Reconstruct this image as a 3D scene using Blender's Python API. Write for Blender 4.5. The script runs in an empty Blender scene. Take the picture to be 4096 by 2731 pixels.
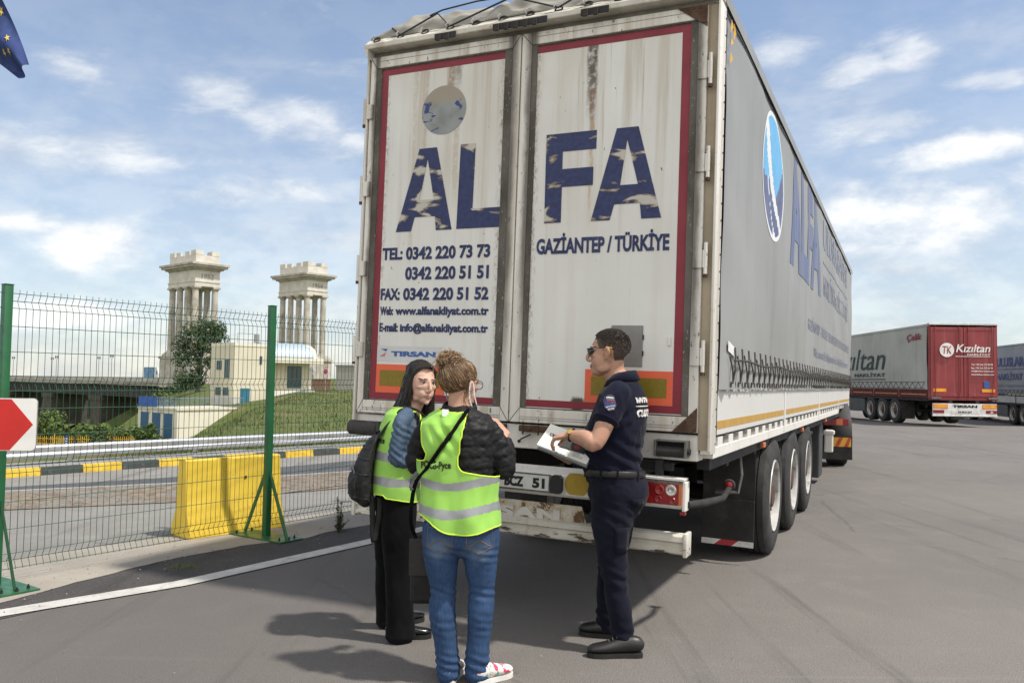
import bpy, bmesh, math, random
from mathutils import Vector, Matrix, noise
from mathutils.bvhtree import BVHTree
rnd = random.Random(7)
S = bpy.context.scene
COL = S.collection
# ------------------------------------------------------------------ camera
CAM_H, PITCH, ROLL = 1.55, math.radians(2.7), math.radians(0.8)
cam_d = bpy.data.cameras.new("camera")
cam = bpy.data.objects.new("camera", cam_d)
COL.objects.link(cam)
cam_d.sensor_width = 36
cam_d.lens = 28.92
cam_d.clip_start = 0.1
cam_d.clip_end = 5000
_fw = Vector((0, math.cos(PITCH), math.sin(PITCH)))
_rt = Vector((1, 0, 0))
_up = _rt.cross(_fw)
_R = _rt * math.cos(ROLL) + _up * math.sin(ROLL)
_U = -_rt * math.sin(ROLL) + _up * math.cos(ROLL)
cam.matrix_world = Matrix(((_R.x, _U.x, -_fw.x, 0), (_R.y, _U.y, -_fw.y, 0), (_R.z, _U.z, -_fw.z, CAM_H), (0, 0, 0, 1)))
S.camera = cam
# ------------------------------------------------------------------ light, sky, exposure
SUN_EL = math.radians(60)
SUN_AZ = math.atan2(0.95, -0.36)          # clockwise from +Y
sun_dir = Vector((math.sin(SUN_AZ) * math.cos(SUN_EL), math.cos(SUN_AZ) * math.cos(SUN_EL), math.sin(SUN_EL)))
sun_d = bpy.data.lights.new("sun", 'SUN')
sun_d.energy = 2.7
sun_d.angle = math.radians(2.4)
sun_d.color = (1.0, 0.955, 0.88)
sun = bpy.data.objects.new("sun", sun_d)
COL.objects.link(sun)
sun.rotation_euler = (-sun_dir).to_track_quat('-Z', 'Y').to_euler()
sun.location = sun_dir * 50
S.view_settings.view_transform = 'Standard'
S.view_settings.look = 'None'
S.view_settings.gamma = 1
S.view_settings.exposure = 0.78
W = bpy.data.worlds.new("World")
S.world = W
W.use_nodes = True


class NT:
    """short hand for building node trees"""
    def __init__(s, nt):
        s.nt = nt
        nt.nodes.clear()

    def n(s, typ, ins=None, **kw):
        nd = s.nt.nodes.new(typ)
        for k, v in kw.items():
            setattr(nd, k, v)
        for k, v in (ins or {}).items():
            s.set(nd.inputs[k], v)
        return nd

    def set(s, sock, v):
        if isinstance(v, bpy.types.NodeSocket):
            s.nt.links.new(v, sock)
        else:
            if isinstance(v, (tuple, list)) and len(v) == 3 and sock.type == 'RGBA':
                v = (*v, 1)
            sock.default_value = v

    def math(s, op, a, b=0.0, c=0.0, clamp=False):
        nd = s.nt.nodes.new('ShaderNodeMath')
        nd.operation = op
        nd.use_clamp = clamp
        for i, v in enumerate((a, b, c)):
            s.set(nd.inputs[i], v)
        return nd.outputs[0]

    def mix(s, f, a, b):
        nd = s.nt.nodes.new('ShaderNodeMix')
        nd.data_type = 'RGBA'
        s.set(nd.inputs[0], f)
        s.set(nd.inputs[6], a)
        s.set(nd.inputs[7], b)
        return nd.outputs[2]

    def noise(s, vec, scale, detail=4, rough=.55, dist=0.0):
        return s.n('ShaderNodeTexNoise', {'Vector': vec, 'Scale': scale, 'Detail': detail, 'Roughness': rough, 'Distortion': dist}).outputs[0]

    def step(s, v, a, b):
        nd = s.n('ShaderNodeMapRange', {0: v, 1: a, 2: b, 3: 0.0, 4: 1.0})
        nd.interpolation_type = 'SMOOTHSTEP'
        return nd.outputs[0]

    def vscale(s, vec, sc, loc=(0, 0, 0)):
        return s.n('ShaderNodeMapping', {'Vector': vec, 'Scale': sc, 'Location': loc}).outputs[0]


def build_sky():
    t = NT(W.node_tree)
    sky = t.n('ShaderNodeTexSky')
    sky.sky_type = 'NISHITA'
    sky.sun_disc = False
    sky.sun_elevation = SUN_EL
    sky.sun_rotation = SUN_AZ
    sky.altitude = 100
    sky.air_density = 1.0
    sky.dust_density = 0.4
    sky.ozone_density = 2.0
    g = t.n('ShaderNodeTexCoord').outputs['Generated']
    sep = t.n('ShaderNodeSeparateXYZ', {0: g})
    x, y, z = sep.outputs
    zz = t.math('ADD', t.math('MAXIMUM', z, 0.0), 0.16)
    p = t.n('ShaderNodeCombineXYZ', {0: t.math('DIVIDE', x, zz), 1: t.math('DIVIDE', y, zz), 2: 0.0}).outputs[0]
    # streaky high cloud on a flat layer
    n1 = t.noise(t.vscale(p, (0.75, 1.1, 1), (3.1, 1.7, 0)), 1.5, 9, .58, .5)
    n2 = t.noise(t.vscale(p, (1, 1, 1), (9.2, 4.4, 0)), 0.62, 3, .5)
    thin = t.step(t.math('ADD', n1, t.math('MULTIPLY', t.math('SUBTRACT', n2, .5), 1.1)), .42, .80)
    # banks of cumulus at fixed compass directions
    def bank(dx, dz, wx, wz):
        az = t.math('ARCTAN2', x, y)
        a = t.math('DIVIDE', t.math('SUBTRACT', az, dx), wx)
        b = t.math('DIVIDE', t.math('SUBTRACT', z, dz), wz)
        r = t.math('ADD', t.math('MULTIPLY', a, a), t.math('MULTIPLY', b, b))
        return t.math('POWER', 2.718, t.math('MULTIPLY', r, -1.0))
    wrp = t.n('ShaderNodeMixRGB', {0: .035, 1: g, 2: t.n('ShaderNodeTexNoise', {'Vector': g, 'Scale': 6.0, 'Detail': 5.0}).outputs[1]}).outputs[0]
    dn = t.noise(t.vscale(wrp, (1, 1, 2.0)), 9.0, 10, .60, .15)
    def layer(lst, amp, lo, hi, nz):
        bs = None
        for bk in lst:
            b = bank(*bk)
            bs = b if bs is None else t.math('MAXIMUM', bs, b)
        return t.step(t.math('ADD', nz, t.math('MULTIPLY', bs, amp)), lo, hi)
    # solid heaps, then thinner drawn-out sheets
    heap = layer(((-.482, .140, .066, .034), (-.535, .158, .05, .018), (.472, .185, .12, .042), (.500, .245, .08, .022), (-.513, .062, .10, .018), (.62, .20, .10, .05)), .56, .62, .98, dn)
    dn2 = t.noise(t.vscale(t.n('ShaderNodeMapping', {'Vector': wrp, 'Rotation': (0, .10, 0)}).outputs[0], (1, 1, 3.2), (2, 1, 0)), 8.0, 10, .62, .3)
    sheet = layer(((-.362, .311, .050, .022), (-.242, .291, .075, .028), (-.191, .276, .034, .015), (-.497, .318, .045, .022), (-.452, .236, .09, .026), (-.300, .216, .10, .020),
                   (.405, .285, .07, .020), (.316, .365, .045, .022), (.400, .340, .036, .016), (.456, .345, .036, .018), (.528, .309, .04, .009), (.404, .150, .08, .012)), .36, .56, .90, dn2)
    cum = t.math('MAXIMUM', heap, t.math('MULTIPLY', sheet, .72))
    lowhaze = t.math('ADD', t.math('MULTIPLY', t.math('SUBTRACT', 1.0, t.step(z, -.05, .50)), .46), .14)
    # unseen bright cloud added behind the camera to fill the shaded rear doors
    back = t.math('MULTIPLY', t.step(y, .05, -.45), .93)
    inv = t.math('MULTIPLY', t.math('MULTIPLY', t.math('SUBTRACT', 1.0, t.math('MULTIPLY', thin, .50)), t.math('SUBTRACT', 1.0, cum)), t.math('SUBTRACT', 1.0, lowhaze))
    m = t.math('SUBTRACT', 1.0, inv)
    shade = t.mix(t.step(t.noise(t.vscale(g, (1, 1, 2.0), (0, 0, .02)), 13.0, 7, .6), .36, .62), (.72, .77, .84), (1.0, 1.0, .985))
    b1 = t.n('ShaderNodeBackground', {'Color': sky.outputs[0], 'Strength': SKY_STR})
    cl = t.n('ShaderNodeBackground', {'Color': shade, 'Strength': t.math('MULTIPLY', CLOUD_STR, t.math('ADD', .95, t.math('MULTIPLY', cum, .26)))})
    bb = t.n('ShaderNodeBackground', {'Color': (1.0, .985, .96), 'Strength': BACK_STR})
    m1 = t.n('ShaderNodeMixShader', {0: m, 1: b1.outputs[0], 2: cl.outputs[0]})
    m2 = t.n('ShaderNodeMixShader', {0: t.math('MULTIPLY', back, t.step(z, -.02, .06)), 1: m1.outputs[0], 2: bb.outputs[0]})
    t.n('ShaderNodeOutputWorld', {0: m2.outputs[0]})


SKY_STR, CLOUD_STR, BACK_STR = 0.094, 0.55, 0.84
build_sky()
# ------------------------------------------------------------------ materials
MATS = {}


def M(name, col, rough=.6, metal=0.0, var=.18, vs=6.0, col2=None, streak=0.0, scol=(.18, .14, .10), bump=0.0, bs=60.0,
      dirt=0.0, dcol=(.10, .085, .07), ds=3.0, spec=.4, speck=0.0, sheen=0.0, trans=0.0, coat=0.0):
    if name in MATS:
        return MATS[name]
    m = bpy.data.materials.new(name)
    m.use_nodes = True
    t = NT(m.node_tree)
    o = t.n('ShaderNodeTexCoord').outputs['Object']
    f = t.noise(o, vs, 5, .6)
    c2 = col2 or tuple(c * (1 - var) for c in col)
    c1 = tuple(min(1, c * (1 + var * .5)) for c in col) if not col2 else col
    c = t.mix(t.step(f, .3, .7), c1, c2)
    if streak:
        s = t.noise(t.vscale(o, (16, 16, .55)), 1.0, 5, .6)
        c = t.mix(t.math('MULTIPLY', t.step(s, .5, .78), streak), c, scol)
    if dirt:
        d = t.noise(o, ds, 8, .68)
        c = t.mix(t.math('MULTIPLY', t.step(d, .52, .68), dirt), c, dcol)
    if speck:
        d = t.noise(o, 38, 2, .5)
        c = t.mix(t.math('MULTIPLY', t.step(d, .70, .74), speck), c, (.05, .045, .04))
    b = t.n('ShaderNodeBsdfPrincipled', {'Base Color': c, 'Metallic': metal, 'Specular IOR Level': spec})
    rn = t.n('ShaderNodeMapRange', {0: f, 1: .3, 2: .7, 3: max(.05, rough - .08), 4: min(1, rough + .1)})
    t.set(b.inputs['Roughness'], rn.outputs[0])
    if sheen:
        b.inputs['Sheen Weight'].default_value = sheen
    if trans:
        b.inputs['Transmission Weight'].default_value = trans
    if coat:
        b.inputs['Coat Weight'].default_value = coat
    if bump:
        bn = t.n('ShaderNodeBump', {'Height': t.noise(o, bs, 4, .6), 'Strength': bump, 'Distance': .01})
        t.set(b.inputs['Normal'], bn.outputs[0])
    t.n('ShaderNodeOutputMaterial', {0: b.outputs[0]})
    MATS[name] = m
    return m


def M_custom(name, fn, rough=.6, spec=.4, bump=0.0):
    """fn(t, object_coords) -> colour socket (and height socket)"""
    if name in MATS:
        return MATS[name]
    m = bpy.data.materials.new(name)
    m.use_nodes = True
    t = NT(m.node_tree)
    o = t.n('ShaderNodeTexCoord').outputs['Object']
    r = fn(t, o)
    c, h = r if isinstance(r, tuple) else (r, None)
    b = t.n('ShaderNodeBsdfPrincipled', {'Base Color': c, 'Roughness': rough, 'Specular IOR Level': spec})
    if h is not None:
        bn = t.n('ShaderNodeBump', {'Height': h, 'Strength': bump, 'Distance': .01})
        t.set(b.inputs['Normal'], bn.outputs[0])
    t.n('ShaderNodeOutputMaterial', {0: b.outputs[0]})
    MATS[name] = m
    return m


# ------------------------------------------------------------------ mesh helpers
class MB:
    def __init__(s):
        s.bm = bmesh.new()
        s.mi = 0

    def v(s, p):
        return s.bm.verts.new(p)

    def f(s, vs, m=None):
        try:
            fa = s.bm.faces.new(vs)
            fa.material_index = s.mi if m is None else m
            return fa
        except ValueError:
            return None

    def box(s, x0, x1, y0, y1, z0, z1, m=None, bev=0.0, mat=None):
        ps = [(x, y, z) for x in (x0, x1) for y in (y0, y1) for z in (z0, z1)]
        if mat is not None:
            ps = [mat @ Vector(p) for p in ps]
        vs = [s.v(p) for p in ps]
        fs = [s.f([vs[i] for i in q], m) for q in ((0, 1, 3, 2), (4, 6, 7, 5), (0, 4, 5, 1), (2, 3, 7, 6), (0, 2, 6, 4), (1, 5, 7, 3))]
        if bev:
            es = list({e for fa in fs for e in fa.edges})
            r = bmesh.ops.bevel(s.bm, geom=es, offset=bev, segments=2, affect='EDGES', profile=.5)
            for fa in r['faces']:
                fa.material_index = s.mi if m is None else m
        return s

    def tube(s, pts, r, n=8, m=None, cap=True, ref=None, flat=1.0):
        """swept tube; r a number, list of numbers, or list of (a, b): a along ref side"""
        pts = [Vector(p) for p in pts]
        N = len(pts)
        rs = r if isinstance(r, (list, tuple)) else [r] * N
        rings = []
        side = None
        for i, p in enumerate(pts):
            tn = (pts[min(i + 1, N - 1)] - pts[max(i - 1, 0)])
            if tn.length < 1e-9:
                tn = Vector((0, 0, 1))
            tn.normalize()
            if ref is not None:
                sd = Vector(ref)
            elif side is None:
                sd = Vector((1, 0, 0)) if abs(tn.x) < .8 else Vector((0, 1, 0))
            else:
                sd = side
            sd = sd - tn * sd.dot(tn)
            if sd.length < 1e-6:
                sd = tn.orthogonal()
            sd.normalize()
            side = sd
            b = tn.cross(sd)
            ra, rb = rs[i] if isinstance(rs[i], (tuple, list)) else (rs[i], rs[i] * flat)
            rings.append([s.v(p + sd * (ra * math.cos(2 * math.pi * k / n)) + b * (rb * math.sin(2 * math.pi * k / n))) for k in range(n)])
        for a, b in zip(rings, rings[1:]):
            for k in range(n):
                s.f([a[k], a[(k + 1) % n], b[(k + 1) % n], b[k]], m)
        if cap:
            s.f(rings[0][::-1], m)
            s.f(rings[-1], m)
        return s

    def limb(s, pts, rs, ref, n=20, sub=4, m=None):
        """smooth closed limb through joints (Catmull-Rom), rounded ends"""
        P = [Vector(p) for p in pts]
        R = [r if isinstance(r, (tuple, list)) else (r, r) for r in rs]
        out, rad = [], []
        N = len(P)
        for i in range(N - 1):
            p0, p1, p2, p3 = P[max(i - 1, 0)], P[i], P[i + 1], P[min(i + 2, N - 1)]
            r0, r1, r2, r3 = R[max(i - 1, 0)], R[i], R[i + 1], R[min(i + 2, N - 1)]
            for k in range(sub):
                u = k / sub
                cr = lambda a, b, c, d: .5 * (2 * b + (c - a) * u + (2 * a - 5 * b + 4 * c - d) * u * u + (3 * b - a - 3 * c + d) * u ** 3)
                out.append(cr(p0, p1, p2, p3))
                rad.append((max(cr(r0[0], r1[0], r2[0], r3[0]), .002), max(cr(r0[1], r1[1], r2[1], r3[1]), .002)))
        out.append(P[-1])
        rad.append(R[-1])
        d0 = (out[0] - out[1]).normalized()
        d1 = (out[-1] - out[-2]).normalized()
        a = min(rad[0]) * .6
        b = min(rad[-1]) * .6
        out = [out[0] + d0 * a, out[0] + d0 * a * .75] + out + [out[-1] + d1 * b * .75, out[-1] + d1 * b]
        sc = lambda r, k: (r[0] * k, r[1] * k)
        rad = [sc(rad[0], .3), sc(rad[0], .7)] + rad + [sc(rad[-1], .7), sc(rad[-1], .3)]
        return s.tube(out, rad, n, m, True, ref)

    def ball(s, c, r, n=16, m=None, rot=None):
        r = r if isinstance(r, (tuple, list)) else (r, r, r)
        mt = Matrix.Translation(Vector(c)) @ (rot.to_4x4() if rot is not None else Matrix.Identity(4)) @ Matrix.Diagonal((*r, 1))
        q = bmesh.ops.create_uvsphere(s.bm, u_segments=n, v_segments=max(6, n // 2 + 2), radius=1, matrix=mt)
        for fa in {f for v in q['verts'] for f in v.link_faces}:
            fa.material_index = s.mi if m is None else m
        return s

    def prism(s, poly, o, u, v, w, m=None):
        """polygon (2d) in frame o,u,v extruded by vector w"""
        o, u, v, w = Vector(o), Vector(u), Vector(v), Vector(w)
        a = [s.v(o + u * p[0] + v * p[1]) for p in poly]
        b = [s.v(o + u * p[0] + v * p[1] + w) for p in poly]
        n = len(poly)
        s.f(a[::-1], m)
        s.f(b, m)
        for i in range(n):
            s.f([a[i], a[(i + 1) % n], b[(i + 1) % n], b[i]], m)
        return s

    def lathe(s, prof, o, ax, n=32, m=None, cap=True):
        """profile list (r, h) about axis ax through o"""
        o, ax = Vector(o), Vector(ax).normalized()
        u = ax.orthogonal().normalized()
        w = ax.cross(u)
        rings = [[s.v(o + ax * h + (u * math.cos(2 * math.pi * k / n) + w * math.sin(2 * math.pi * k / n)) * max(r, 1e-4)) for k in range(n)] for r, h in prof]
        for i, (a, b) in enumerate(zip(rings, rings[1:])):
            for k in range(n):
                s.f([a[k], a[(k + 1) % n], b[(k + 1) % n], b[k]], m[i] if isinstance(m, list) else m)
        if cap:
            mm = m[0] if isinstance(m, list) else m
            s.f(rings[0][::-1], mm)
            s.f(rings[-1], m[-1] if isinstance(m, list) else m)
        return s

    def grid(s, fn, nu, nv, m=None, closed_u=False):
        g = [[s.v(fn(i / nu, j / nv)) for j in range(nv + 1)] for i in range(nu if closed_u else nu + 1)]
        for i in range(nu):
            a, b = g[i], g[(i + 1) % len(g)]
            for j in range(nv):
                s.f([a[j], b[j], b[j + 1], a[j + 1]], m(i / nu, j / nv) if callable(m) else m)
        return g

    def build(s, name, mats, parent=None, smooth=False, fix=True, angle=None):
        if fix:
            bmesh.ops.recalc_face_normals(s.bm, faces=s.bm.faces[:])
        me = bpy.data.meshes.new(name)
        s.bm.to_mesh(me)
        s.bm.free()
        return link_mesh(name, me, mats, parent, smooth, angle)


def link_mesh(name, me, mats, parent=None, smooth=False, angle=None):
    if len(me.materials):
        me.materials.clear()
    for m in (mats if isinstance(mats, (list, tuple)) else [mats]):
        me.materials.append(m)
    if smooth or angle:
        me.polygons.foreach_set('use_smooth', [True] * len(me.polygons))
        if angle:
            me.set_sharp_from_angle(angle=math.radians(angle))
    o = bpy.data.objects.new(name, me)
    COL.objects.link(o)
    o.parent = parent
    return o


def tag(o, label, cat=None, group=None):
    o['label'] = label
    if cat:
        o['category'] = cat
    if group:
        o['group'] = group
    return o


def thing(name, label, cat, loc=(0, 0, 0), rz=0.0, group=None, rot=None):
    o = bpy.data.objects.new(name, None)
    COL.objects.link(o)
    o.empty_display_size = .2
    o.location = loc
    o.rotation_euler = rot if rot is not None else (0, 0, rz)
    return tag(o, label, cat, group)


def struct(o, kind='structure'):
    o['kind'] = kind
    return o


def dup_tree(src, parent=None):
    c = src.copy()
    COL.objects.link(c)
    c.parent = parent
    for ch in [x for x in src.children]:
        dup_tree(ch, c)
    return c


_dg = None


def evaluated_mesh(o):
    bpy.context.view_layer.update()
    dg = bpy.context.evaluated_depsgraph_get()
    return bpy.data.meshes.new_from_object(o.evaluated_get(dg))


def text_data(s, w=None, h=None, bold=.0, depth=.002, x0=0.0, y0=0.0, shear=0.0, space=1.0, res=3):
    """text as a mesh in the xy plane; scaled so that it fills w x h from (x0, y0)"""
    cu = bpy.data.curves.new('txt', 'FONT')
    cu.body = s
    cu.size = 1
    cu.offset = bold
    cu.shear = shear
    cu.space_character = space
    cu.resolution_u = res
    cu.extrude = .01
    o = bpy.data.objects.new('txt', cu)
    COL.objects.link(o)
    me = evaluated_mesh(o)
    bpy.data.objects.remove(o)
    bpy.data.curves.remove(cu)
    xs = [v.co.x for v in me.vertices]
    ys = [v.co.y for v in me.vertices]
    bx, by, bw, bh = min(xs), min(ys), max(xs) - min(xs), max(ys) - min(ys)
    sx = (w / bw) if w else None
    sy = (h / bh) if h else None
    sx = sx or sy
    sy = sy or sx
    for v in me.vertices:
        v.co = (x0 + (v.co.x - bx) * sx, y0 + (v.co.y - by) * sy, v.co.z / .01 * depth * .5)
    return me


def place_text(me, o, u, v, name, mat, parent=None):
    """put a text mesh in frame: origin o, right u, up v"""
    u, v = Vector(u).normalized(), Vector(v).normalized()
    n = u.cross(v)
    mt = Matrix(((u.x, v.x, n.x, o[0]), (u.y, v.y, n.y, o[1]), (u.z, v.z, n.z, o[2]), (0, 0, 0, 1)))
    me.transform(mt)
    return link_mesh(name, me, mat, parent)


def join_mesh(meshes):
    bm = bmesh.new()
    for me in meshes:
        bm.from_mesh(me)
        bpy.data.meshes.remove(me)
    me = bpy.data.meshes.new('joined')
    bm.to_mesh(me)
    bm.free()
    return me


def remesh(mb, voxel, it=3, fac=.5):
    """fuse overlapping closed pieces into one continuous skin"""
    bmesh.ops.recalc_face_normals(mb.bm, faces=mb.bm.faces[:])
    me = bpy.data.meshes.new('tmp')
    mb.bm.to_mesh(me)
    mb.bm.free()
    o = bpy.data.objects.new('tmp', me)
    COL.objects.link(o)
    md = o.modifiers.new('r', 'REMESH')
    md.mode = 'VOXEL'
    md.voxel_size = voxel
    if it:
        sm = o.modifiers.new('s', 'SMOOTH')
        sm.factor = fac
        sm.iterations = it
    out = evaluated_mesh(o)
    bpy.data.objects.remove(o)
    return out


def lerp(a, b, t):
    return a + (b - a) * t


def interp(x, xs, ys):
    if x <= xs[0]:
        return ys[0]
    for i in range(len(xs) - 1):
        if x <= xs[i + 1]:
            return lerp(ys[i], ys[i + 1], (x - xs[i]) / (xs[i + 1] - xs[i]))
    return ys[-1]


def sstep(a, b, x):
    t = min(1, max(0, (x - a) / (b - a)))
    return t * t * (3 - 2 * t)


STEEL = M('galvanised', (.62, .63, .64), .38, .85, var=.25, vs=9)
BOLT = M('dark_bolt', (.05, .045, .04), .5, .6)
# ------------------------------------------------------------------ ground, roads, terrain
CONC = [(-12, -12), (-8.6, -4), (-6.4, 0), (-3.75, 5.1), (-3.36, 5.75), (-3.22, 6.2), (-3.03, 6.62), (-2.84, 7.05), (-2.42, 7.62), (-2.0, 7.98), (-1.84, 8.32), (-1.62, 8.58), (-1.2, 9.2), (0.4, 12.5), (3.4, 19), (8, 29), (12, 45), (14, 90), (16, 150)]
KERB = [(-11.5, 7.4), (-7.45, 12.32), (-6.41, 13.6), (-4.6, 15.66), (-3.21, 17.11), (1.0, 21.6), (6, 28)]


def yard_z(x, y):
    return -.30 * sstep(31.5, 41, y) * sstep(14, 21, x)


def poly_x(pts, y):
    return interp(y, [p[1] for p in pts], [p[0] for p in pts])


CREST_Y = [5, 12, 16, 21.6, 50, 83, 110, 150, 203, 300, 500, 1600]
CREST_X = [-14.5, -9.0, -7.4, -8.2, -15.2, -21.5, -33, -52, -77, -112, -190, -600]


def terrain_z(x, y):
    k = poly_x(KERB, y)
    z = -.12 + .24 * sstep(-.3, -1.2, x - k) if 4 < y < 30 else -.12
    if y < 130 and x > 5:
        z = min(z, -.12 + yard_z(x, y))
    d = interp(y, CREST_Y, CREST_X) - x
    if d > -3:
        deep = lerp(4.15, 1.42, sstep(71.5, 77, y) * sstep(-.47, -.38, x / max(y, 1)))
        deep = lerp(deep, 22, sstep(-.42, -.46, x / max(y, 1)) * sstep(76, 140, y))
        z -= deep * (.35 * sstep(-1.5, 4, d) + .65 * sstep(0, 11, d))
    if y > 25:
        z += .32 * (noise.noise((x * .07, y * .07, 0)) * sstep(25, 60, y)) * sstep(4, -6, x)
    return z


def grass_colour(t, o):
    a = t.noise(o, .35, 6, .65)
    b = t.noise(o, 2.6, 6, .7)
    c = t.mix(t.step(b, .35, .65), (.075, .105, .030), (.120, .140, .048))
    c = t.mix(t.step(a, .46, .66), c, (.165, .135, .070))
    f = t.noise(o, 26, 3, .6)
    c = t.mix(t.math('MULTIPLY', t.step(f, .50, .75), .6), c, (.035, .060, .018))
    return c, t.noise(o, 18, 5, .7)


G_MAT = M_custom('grassland', grass_colour, .95, .1, .9)


def ground():
    xs = [-900, -600, -400, -280, -200, -150, -120, -100, -85, -74] + [-66 + 1.6 * i for i in range(46)] + [10, 16, 24, 34, 50, 80, 130, 220, 400, 900]
    ys = [-80, -40, -15, 0] + [5 + 1.6 * i for i in range(68)] + [118, 128, 140, 155, 175, 200, 240, 300, 420, 700, 1600]
    m = MB()
    g = [[m.v((x, y, terrain_z(x, y))) for y in ys] for x in xs]
    for i in range(len(xs) - 1):
        for j in range(len(ys) - 1):
            m.f([g[i][j], g[i + 1][j], g[i + 1][j + 1], g[i][j + 1]])
    struct(m.build('ground', G_MAT, smooth=True))


ground()


def asphalt(name, base, dark, light, wear=1.0):
    def fn(t, o):
        big = t.noise(o, .33, 5, .6, .4)
        mid = t.noise(o, 2.2, 6, .65)
        fine = t.noise(o, 150, 2, .5)
        c = t.mix(t.step(big, .32, .68), base, dark)
        c = t.mix(t.math('MULTIPLY', t.step(mid, .46, .72), .55 * wear), c, light)
        c = t.mix(t.math('MULTIPLY', t.step(fine, .50, .70), .5), c, tuple(x * 1.75 for x in light))
        c = t.mix(t.math('MULTIPLY', t.step(fine, .46, .30), .7), c, tuple(x * .45 for x in dark))
        # oil drips and scuffs
        sp = t.noise(t.vscale(o, (1, .55, 1)), 3.3, 7, .72, .6)
        c = t.mix(t.math('MULTIPLY', t.step(sp, .64, .72), .62), c, tuple(x * .48 for x in dark))
        grit = t.noise(o, 34, 3, .7)
        c = t.mix(t.math('MULTIPLY', t.step(grit, .58, .72), .30), c, tuple(x * 1.5 for x in light))
        c = t.mix(t.math('MULTIPLY', t.step(grit, .42, .28), .35), c, tuple(x * .55 for x in dark))
        # long worn wheel tracks and rubber marks running along the yard
        rot = t.n('ShaderNodeMapping', {'Vector': o, 'Rotation': (0, 0, .46), 'Scale': (2.6, .10, 1)}).outputs[0]
        tr = t.noise(rot, 1.0, 6, .68, .25)
        c = t.mix(t.math('MULTIPLY', t.step(tr, .54, .68), .55 * wear), c, tuple(x * .62 for x in dark))
        rot2 = t.n('ShaderNodeMapping', {'Vector': o, 'Rotation': (0, 0, -.35), 'Scale': (.16, 3.4, 1)}).outputs[0]
        tr2 = t.noise(rot2, 1.0, 6, .7, .3)
        c = t.mix(t.math('MULTIPLY', t.step(tr2, .60, .72), .35 * wear), c, tuple(x * 1.2 for x in light))
        ck = t.n('ShaderNodeTexVoronoi', {'Vector': t.n('ShaderNodeMixRGB', {0: .12, 1: o, 2: t.n('ShaderNodeTexNoise', {'Vector': o, 'Scale': 2.0, 'Detail': 4.0}).outputs[1]}).outputs[0], 'Scale': .23}, feature='DISTANCE_TO_EDGE').outputs[0]
        c = t.mix(t.math('MULTIPLY', t.math('MULTIPLY', t.step(ck, .006, .002), t.step(big, .52, .60)), .35), c, tuple(x * .5 for x in dark))
        if name == 'yard_asphalt':           # vignette-like darkening to the left, painted into the asphalt colour
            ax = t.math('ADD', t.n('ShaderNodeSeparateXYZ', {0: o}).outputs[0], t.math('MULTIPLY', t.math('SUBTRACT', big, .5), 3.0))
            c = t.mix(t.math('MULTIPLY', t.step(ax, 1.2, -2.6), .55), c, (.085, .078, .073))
        return c, t.math('ADD', t.math('MULTIPLY', fine, .6), grit)
    return M_custom(name, fn, .88, .25, .5)


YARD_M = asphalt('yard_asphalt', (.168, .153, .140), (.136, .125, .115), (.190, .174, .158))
ROAD_M = asphalt('road_asphalt', (.235, .222, .203), (.19, .180, .166), (.285, .27, .245))
DARK_M = asphalt('dark_asphalt', (.090, .092, .095), (.074, .075, .078), (.105, .105, .105))
EDGE_M = asphalt('edge_asphalt', (.066, .061, .058), (.050, .047, .046), (.080, .074, .070))
PAVE_M = asphalt('pavement_concrete', (.26, .25, .235), (.21, .20, .19), (.30, .29, .27))


def conc(t, o):
    a = t.noise(o, .9, 6, .6)
    b = t.noise(o, 70, 3, .6)
    c = t.mix(t.step(a, .3, .7), (.36, .325, .275), (.285, .255, .215))
    c = t.mix(t.math('MULTIPLY', t.step(b, .55, .75), .45), c, (.16, .15, .135))
    d = t.noise(o, 9, 3, .5)
    c = t.mix(t.math('MULTIPLY', t.step(d, .68, .73), .5), c, (.10, .085, .07))
    return c, b


CONC_M = M_custom('apron_concrete', conc, .9, .2, .4)


def strip(name, mat, left, right, z, n=1, kind='structure', zf=None):
    """sheet between two polylines with the same number of points"""
    m = MB()
    rows = []
    for a, b in zip(left, right):
        rows.append([m.v((lerp(a[0], b[0], k / n), lerp(a[1], b[1], k / n), z + (zf(lerp(a[0], b[0], k / n), lerp(a[1], b[1], k / n)) if zf else 0))) for k in range(n + 1)])
    for a, b in zip(rows, rows[1:]):
        for k in range(n):
            m.f([a[k], a[k + 1], b[k + 1], b[k]])
    bmesh.ops.recalc_face_normals(m.bm, faces=m.bm.faces[:])
    for f in m.bm.faces:
        if f.normal.z < 0:
            f.normal_flip()
    return struct(m.build(name, mat, fix=False), kind)


ysd = [-30, -12, -4, 0, 3, 5.1, 5.75, 6.2, 6.62, 7.05, 7.62, 7.98, 8.32, 8.58, 9.2, 12.5, 16, 19, 22, 26, 29, 31.5, 33, 34.5, 36, 37.5, 39, 41, 45, 60, 90, 150]


def wob(y):
    return .05 * noise.noise((y * 2.3, 1, 0)) + .025 * noise.noise((y * 7, 5, 0)) if 4 < y < 12 else 0


strip('yard', YARD_M, [(poly_x(CONC, y), y) for y in ysd], [(150, y) for y in ysd], 0, 60, zf=yard_z)
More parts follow.
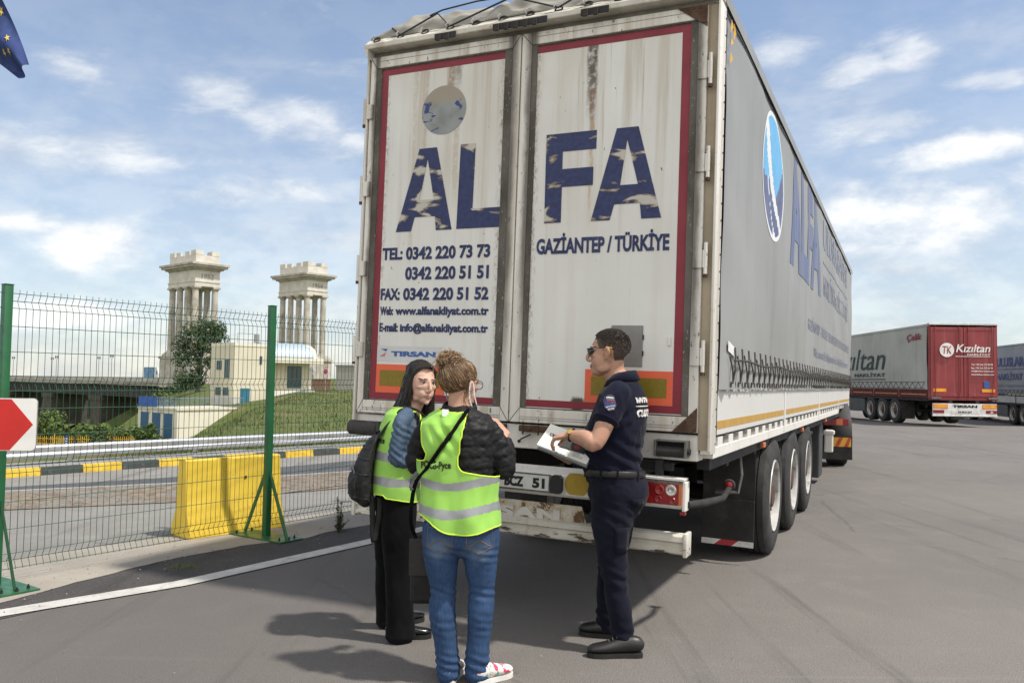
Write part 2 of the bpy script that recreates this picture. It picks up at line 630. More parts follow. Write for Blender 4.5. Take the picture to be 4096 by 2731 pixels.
# darker sealed edge of the yard along the concrete
ye = [4.4 + .1 * i for i in range(56)]
ey = lambda y: interp(y, [4, 5.2, 5.47, 6.2, 7.85, 8.9, 10], [-4.1, -3.3, -3.11, -2.48, -1.36, -.7, 0])
strip('sealed_edge', EDGE_M, [(poly_x(CONC, y) + wob(y), y) for y in ye], [(ey(y) + .05, y) for y in ye], .004)
strip('lane_line', M('line_paint', (.50, .48, .445), .8, var=.15, vs=5, dirt=.6, dcol=(.25, .23, .21), ds=14, speck=.35),
      [(x, y) for x, y in [(-6.6, 1.4), (-3.33, 5.45), (-2.5, 6.27), (-1.4, 7.92), (-.1, 10.0), (3.3, 17)]],
      [(x + .12, y - .13) for x, y in [(-6.6, 1.4), (-3.33, 5.45), (-2.5, 6.27), (-1.4, 7.92), (-.1, 10.0), (3.3, 17)]], .009)
# the road beyond the fence
yr = [-12, -4, 0, 3, 5.1, 5.75, 6.2, 6.62, 7.05, 7.62, 7.98, 8.32, 8.58, 9.2, 12.5, 16, 19, 24]
strip('apron', CONC_M, [(poly_x(CONC, y) + wob(y), y) for y in ye], [(poly_x(CONC, y) - .95 - .5 * sstep(8, 5, y) + .12 * noise.noise((y * 1.3, 3, 0)), y + .25) for y in ye], .0065)
strip('road', ROAD_M, [(poly_x(CONC, y), y) for y in yr], [(lerp(poly_x(CONC, y), -12, .5) if y < 7 else poly_x(KERB, max(y + 3.2, 7.4)) + .02, y + (0 if y < 7 else 3.2)) for y in yr], .0)
grav_b = [(-8.5, 8.3), (-5.67, 9.41), (-4.09, 10.13), (-2.55, 11.44), (1.2, 15.3), (4, 19)]
grav_t = [(-8.5, 9.8), (-6.55, 10.85), (-4.8, 11.87), (-2.5, 13.78), (1.2, 17.3), (4, 20.5)]
dark_t = [(-8.5, 10.15), (-6.80, 11.28), (-5.2, 12.55), (-3.1, 15.3), (.9, 19.5), (3.5, 22)]


def cobble(t, o):
    v = t.n('ShaderNodeTexVoronoi', {'Vector': o, 'Scale': 7.5})
    e = t.n('ShaderNodeTexVoronoi', {'Vector': o, 'Scale': 7.5}, feature='DISTANCE_TO_EDGE').outputs[0]
    c = t.mix(t.n('ShaderNodeSeparateColor', {0: v.outputs['Color']}).outputs[0], (.15, .115, .085), (.27, .215, .16))
    c = t.mix(t.step(t.noise(o, 1.6, 5), .4, .65), c, (.22, .20, .175))
    c = t.mix(t.math('MULTIPLY', t.step(e, .06, .01), .7), c, (.075, .06, .045))
    return c, e


strip('cobble_band', M_custom('cobbles', cobble, .9, .2, .6), grav_b, grav_t, .009)
strip('patched_asphalt', DARK_M, [(x - .02, y + .06) for x, y in grav_t], dark_t, .0085)
strip('road_edge_line', M('old_line', (.42, .41, .39), .85, dirt=.8, ds=6, dcol=(.24, .23, .22)), [(x, y) for x, y in grav_t], [(x - .04, y + .07) for x, y in grav_t], .0125)


def offset_line(pts, d):
    out = []
    for i, p in enumerate(pts):
        a, b = pts[max(i - 1, 0)], pts[min(i + 1, len(pts) - 1)]
        t = Vector((b[0] - a[0], b[1] - a[1])).normalized()
        out.append((p[0] - t.y * d, p[1] + t.x * d))
    return out


def along(pts, step, start=0.0):
    out, acc, nxt = [], 0.0, start
    for a, b in zip(pts, pts[1:]):
        va, vb = Vector(a), Vector(b)
        L = (vb - va).length
        while nxt <= acc + L:
            out.append(tuple(va.lerp(vb, (nxt - acc) / L)))
            nxt += step
        acc += L
    return out


def kerb():
    k = along(KERB, .62, KERB_START)
    kb = offset_line(k, .14)
    m = MB()
    for i in range(len(k) - 1):
        a, b, c, d = k[i], k[i + 1], kb[i + 1], kb[i]
        sh = lambda p, q: (lerp(p[0], q[0], .006), lerp(p[1], q[1], .006))
        lo = [sh(a, b), sh(b, a), sh(c, d), sh(d, c)]
        vb = [m.v((p[0], p[1], -.02)) for p in lo]
        n = Vector((d[0] - a[0], d[1] - a[1])).normalized() * .02
        vt = [m.v((p[0] + (n.x if q < 2 else 0), p[1] + (n.y if q < 2 else 0), .115)) for q, p in enumerate(lo)]
        mi = i % 2
        m.f(vt, mi)
        for q in range(4):
            m.f([vb[q], vb[(q + 1) % 4], vt[(q + 1) % 4], vt[q]], mi)
    struct(m.build('kerb', [M('kerb_yellow', (.72, .47, .045), .75, dirt=.5, dcol=(.20, .16, .08), ds=9, var=.2),
                            M('kerb_black', (.055, .06, .062), .8, dirt=.4, dcol=(.16, .15, .14), ds=8)]))
    kf = along(KERB, .8)
    strip('pavement', PAVE_M, offset_line(kf, .143), offset_line(kf, 1.0), .112)


KERB_START = 0.0
kerb()


def grass_blades():
    m = MB()
    r = random.Random(3)
    line = along(KERB, .05)
    lo = offset_line(line, 1.0)
    def blade(x, y, h, w):
        z = max(terrain_z(x, y), -20)
        a = r.uniform(0, 6.28)
        lx, ly = r.gauss(0, .35) * h, r.gauss(0, .35) * h
        dx, dy = math.cos(a) * w, math.sin(a) * w
        m.f([m.v((x - dx, y - dy, z - .02)), m.v((x + dx, y + dy, z - .02)), m.v((x + lx, y + ly, z + h))], r.choice((0, 0, 1, 2)))
    for _ in range(15000):
        i = r.randrange(len(lo) - 1)
        p, q = lo[i], lo[i + 1]
        t = Vector((q[0] - p[0], q[1] - p[1])).normalized()
        d = abs(r.gauss(0, 1.5)) - .05
        blade(p[0] - t.y * d, p[1] + t.x * d, r.uniform(.05, .17), .008)
    for _ in range(16000):
        y = r.uniform(18, 95)
        cx = interp(y, CREST_Y, CREST_X)
        x = cx + r.uniform(-4, 22) * (.35 + y / 70)
        if x > poly_x(KERB, min(y, 28)) - 1.6 and y < 30 or x > poly_x(CONC, y) - 4:
            continue
        if noise.noise((x * .25, y * .25, 2)) < -.25:
            continue
        blade(x, y, r.uniform(.05, .17), .010 + y * .0005)
    o = m.build('grass', [M('grass_a', (.095, .125, .036), .8, spec=.15), M('grass_b', (.068, .098, .028), .8, spec=.15), M('grass_c', (.17, .15, .075), .8, spec=.15)], fix=False)
    struct(o, 'stuff')
    tag(o, 'short green and straw coloured grass on the verge and bank behind the guard rail', 'grass')


grass_blades()


def grit():
    g = random.Random(8)
    m = MB()
    for k in range(420):
        if k < 260:
            y = g.uniform(4.8, 10)
            x = poly_x(CONC, y) + g.gauss(-.15, .32)
        else:
            x, y = g.uniform(-2.5, 4.5), g.uniform(3.9, 8.5)
        r = g.uniform(.003, .009) * (1 if k < 260 else .7)
        c = Vector((x, y, .011))
        vs = [m.v(c + Vector((math.cos(a + g.uniform(-.3, .3)) * r, math.sin(a + g.uniform(-.3, .3)) * r * .8, 0))) for a in (0, 1.57, 3.14, 4.71)]
        top = m.v(c + Vector((0, 0, r * g.uniform(.5, .9))))
        mi = g.randrange(3)
        for i in range(4):
            m.f([vs[i], vs[(i + 1) % 4], top], mi)
    o = struct(m.build('loose_grit', [M('grit_a', (.22, .20, .17), .9), M('grit_b', (.07, .06, .055), .9), M('grit_c', (.34, .31, .26), .9)], fix=False), 'stuff')
    tag(o, 'scattered small stones and crumbs lying along the edge of the concrete', 'grit')


grit()
# ------------------------------------------------------------------ trailers
WHITE = M('trailer_white', (.70, .68, .635), .5, var=.07, vs=2.5, streak=.35, scol=(.40, .35, .27), dirt=.25, dcol=(.36, .31, .25), ds=2.2, speck=.5)
WHITE_CLEAN = M('board_white', (.60, .595, .57), .4, var=.05, vs=1.2, streak=.18, scol=(.5, .46, .40), speck=.25)
RUBBER = M('rubber', (.030, .029, .028), .85, var=.3, vs=4, dirt=.35, dcol=(.085, .075, .065), ds=6)
CHASSIS = M('chassis_black', (.022, .022, .023), .7, var=.3, dirt=.3, dcol=(.06, .05, .04))
RUST = M('rust_brown', (.095, .055, .035), .9, var=.35, vs=12, dirt=.4, dcol=(.05, .03, .02), ds=15, bump=.4)
GREYM = M('buffer_steel', (.16, .155, .145), .55, .5, var=.3, dirt=.3)
TYRE = M('tyre', (.036, .035, .034), .88, var=.25, vs=6, dirt=.4, dcol=(.085, .078, .068), ds=5)
RIM = M('rim_silver', (.46, .45, .43), .5, .15, var=.25, vs=5, dirt=.75, dcol=(.14, .11, .09), ds=9)
REDM = M('border_red', (.215, .022, .035), .55, var=.12, vs=3, dirt=.25, dcol=(.12, .03, .035), ds=5)
ORANGE = M('reflector_orange', (.72, .125, .055), .5, var=.06, vs=5)
OLIVE = M('reflector_olive', (.215, .155, .012), .45, var=.15, vs=70)
NAVY = M('letter_navy', (.020, .030, .105), .55, var=.2, vs=6, dirt=.10, dcol=(.3, .28, .25), ds=25)
GOLD = M('marker_gold', (.46, .27, .055), .5, var=.08, vs=8)


def door_paint(t, o):
    sx, sy, sz = t.n('ShaderNodeSeparateXYZ', {0: o}).outputs
    big = t.noise(o, 1.1, 5, .6)
    c = t.mix(t.step(big, .3, .7), (.71, .71, .675), (.64, .635, .595))
    up = t.step(sz, 2.0, 3.75)
    st = t.noise(t.vscale(o, (9, 9, .32)), 1.0, 7, .62)
    c = t.mix(t.math('MULTIPLY', t.step(st, .46, .74), t.math('ADD', .16, t.math('MULTIPLY', up, .70))), c, (.40, .32, .225))
    c = t.mix(t.math('MULTIPLY', t.step(sz, 1.9, 3.3), t.math('MULTIPLY', t.step(t.noise(t.vscale(o, (2.2, 2.2, .5)), 1.0, 4), .30, .65), .42)), c, (.46, .40, .31))
    st2 = t.noise(t.vscale(o, (30, 30, .7), (3, 0, 0)), 1.0, 6, .65)
    c = t.mix(t.math('MULTIPLY', t.step(st2, .56, .72), t.math('ADD', .14, t.math('MULTIPLY', up, .50))), c, (.30, .24, .17))
    # two rust runs below the lock keepers
    nx = t.math('MULTIPLY', t.math('SUBTRACT', t.noise(t.vscale(o, (14, 14, 4)), 1.0, 5, .7), .5), .075)
    def run(c, x, w, ztop, zend, col, k):
        d = t.math('ABSOLUTE', t.math('SUBTRACT', t.math('ADD', sx, nx), x))
        a = t.step(d, w, w * .35)
        b = t.math('MULTIPLY', t.step(sz, zend, zend + .35), t.step(sz, ztop + .02, ztop - .02))
        br = t.step(t.noise(o, 23, 5, .7), .30, .55)
        return t.mix(t.math('MULTIPLY', t.math('MULTIPLY', a, b), t.math('MULTIPLY', br, k)), c, col)
    c = run(c, .465, .05, 3.75, 3.15, (.085, .065, .048), .95)
    c = run(c, .470, .022, 3.4, 2.95, (.19, .10, .045), .8)
    c = run(c, .475, .016, 3.2, 2.45, (.42, .28, .13), .6)
    c = run(c, -.535, .045, 3.75, 3.42, (.10, .075, .055), .85)
    c = run(c, -.585, .03, 3.7, 3.3, (.20, .115, .055), .75)
    c = run(c, -.53, .03, 3.5, 2.6, (.40, .30, .19), .5)
    c = run(c, -.79, .02, 3.7, 2.7, (.33, .26, .17), .45)
    c = run(c, -.88, .025, 3.7, 2.2, (.40, .32, .22), .35)
    # rust patch at the foot of the orange sticker
    d = t.math('ADD', t.math('MULTIPLY', t.math('POWER', t.math('ABSOLUTE', t.math('DIVIDE', t.math('SUBTRACT', sx, .435), .075)), 2.0), 1.0),
               t.math('POWER', t.math('ABSOLUTE', t.math('DIVIDE', t.math('SUBTRACT', sz, 1.36), .07)), 2.0))
    rn = t.math('ADD', d, t.math('MULTIPLY', t.noise(o, 38, 5, .7), 1.1))
    c = t.mix(t.step(rn, 1.25, .85), c, (.085, .058, .036))
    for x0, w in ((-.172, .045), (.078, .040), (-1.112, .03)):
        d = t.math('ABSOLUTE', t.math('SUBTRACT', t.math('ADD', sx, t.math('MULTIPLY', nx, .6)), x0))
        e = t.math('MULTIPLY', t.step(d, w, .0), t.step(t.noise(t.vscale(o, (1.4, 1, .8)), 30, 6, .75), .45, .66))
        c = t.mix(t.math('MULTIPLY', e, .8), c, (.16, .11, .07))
    sp = t.noise(t.vscale(o, (1, 1, .7)), 26, 3, .55)
    c = t.mix(t.math('MULTIPLY', t.step(sp, .705, .735), .85), c, (.10, .085, .07))
    return c, t.noise(o, 3.0, 3)


DOOR_M = M_custom('door_paint', door_paint, .5, .35, .06)


def gasket_col(t, o):
    n = t.noise(t.vscale(o, (3, 3, 1)), 26, 6, .75)
    n2 = t.noise(t.vscale(o, (1, 1, .5)), 5, 4, .6)
    c = t.mix(t.step(n2, .35, .65), (.075, .068, .058), (.13, .12, .105))
    return t.mix(t.step(n, .60, .68), c, (.50, .48, .44))


GASKET = M_custom('gasket_grime', gasket_col, .9, .2)


def grimy_col(t, o):
    sz = t.n('ShaderNodeSeparateXYZ', {0: o}).outputs[2]
    n = t.noise(t.vscale(o, (2.2, 2.2, 1)), 15, 7, .72)
    s = t.noise(t.vscale(o, (12, 12, .5)), 1.0, 5, .6)
    c = t.mix(t.step(s, .42, .7), (.68, .655, .60), (.47, .42, .34))
    c = t.mix(t.step(n, .60, .66), c, (.15, .14, .125))
    sx = t.n('ShaderNodeSeparateXYZ', {0: o}).outputs[0]
    wob = t.math('MULTIPLY', t.math('SUBTRACT', t.noise(t.vscale(o, (4, 4, 1.2)), 3.0, 5, .65), .5), .06)
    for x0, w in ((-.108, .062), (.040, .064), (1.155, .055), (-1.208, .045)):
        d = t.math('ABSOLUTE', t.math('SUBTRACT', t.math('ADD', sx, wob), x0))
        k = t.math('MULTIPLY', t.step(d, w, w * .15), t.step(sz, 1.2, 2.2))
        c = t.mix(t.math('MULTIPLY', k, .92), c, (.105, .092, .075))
    return c


GRIMY = M_custom('frame_grimy', grimy_col, .5, .4)


def torn_letter(t, o):
    n = t.noise(t.vscale(o, (1.5, 1.5, 4.2)), 2.3, 4, .5, .45)
    c = t.mix(t.step(t.noise(o, 30, 4), .35, .7), (.022, .033, .115), (.014, .020, .075))
    e = t.mix(t.step(n, .592, .625), (.19, .15, .105), (.47, .445, .39))
    return t.mix(t.step(n, .575, .583), c, e), n


TORN = M_custom('torn_letter', torn_letter, .5, .4, .5)


def rusty_sign(t, o):
    n = t.noise(o, 9, 8, .72, .5)
    n2 = t.noise(t.vscale(o, (1, 1, .6), (4, 2, 1)), 22, 5, .7)
    c = t.mix(t.step(n, .40, .52), (.60, .57, .50), (.50, .43, .32))
    c = t.mix(t.step(n, .53, .57), c, (.14, .085, .045))
    c = t.mix(t.math('MULTIPLY', t.step(n2, .52, .72), .6), c, (.30, .17, .075))
    return c, n


SIGN_RUST = M_custom('rusty_plate', rusty_sign, .75, .3, .5)


def bar_rust(t, o):
    sz = t.n('ShaderNodeSeparateXYZ', {0: o}).outputs[2]
    n = t.noise(t.vscale(o, (2.5, 6, 9)), 2.2, 7, .7)
    c = t.mix(t.step(t.noise(o, 4, 5), .35, .7), (.62, .60, .54), (.48, .45, .38))
    lo = t.step(sz, .575, .52)
    c = t.mix(t.step(t.math('ADD', n, t.math('MULTIPLY', lo, .10)), .615, .65), c, (.085, .06, .045))
    s = t.noise(t.vscale(o, (11, 3, .6)), 1, 4)
    return t.mix(t.math('MULTIPLY', t.step(s, .62, .76), .6), c, (.42, .27, .12))


BAR_RUST = M_custom('underrun_paint', bar_rust, .6, .35)


def tarp_col(base, dark):
    def fn(t, o):
        a = t.noise(o, .55, 5, .6)
        s = t.noise(t.vscale(o, (4, 3.2, .4)), 1.0, 6, .62)
        c = t.mix(t.step(a, .3, .7), base, dark)
        c = t.mix(t.math('MULTIPLY', t.step(s, .50, .75), .35), c, tuple(x * .62 for x in dark))
        d = t.noise(t.vscale(o, (1, 1, .8)), 2.6, 8, .72, .8)
        c = t.mix(t.math('MULTIPLY', t.step(d, .665, .72), .45), c, (.14, .12, .10))
        return c, t.noise(t.vscale(o, (1, .8, .5)), 2.0, 4)
    return fn


TARP = M_custom('tarp_grey', tarp_col((.295, .297, .288), (.255, .256, .248)), .55, .35, .35)
TARP_L = M_custom('tarp_light', tarp_col((.42, .41, .38), (.34, .33, .30)), .6, .3, .3)
TARP_D = M_custom('tarp_dim', tarp_col((.30, .31, .33), (.25, .26, .28)), .6, .3, .3)


def faded(name, col, k):
    def fn(t, o):
        n = t.noise(t.vscale(o, (5, 5, .35)), 1.6, 6, .6)
        return t.mix(t.math('MULTIPLY', t.step(n, .38, .68), k), col, (.27, .27, .27))
    return M_custom(name, fn, .6, .3)


BLUE_FADE = faded('faded_blue', (.11, .14, .26), .55)
BLUE_FADE2 = faded('very_faded_blue', (.19, .21, .30), .85)
LOGO_SKY = M('logo_sky', (.13, .40, .66), .5, var=.06)
LOGO_NAVY = M('logo_navy', (.10, .115, .22), .5, var=.15)
LOGO_WHITE = M('logo_white', (.70, .70, .69), .5, var=.05)

# ---- shared wheel
def wheel_meshes():
    m = MB()
    R, w = .53, .36
    prof = [(.326, -w * .46), (.37, -w * .5), (.44, -w * .5), (.50, -w * .46), (.524, -w * .40)]
    for gx in (-.24, -.08, .08, .24):
        prof += [(R, w * (gx - .055)), (R, w * (gx - .018)), (R - .014, w * (gx - .014)), (R - .014, w * (gx + .014)), (R, w * (gx + .018)), (R, w * (gx + .055))]
    prof += [(.524, w * .40), (.50, w * .46), (.44, w * .5), (.37, w * .5), (.326, w * .46)]
    m.lathe(prof, (0, 0, 0), (1, 0, 0), 64, cap=False)
    ty = m.build('tyre', TYRE, angle=35)
    m = MB()
    m.lathe([(.328, -.15), (.328, .165), (.318, .180), (.300, .162), (.290, .10), (.262, .075), (.175, .055), (.13, .055), (.120, .14), (.098, .16), (.0, .16)], (0, 0, 0), (1, 0, 0), 48, m=[0] * 6 + [1] * 5)
    for k in range(10):
        a = 2 * math.pi * k / 10
        c = Vector((.055, math.cos(a) * .195, math.sin(a) * .195))
        m.lathe([(.022, 0), (.022, .04), (.014, .075), (.0, .075)], c, (1, 0, 0), 6, m=1)
    for k in range(10):
        a = 2 * math.pi * (k + .5) / 10
        c = Vector((.058, math.cos(a) * .235, math.sin(a) * .235))
        m.lathe([(.024, .014), (.024, .026), (.0, .026)], c, (1, 0, 0), 10, m=2)
    rm = m.build('rim', [RIM, RUST, CHASSIS], angle=35)
    a, b = ty.data, rm.data
    bpy.data.objects.remove(ty)
    bpy.data.objects.remove(rm)
    return a, b


TYRE_ME, RIM_ME = wheel_meshes()


def add_wheel(parent, pos, side, rs=1.0):
    """wheel part (tyre mesh) with its rim as a sub-part; side +1: outer face towards +x"""
    w = bpy.data.objects.new('wheel', TYRE_ME)
    COL.objects.link(w)
    w.parent = parent
    w.location = pos
    w.rotation_euler = (random.Random(str(pos)).uniform(0, 6), 0, 0 if side > 0 else math.pi)
    w.scale = (1, rs, rs)
    r = bpy.data.objects.new('rim', RIM_ME)
    COL.objects.link(r)
    r.parent = w
    return w


def hook_curve(y, x, sgn, z0, z1):
    return [(x, y, z0), (x + .02 * sgn, y + .012, z0 + (z1 - z0) * .5), (x + .012 * sgn, y + .02, z1)]


def curtain(parent, sgn, L, mat, z0=1.49, ztop=3.95, bulge=.03, name='side_curtain'):
    x = 1.275 * sgn
    m = MB()
    def p(u, v):
        y = .16 + (L - .18) * u
        z = z0 + (ztop - z0) * v
        d = 1.25 * bulge * math.sin(math.pi * min(1, v * 1.02)) * (.55 + .55 * noise.noise((y * .5, z * .7, sgn * 4)))
        d += .012 * noise.noise((y * 1.3, z * .55, 3 + sgn)) + .012 * noise.noise((y * .9 + z * 1.6, z * .9 - y * .2, 7 + sgn)) + .006 * noise.noise((y * 3.1, z * .9, 5 + sgn))
        if v < .1:                                     # gathered hem above the lacing
            k = 1 - v / .1
            d += k * (.018 * math.sin(y * 2 * math.pi / .27) + .012)
        if v > .96:
            d -= (v - .96) / .04 * .03
        return (x + sgn * d, y, z)
    m.grid(p, 150, 60)
    return m.build(name, mat, parent, smooth=True, fix=False)


def chassis_and_wheels(root, axles, L, inv_roll=None, wz=None, tyre_scale=1.0):
    m = MB()
    for s in (-1, 1):
        m.box(s * .42 - .05, s * .42 + .05, .25, L - 1.2, .78, 1.02)
        m.box(s * 1.18 - .04, s * 1.18 + .04, .3, L - .1, .98, 1.05)
    m.box(-1.2, 1.2, .22, L, 1.045, 1.10)
    for y in [1.0 + 1.2 * k for k in range(int((L - 1.5) / 1.2))]:
        m.box(-1.2, 1.2, y - .04, y + .04, .95, 1.046)
    m.build('chassis', CHASSIS, root)
    for y in axles:
        z = wz(0, y) if wz else .53
        m = MB()
        m.tube([(-.95, y, z), (.95, y, z)], .075, 12)
        for s in (-1, 1):
            m.box(s * .42 - .07, s * .42 + .07, y - .3, y + .25, z - .05, z + .24)
        m.build('axle', CHASSIS, root)
        for s in (-1, 1):
            add_wheel(root, (s * 1.085, y, wz(s * 1.085, y) if wz else .53), s, tyre_scale)
    for s in (-1, 1):
        m = MB()
        for dx in (-.1, .1):
            m.box(s * .75 + dx - .05, s * .75 + dx + .05, L - 2.75, L - 2.6, .12, 1.0)
        m.box(s * .75 - .2, s * .75 + .2, L - 2.85, L - 2.5, .05, .12)
        m.build('landing_leg', CHASSIS, root)


TR_POS, TR_YAW, TR_PIT, TR_ROL = (0, 5.464, .052), -.4457, -.0035, .023


def main_trailer():
    L = 13.67
    root = thing('semi_trailer', 'large weathered white trailer with ALFA lettering on its rear doors and grey curtain sides', 'trailer')
    Rz, Rx, Ry = Matrix.Rotation(TR_YAW, 4, 'Z'), Matrix.Rotation(TR_PIT, 4, 'X'), Matrix.Rotation(TR_ROL, 4, 'Y')
    MW = Matrix.Translation(TR_POS) @ Rz @ Rx @ Ry
    root.matrix_world = MW
    def wz(x, y):
        # local height that puts the wheel centre .53 above the yard
        return .53 - (MW @ Vector((x, y, 0))).z + .003
    P = lambda name, m, mats, parent=root, **k: m.build(name, mats, parent, **k)
    # --- frame: corner posts, header, sill
    for s in (-1, 1):
        m = MB()
        x0, x1 = (1.222, 1.285) if s > 0 else (-1.288, -1.268)
        m.box(x0, x1, .012, .155, 1.10, 3.86, bev=.006)
        m.box(x1 - .012 if s > 0 else x0 - .004, x1 + .004 if s > 0 else x0 + .012, -.03, .010, 1.12, 3.84, bev=.003)
        if s > 0:
            m.box(1.2095, 1.2715, .006, .0115, 1.125, 3.83, m=2)
        m.box(min(x0, x1 + .001) + .002, max(x0, x1) + .001, .1555, .17, 1.21, 3.86, m=3)
        for k in range(26):
            z = 1.16 + k * .105
            m.lathe([(.006, 0), (.006, .003), (.002, .004)], (x1 if s > 0 else x0, .13, z), (s, 0, 0), 6, m=1)
        P('corner_post', m, [GRIMY, RUST, M('hinge_beige', (.36, .30, .21), .6, var=.2, vs=3, streak=.5, scol=(.20, .13, .07)), CHASSIS], angle=40)
    m = MB()
    m.box(-1.29, 1.29, -.085, .16, 3.868, 3.908, bev=.007)                       # rain lip, overhanging
    m.box(-1.27, 1.27, .012, .10, 3.828, 3.867, m=3)  # recess under the lip: its shade painted in, mixed with grime
    m.prism([(-1.29, 3.868), (-1.255, 3.80), (-1.255, 3.868)], (0, -.085, 0), (1, 0, 0), (0, 0, 1), (0, .09, 0))
    m.grid(lambda u, v: (lerp(-1.285, 1.285, u), -.080 + .075 * v + .006 * noise.noise((u * 16, v * 2, 3)), 3.9085 + .062 * v + .006 * noise.noise((u * 22, v * 2, 8))), 120, 4)
    for cx, w in ((-.60, .085), (-.03, .20), (.50, .095)):
        m.box(cx - w, cx + w, -.094, -.0855, 3.848, 3.893, m=1, bev=.003)
        for q in range(int(w / .035)):
            m.box(cx - w + .02 + q * .07, cx - w + .05 + q * .07, -.108, -.0945, 3.838, 3.885, m=2)
    P('roof_header', m, [M('header_cream', (.58, .55, .48), .6, var=.1, dirt=.55, dcol=(.27, .21, .14), ds=5, speck=.7), CHASSIS, M('keeper_dark', (.035, .028, .024), .8), M('recess_shade_grime', (.24, .225, .20), .85, var=.25, vs=5, dirt=.5, ds=4)])
    m = MB()
    m.box(-1.288, 1.21, .012, .16, 1.055, 1.212, bev=.008)
    for x, z, r in ((.03, 1.10, .011), (.24, 1.105, .008), (-.2, 1.1, .009)):
        m.lathe([(r, 0), (r, .003), (.001, .003)], (x, .0095, z), (0, -1, 0), 10, m=1)
    P('rear_sill', m, [WHITE, CHASSIS])
    # --- roof sheet with folds and the rolled tarp at the back edge
    m = MB()
    m.grid(lambda u, v: (lerp(-1.28, 1.28, v), .2 + (L - .2) * u, 3.955 + .05 * math.sin(math.pi * v) + .012 * noise.noise((u * 22, v * 5, 0))), 60, 16)
    for s in (-1, 1):
        m.grid(lambda u, v: (s * (1.29 + .004 * v), .1 + (L - .12) * u, 3.96 - .09 * v), 60, 2)
    P('roof_sheet', m, TARP, smooth=True, fix=False)
    m = MB()
    def roll(u, v):
        x = lerp(-1.27, 1.27, u)
        a = math.pi * (-.15 + 1.15 * v)
        h = .075 + .055 * noise.noise((x * 1.5 + 3, 2, 1)) + .04 * abs(math.sin(x * 3.3 + 1))
        h *= sstep(-1.29, -1.05, x) * .75 + .25
        n = .028 * noise.noise((x * 4.0 - v * 3, v * 5, 7)) + .014 * noise.noise((x * 11, v * 9, 2))
        return (x, .075 - math.cos(a) * (.105 + n), 3.955 + max(-.004, math.sin(a)) * (h * 1.30 + n * 1.8))
    m.grid(roll, 200, 26)
    P('rolled_tarp', m, M_custom('tarp_rolled', tarp_col((.40, .385, .35), (.27, .255, .22)), .6, .3, .4), smooth=True, fix=False)
    for k in range(13):
        m = MB()
        x = -1.2 + k * .205
        m.tube([(x + .026 * math.cos(a), -.052 + .012 * math.sin(a), 3.940 + .020 * math.sin(a)) for a in [i * math.pi / 6 for i in range(13)]], .006, 5)
        m.tube([(x - .026, -.052, 3.940), (x - .03, -.066, 3.955), (x - .012, -.07, 3.968)], .0045, 5, m=1)
        P('eyelet', m, [CHASSIS, STEEL])
    m = MB()
    pk = [(-1.08, 4.015), (-.99, 3.945), (-.70, 4.065), (-.585, 3.945), (-.12, 4.085), (.235, 3.945), (.5, 4.07), (.645, 3.945), (1.0, 4.06), (1.2, 3.945)]
    m.tube([(x, -.062 + (.022 if z > 4.0 else 0), z) for x, z in pk], .0065, 6)
    m.tube([(-.76, -.045, 4.055), (-.66, -.035, 4.085), (-.4, -.02, 4.11), (-.1, -.03, 4.10), (.1, -.04, 4.065)], .0055, 6)
    P('tarp_cord', m, M('cord_black', (.03, .032, .035), .8))
    # --- rear doors
    def door(x0, x1, g0, g1, name='rear_door'):
        d = MB()
        ix0, ix1 = g0[1], g1[0]
        d.box(x0, x1, .0, .04, 1.226, 3.826, m=0)
        # raised frame members: left/right stile, rails, butted (mitre lines added after)
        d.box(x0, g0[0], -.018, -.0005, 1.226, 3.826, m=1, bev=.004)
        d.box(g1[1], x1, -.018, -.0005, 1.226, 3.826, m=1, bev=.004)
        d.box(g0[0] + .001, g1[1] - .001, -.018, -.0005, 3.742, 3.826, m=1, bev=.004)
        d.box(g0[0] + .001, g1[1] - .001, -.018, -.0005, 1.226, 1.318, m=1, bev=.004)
        # grimy rubber gaskets
        d.box(g0[0] + .0012, g0[1], -.011, -.0006, 1.319, 3.741, m=2)
        d.box(g1[0], g1[1] - .0012, -.011, -.0006, 1.319, 3.741, m=2)
        d.box(g0[0] + .002, g1[1] - .002, -.012, -.0007, 3.733, 3.7415, m=2)
        d.box(g0[0] + .002, g1[1] - .002, -.012, -.0007, 1.3185, 1.326, m=2)
        # fine profile lines on the rails
        for z in (1.248, 1.262, 3.79):
            d.box(g0[0], g1[1], -.0195, -.0181, z, z + .003, m=3)
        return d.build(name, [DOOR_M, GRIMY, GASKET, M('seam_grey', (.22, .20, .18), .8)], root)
    LD = door(-1.266, -.046, (-1.216, -1.172), (-.166, -.106))
    RD = door(-.038, 1.208, (.036, .072), (1.108, 1.150))
    for (a, b, par) in (((-1.266, 1.226), (-1.214, 1.319), LD), ((-.166 + .06, 1.319), (-.046, 1.226), LD), ((-.038, 1.226), (.036, 1.319), RD), ((-1.266, 3.826), (-1.214, 3.742), LD), ((-.106, 3.742), (-.046, 3.826), LD), ((-.038, 3.826), (.036, 3.742), RD)):
        m = MB()
        m.tube([(a[0], -.0185, a[1]), (b[0], -.0185, b[1])], .0022, 4)
        m.build('mitre_joint', CHASSIS, par)
    def flat(m, x0, x1, z0, z1, y0, y1, mi=0):
        m.box(x0, x1, -y1, -y0, z0, z1, m=mi)
    # red border
    m = MB()
    flat(m, -1.170, -.168, 3.683, 3.731, .0006, .0016)
    flat(m, -1.170, -1.118, 1.328, 3.6825, .0006, .0016)
    flat(m, -1.1175, -.168, 1.328, 1.375, .0006, .0016)
    m.build('red_border', REDM, LD)
    m = MB()
    flat(m, .074, 1.106, 3.683, 3.731, .0006, .0016)
    flat(m, 1.050, 1.106, 1.332, 3.6825, .0006, .0016)
    flat(m, .074, 1.0495, 1.332, 1.378, .0006, .0016)
    m.build('red_border', REDM, RD)
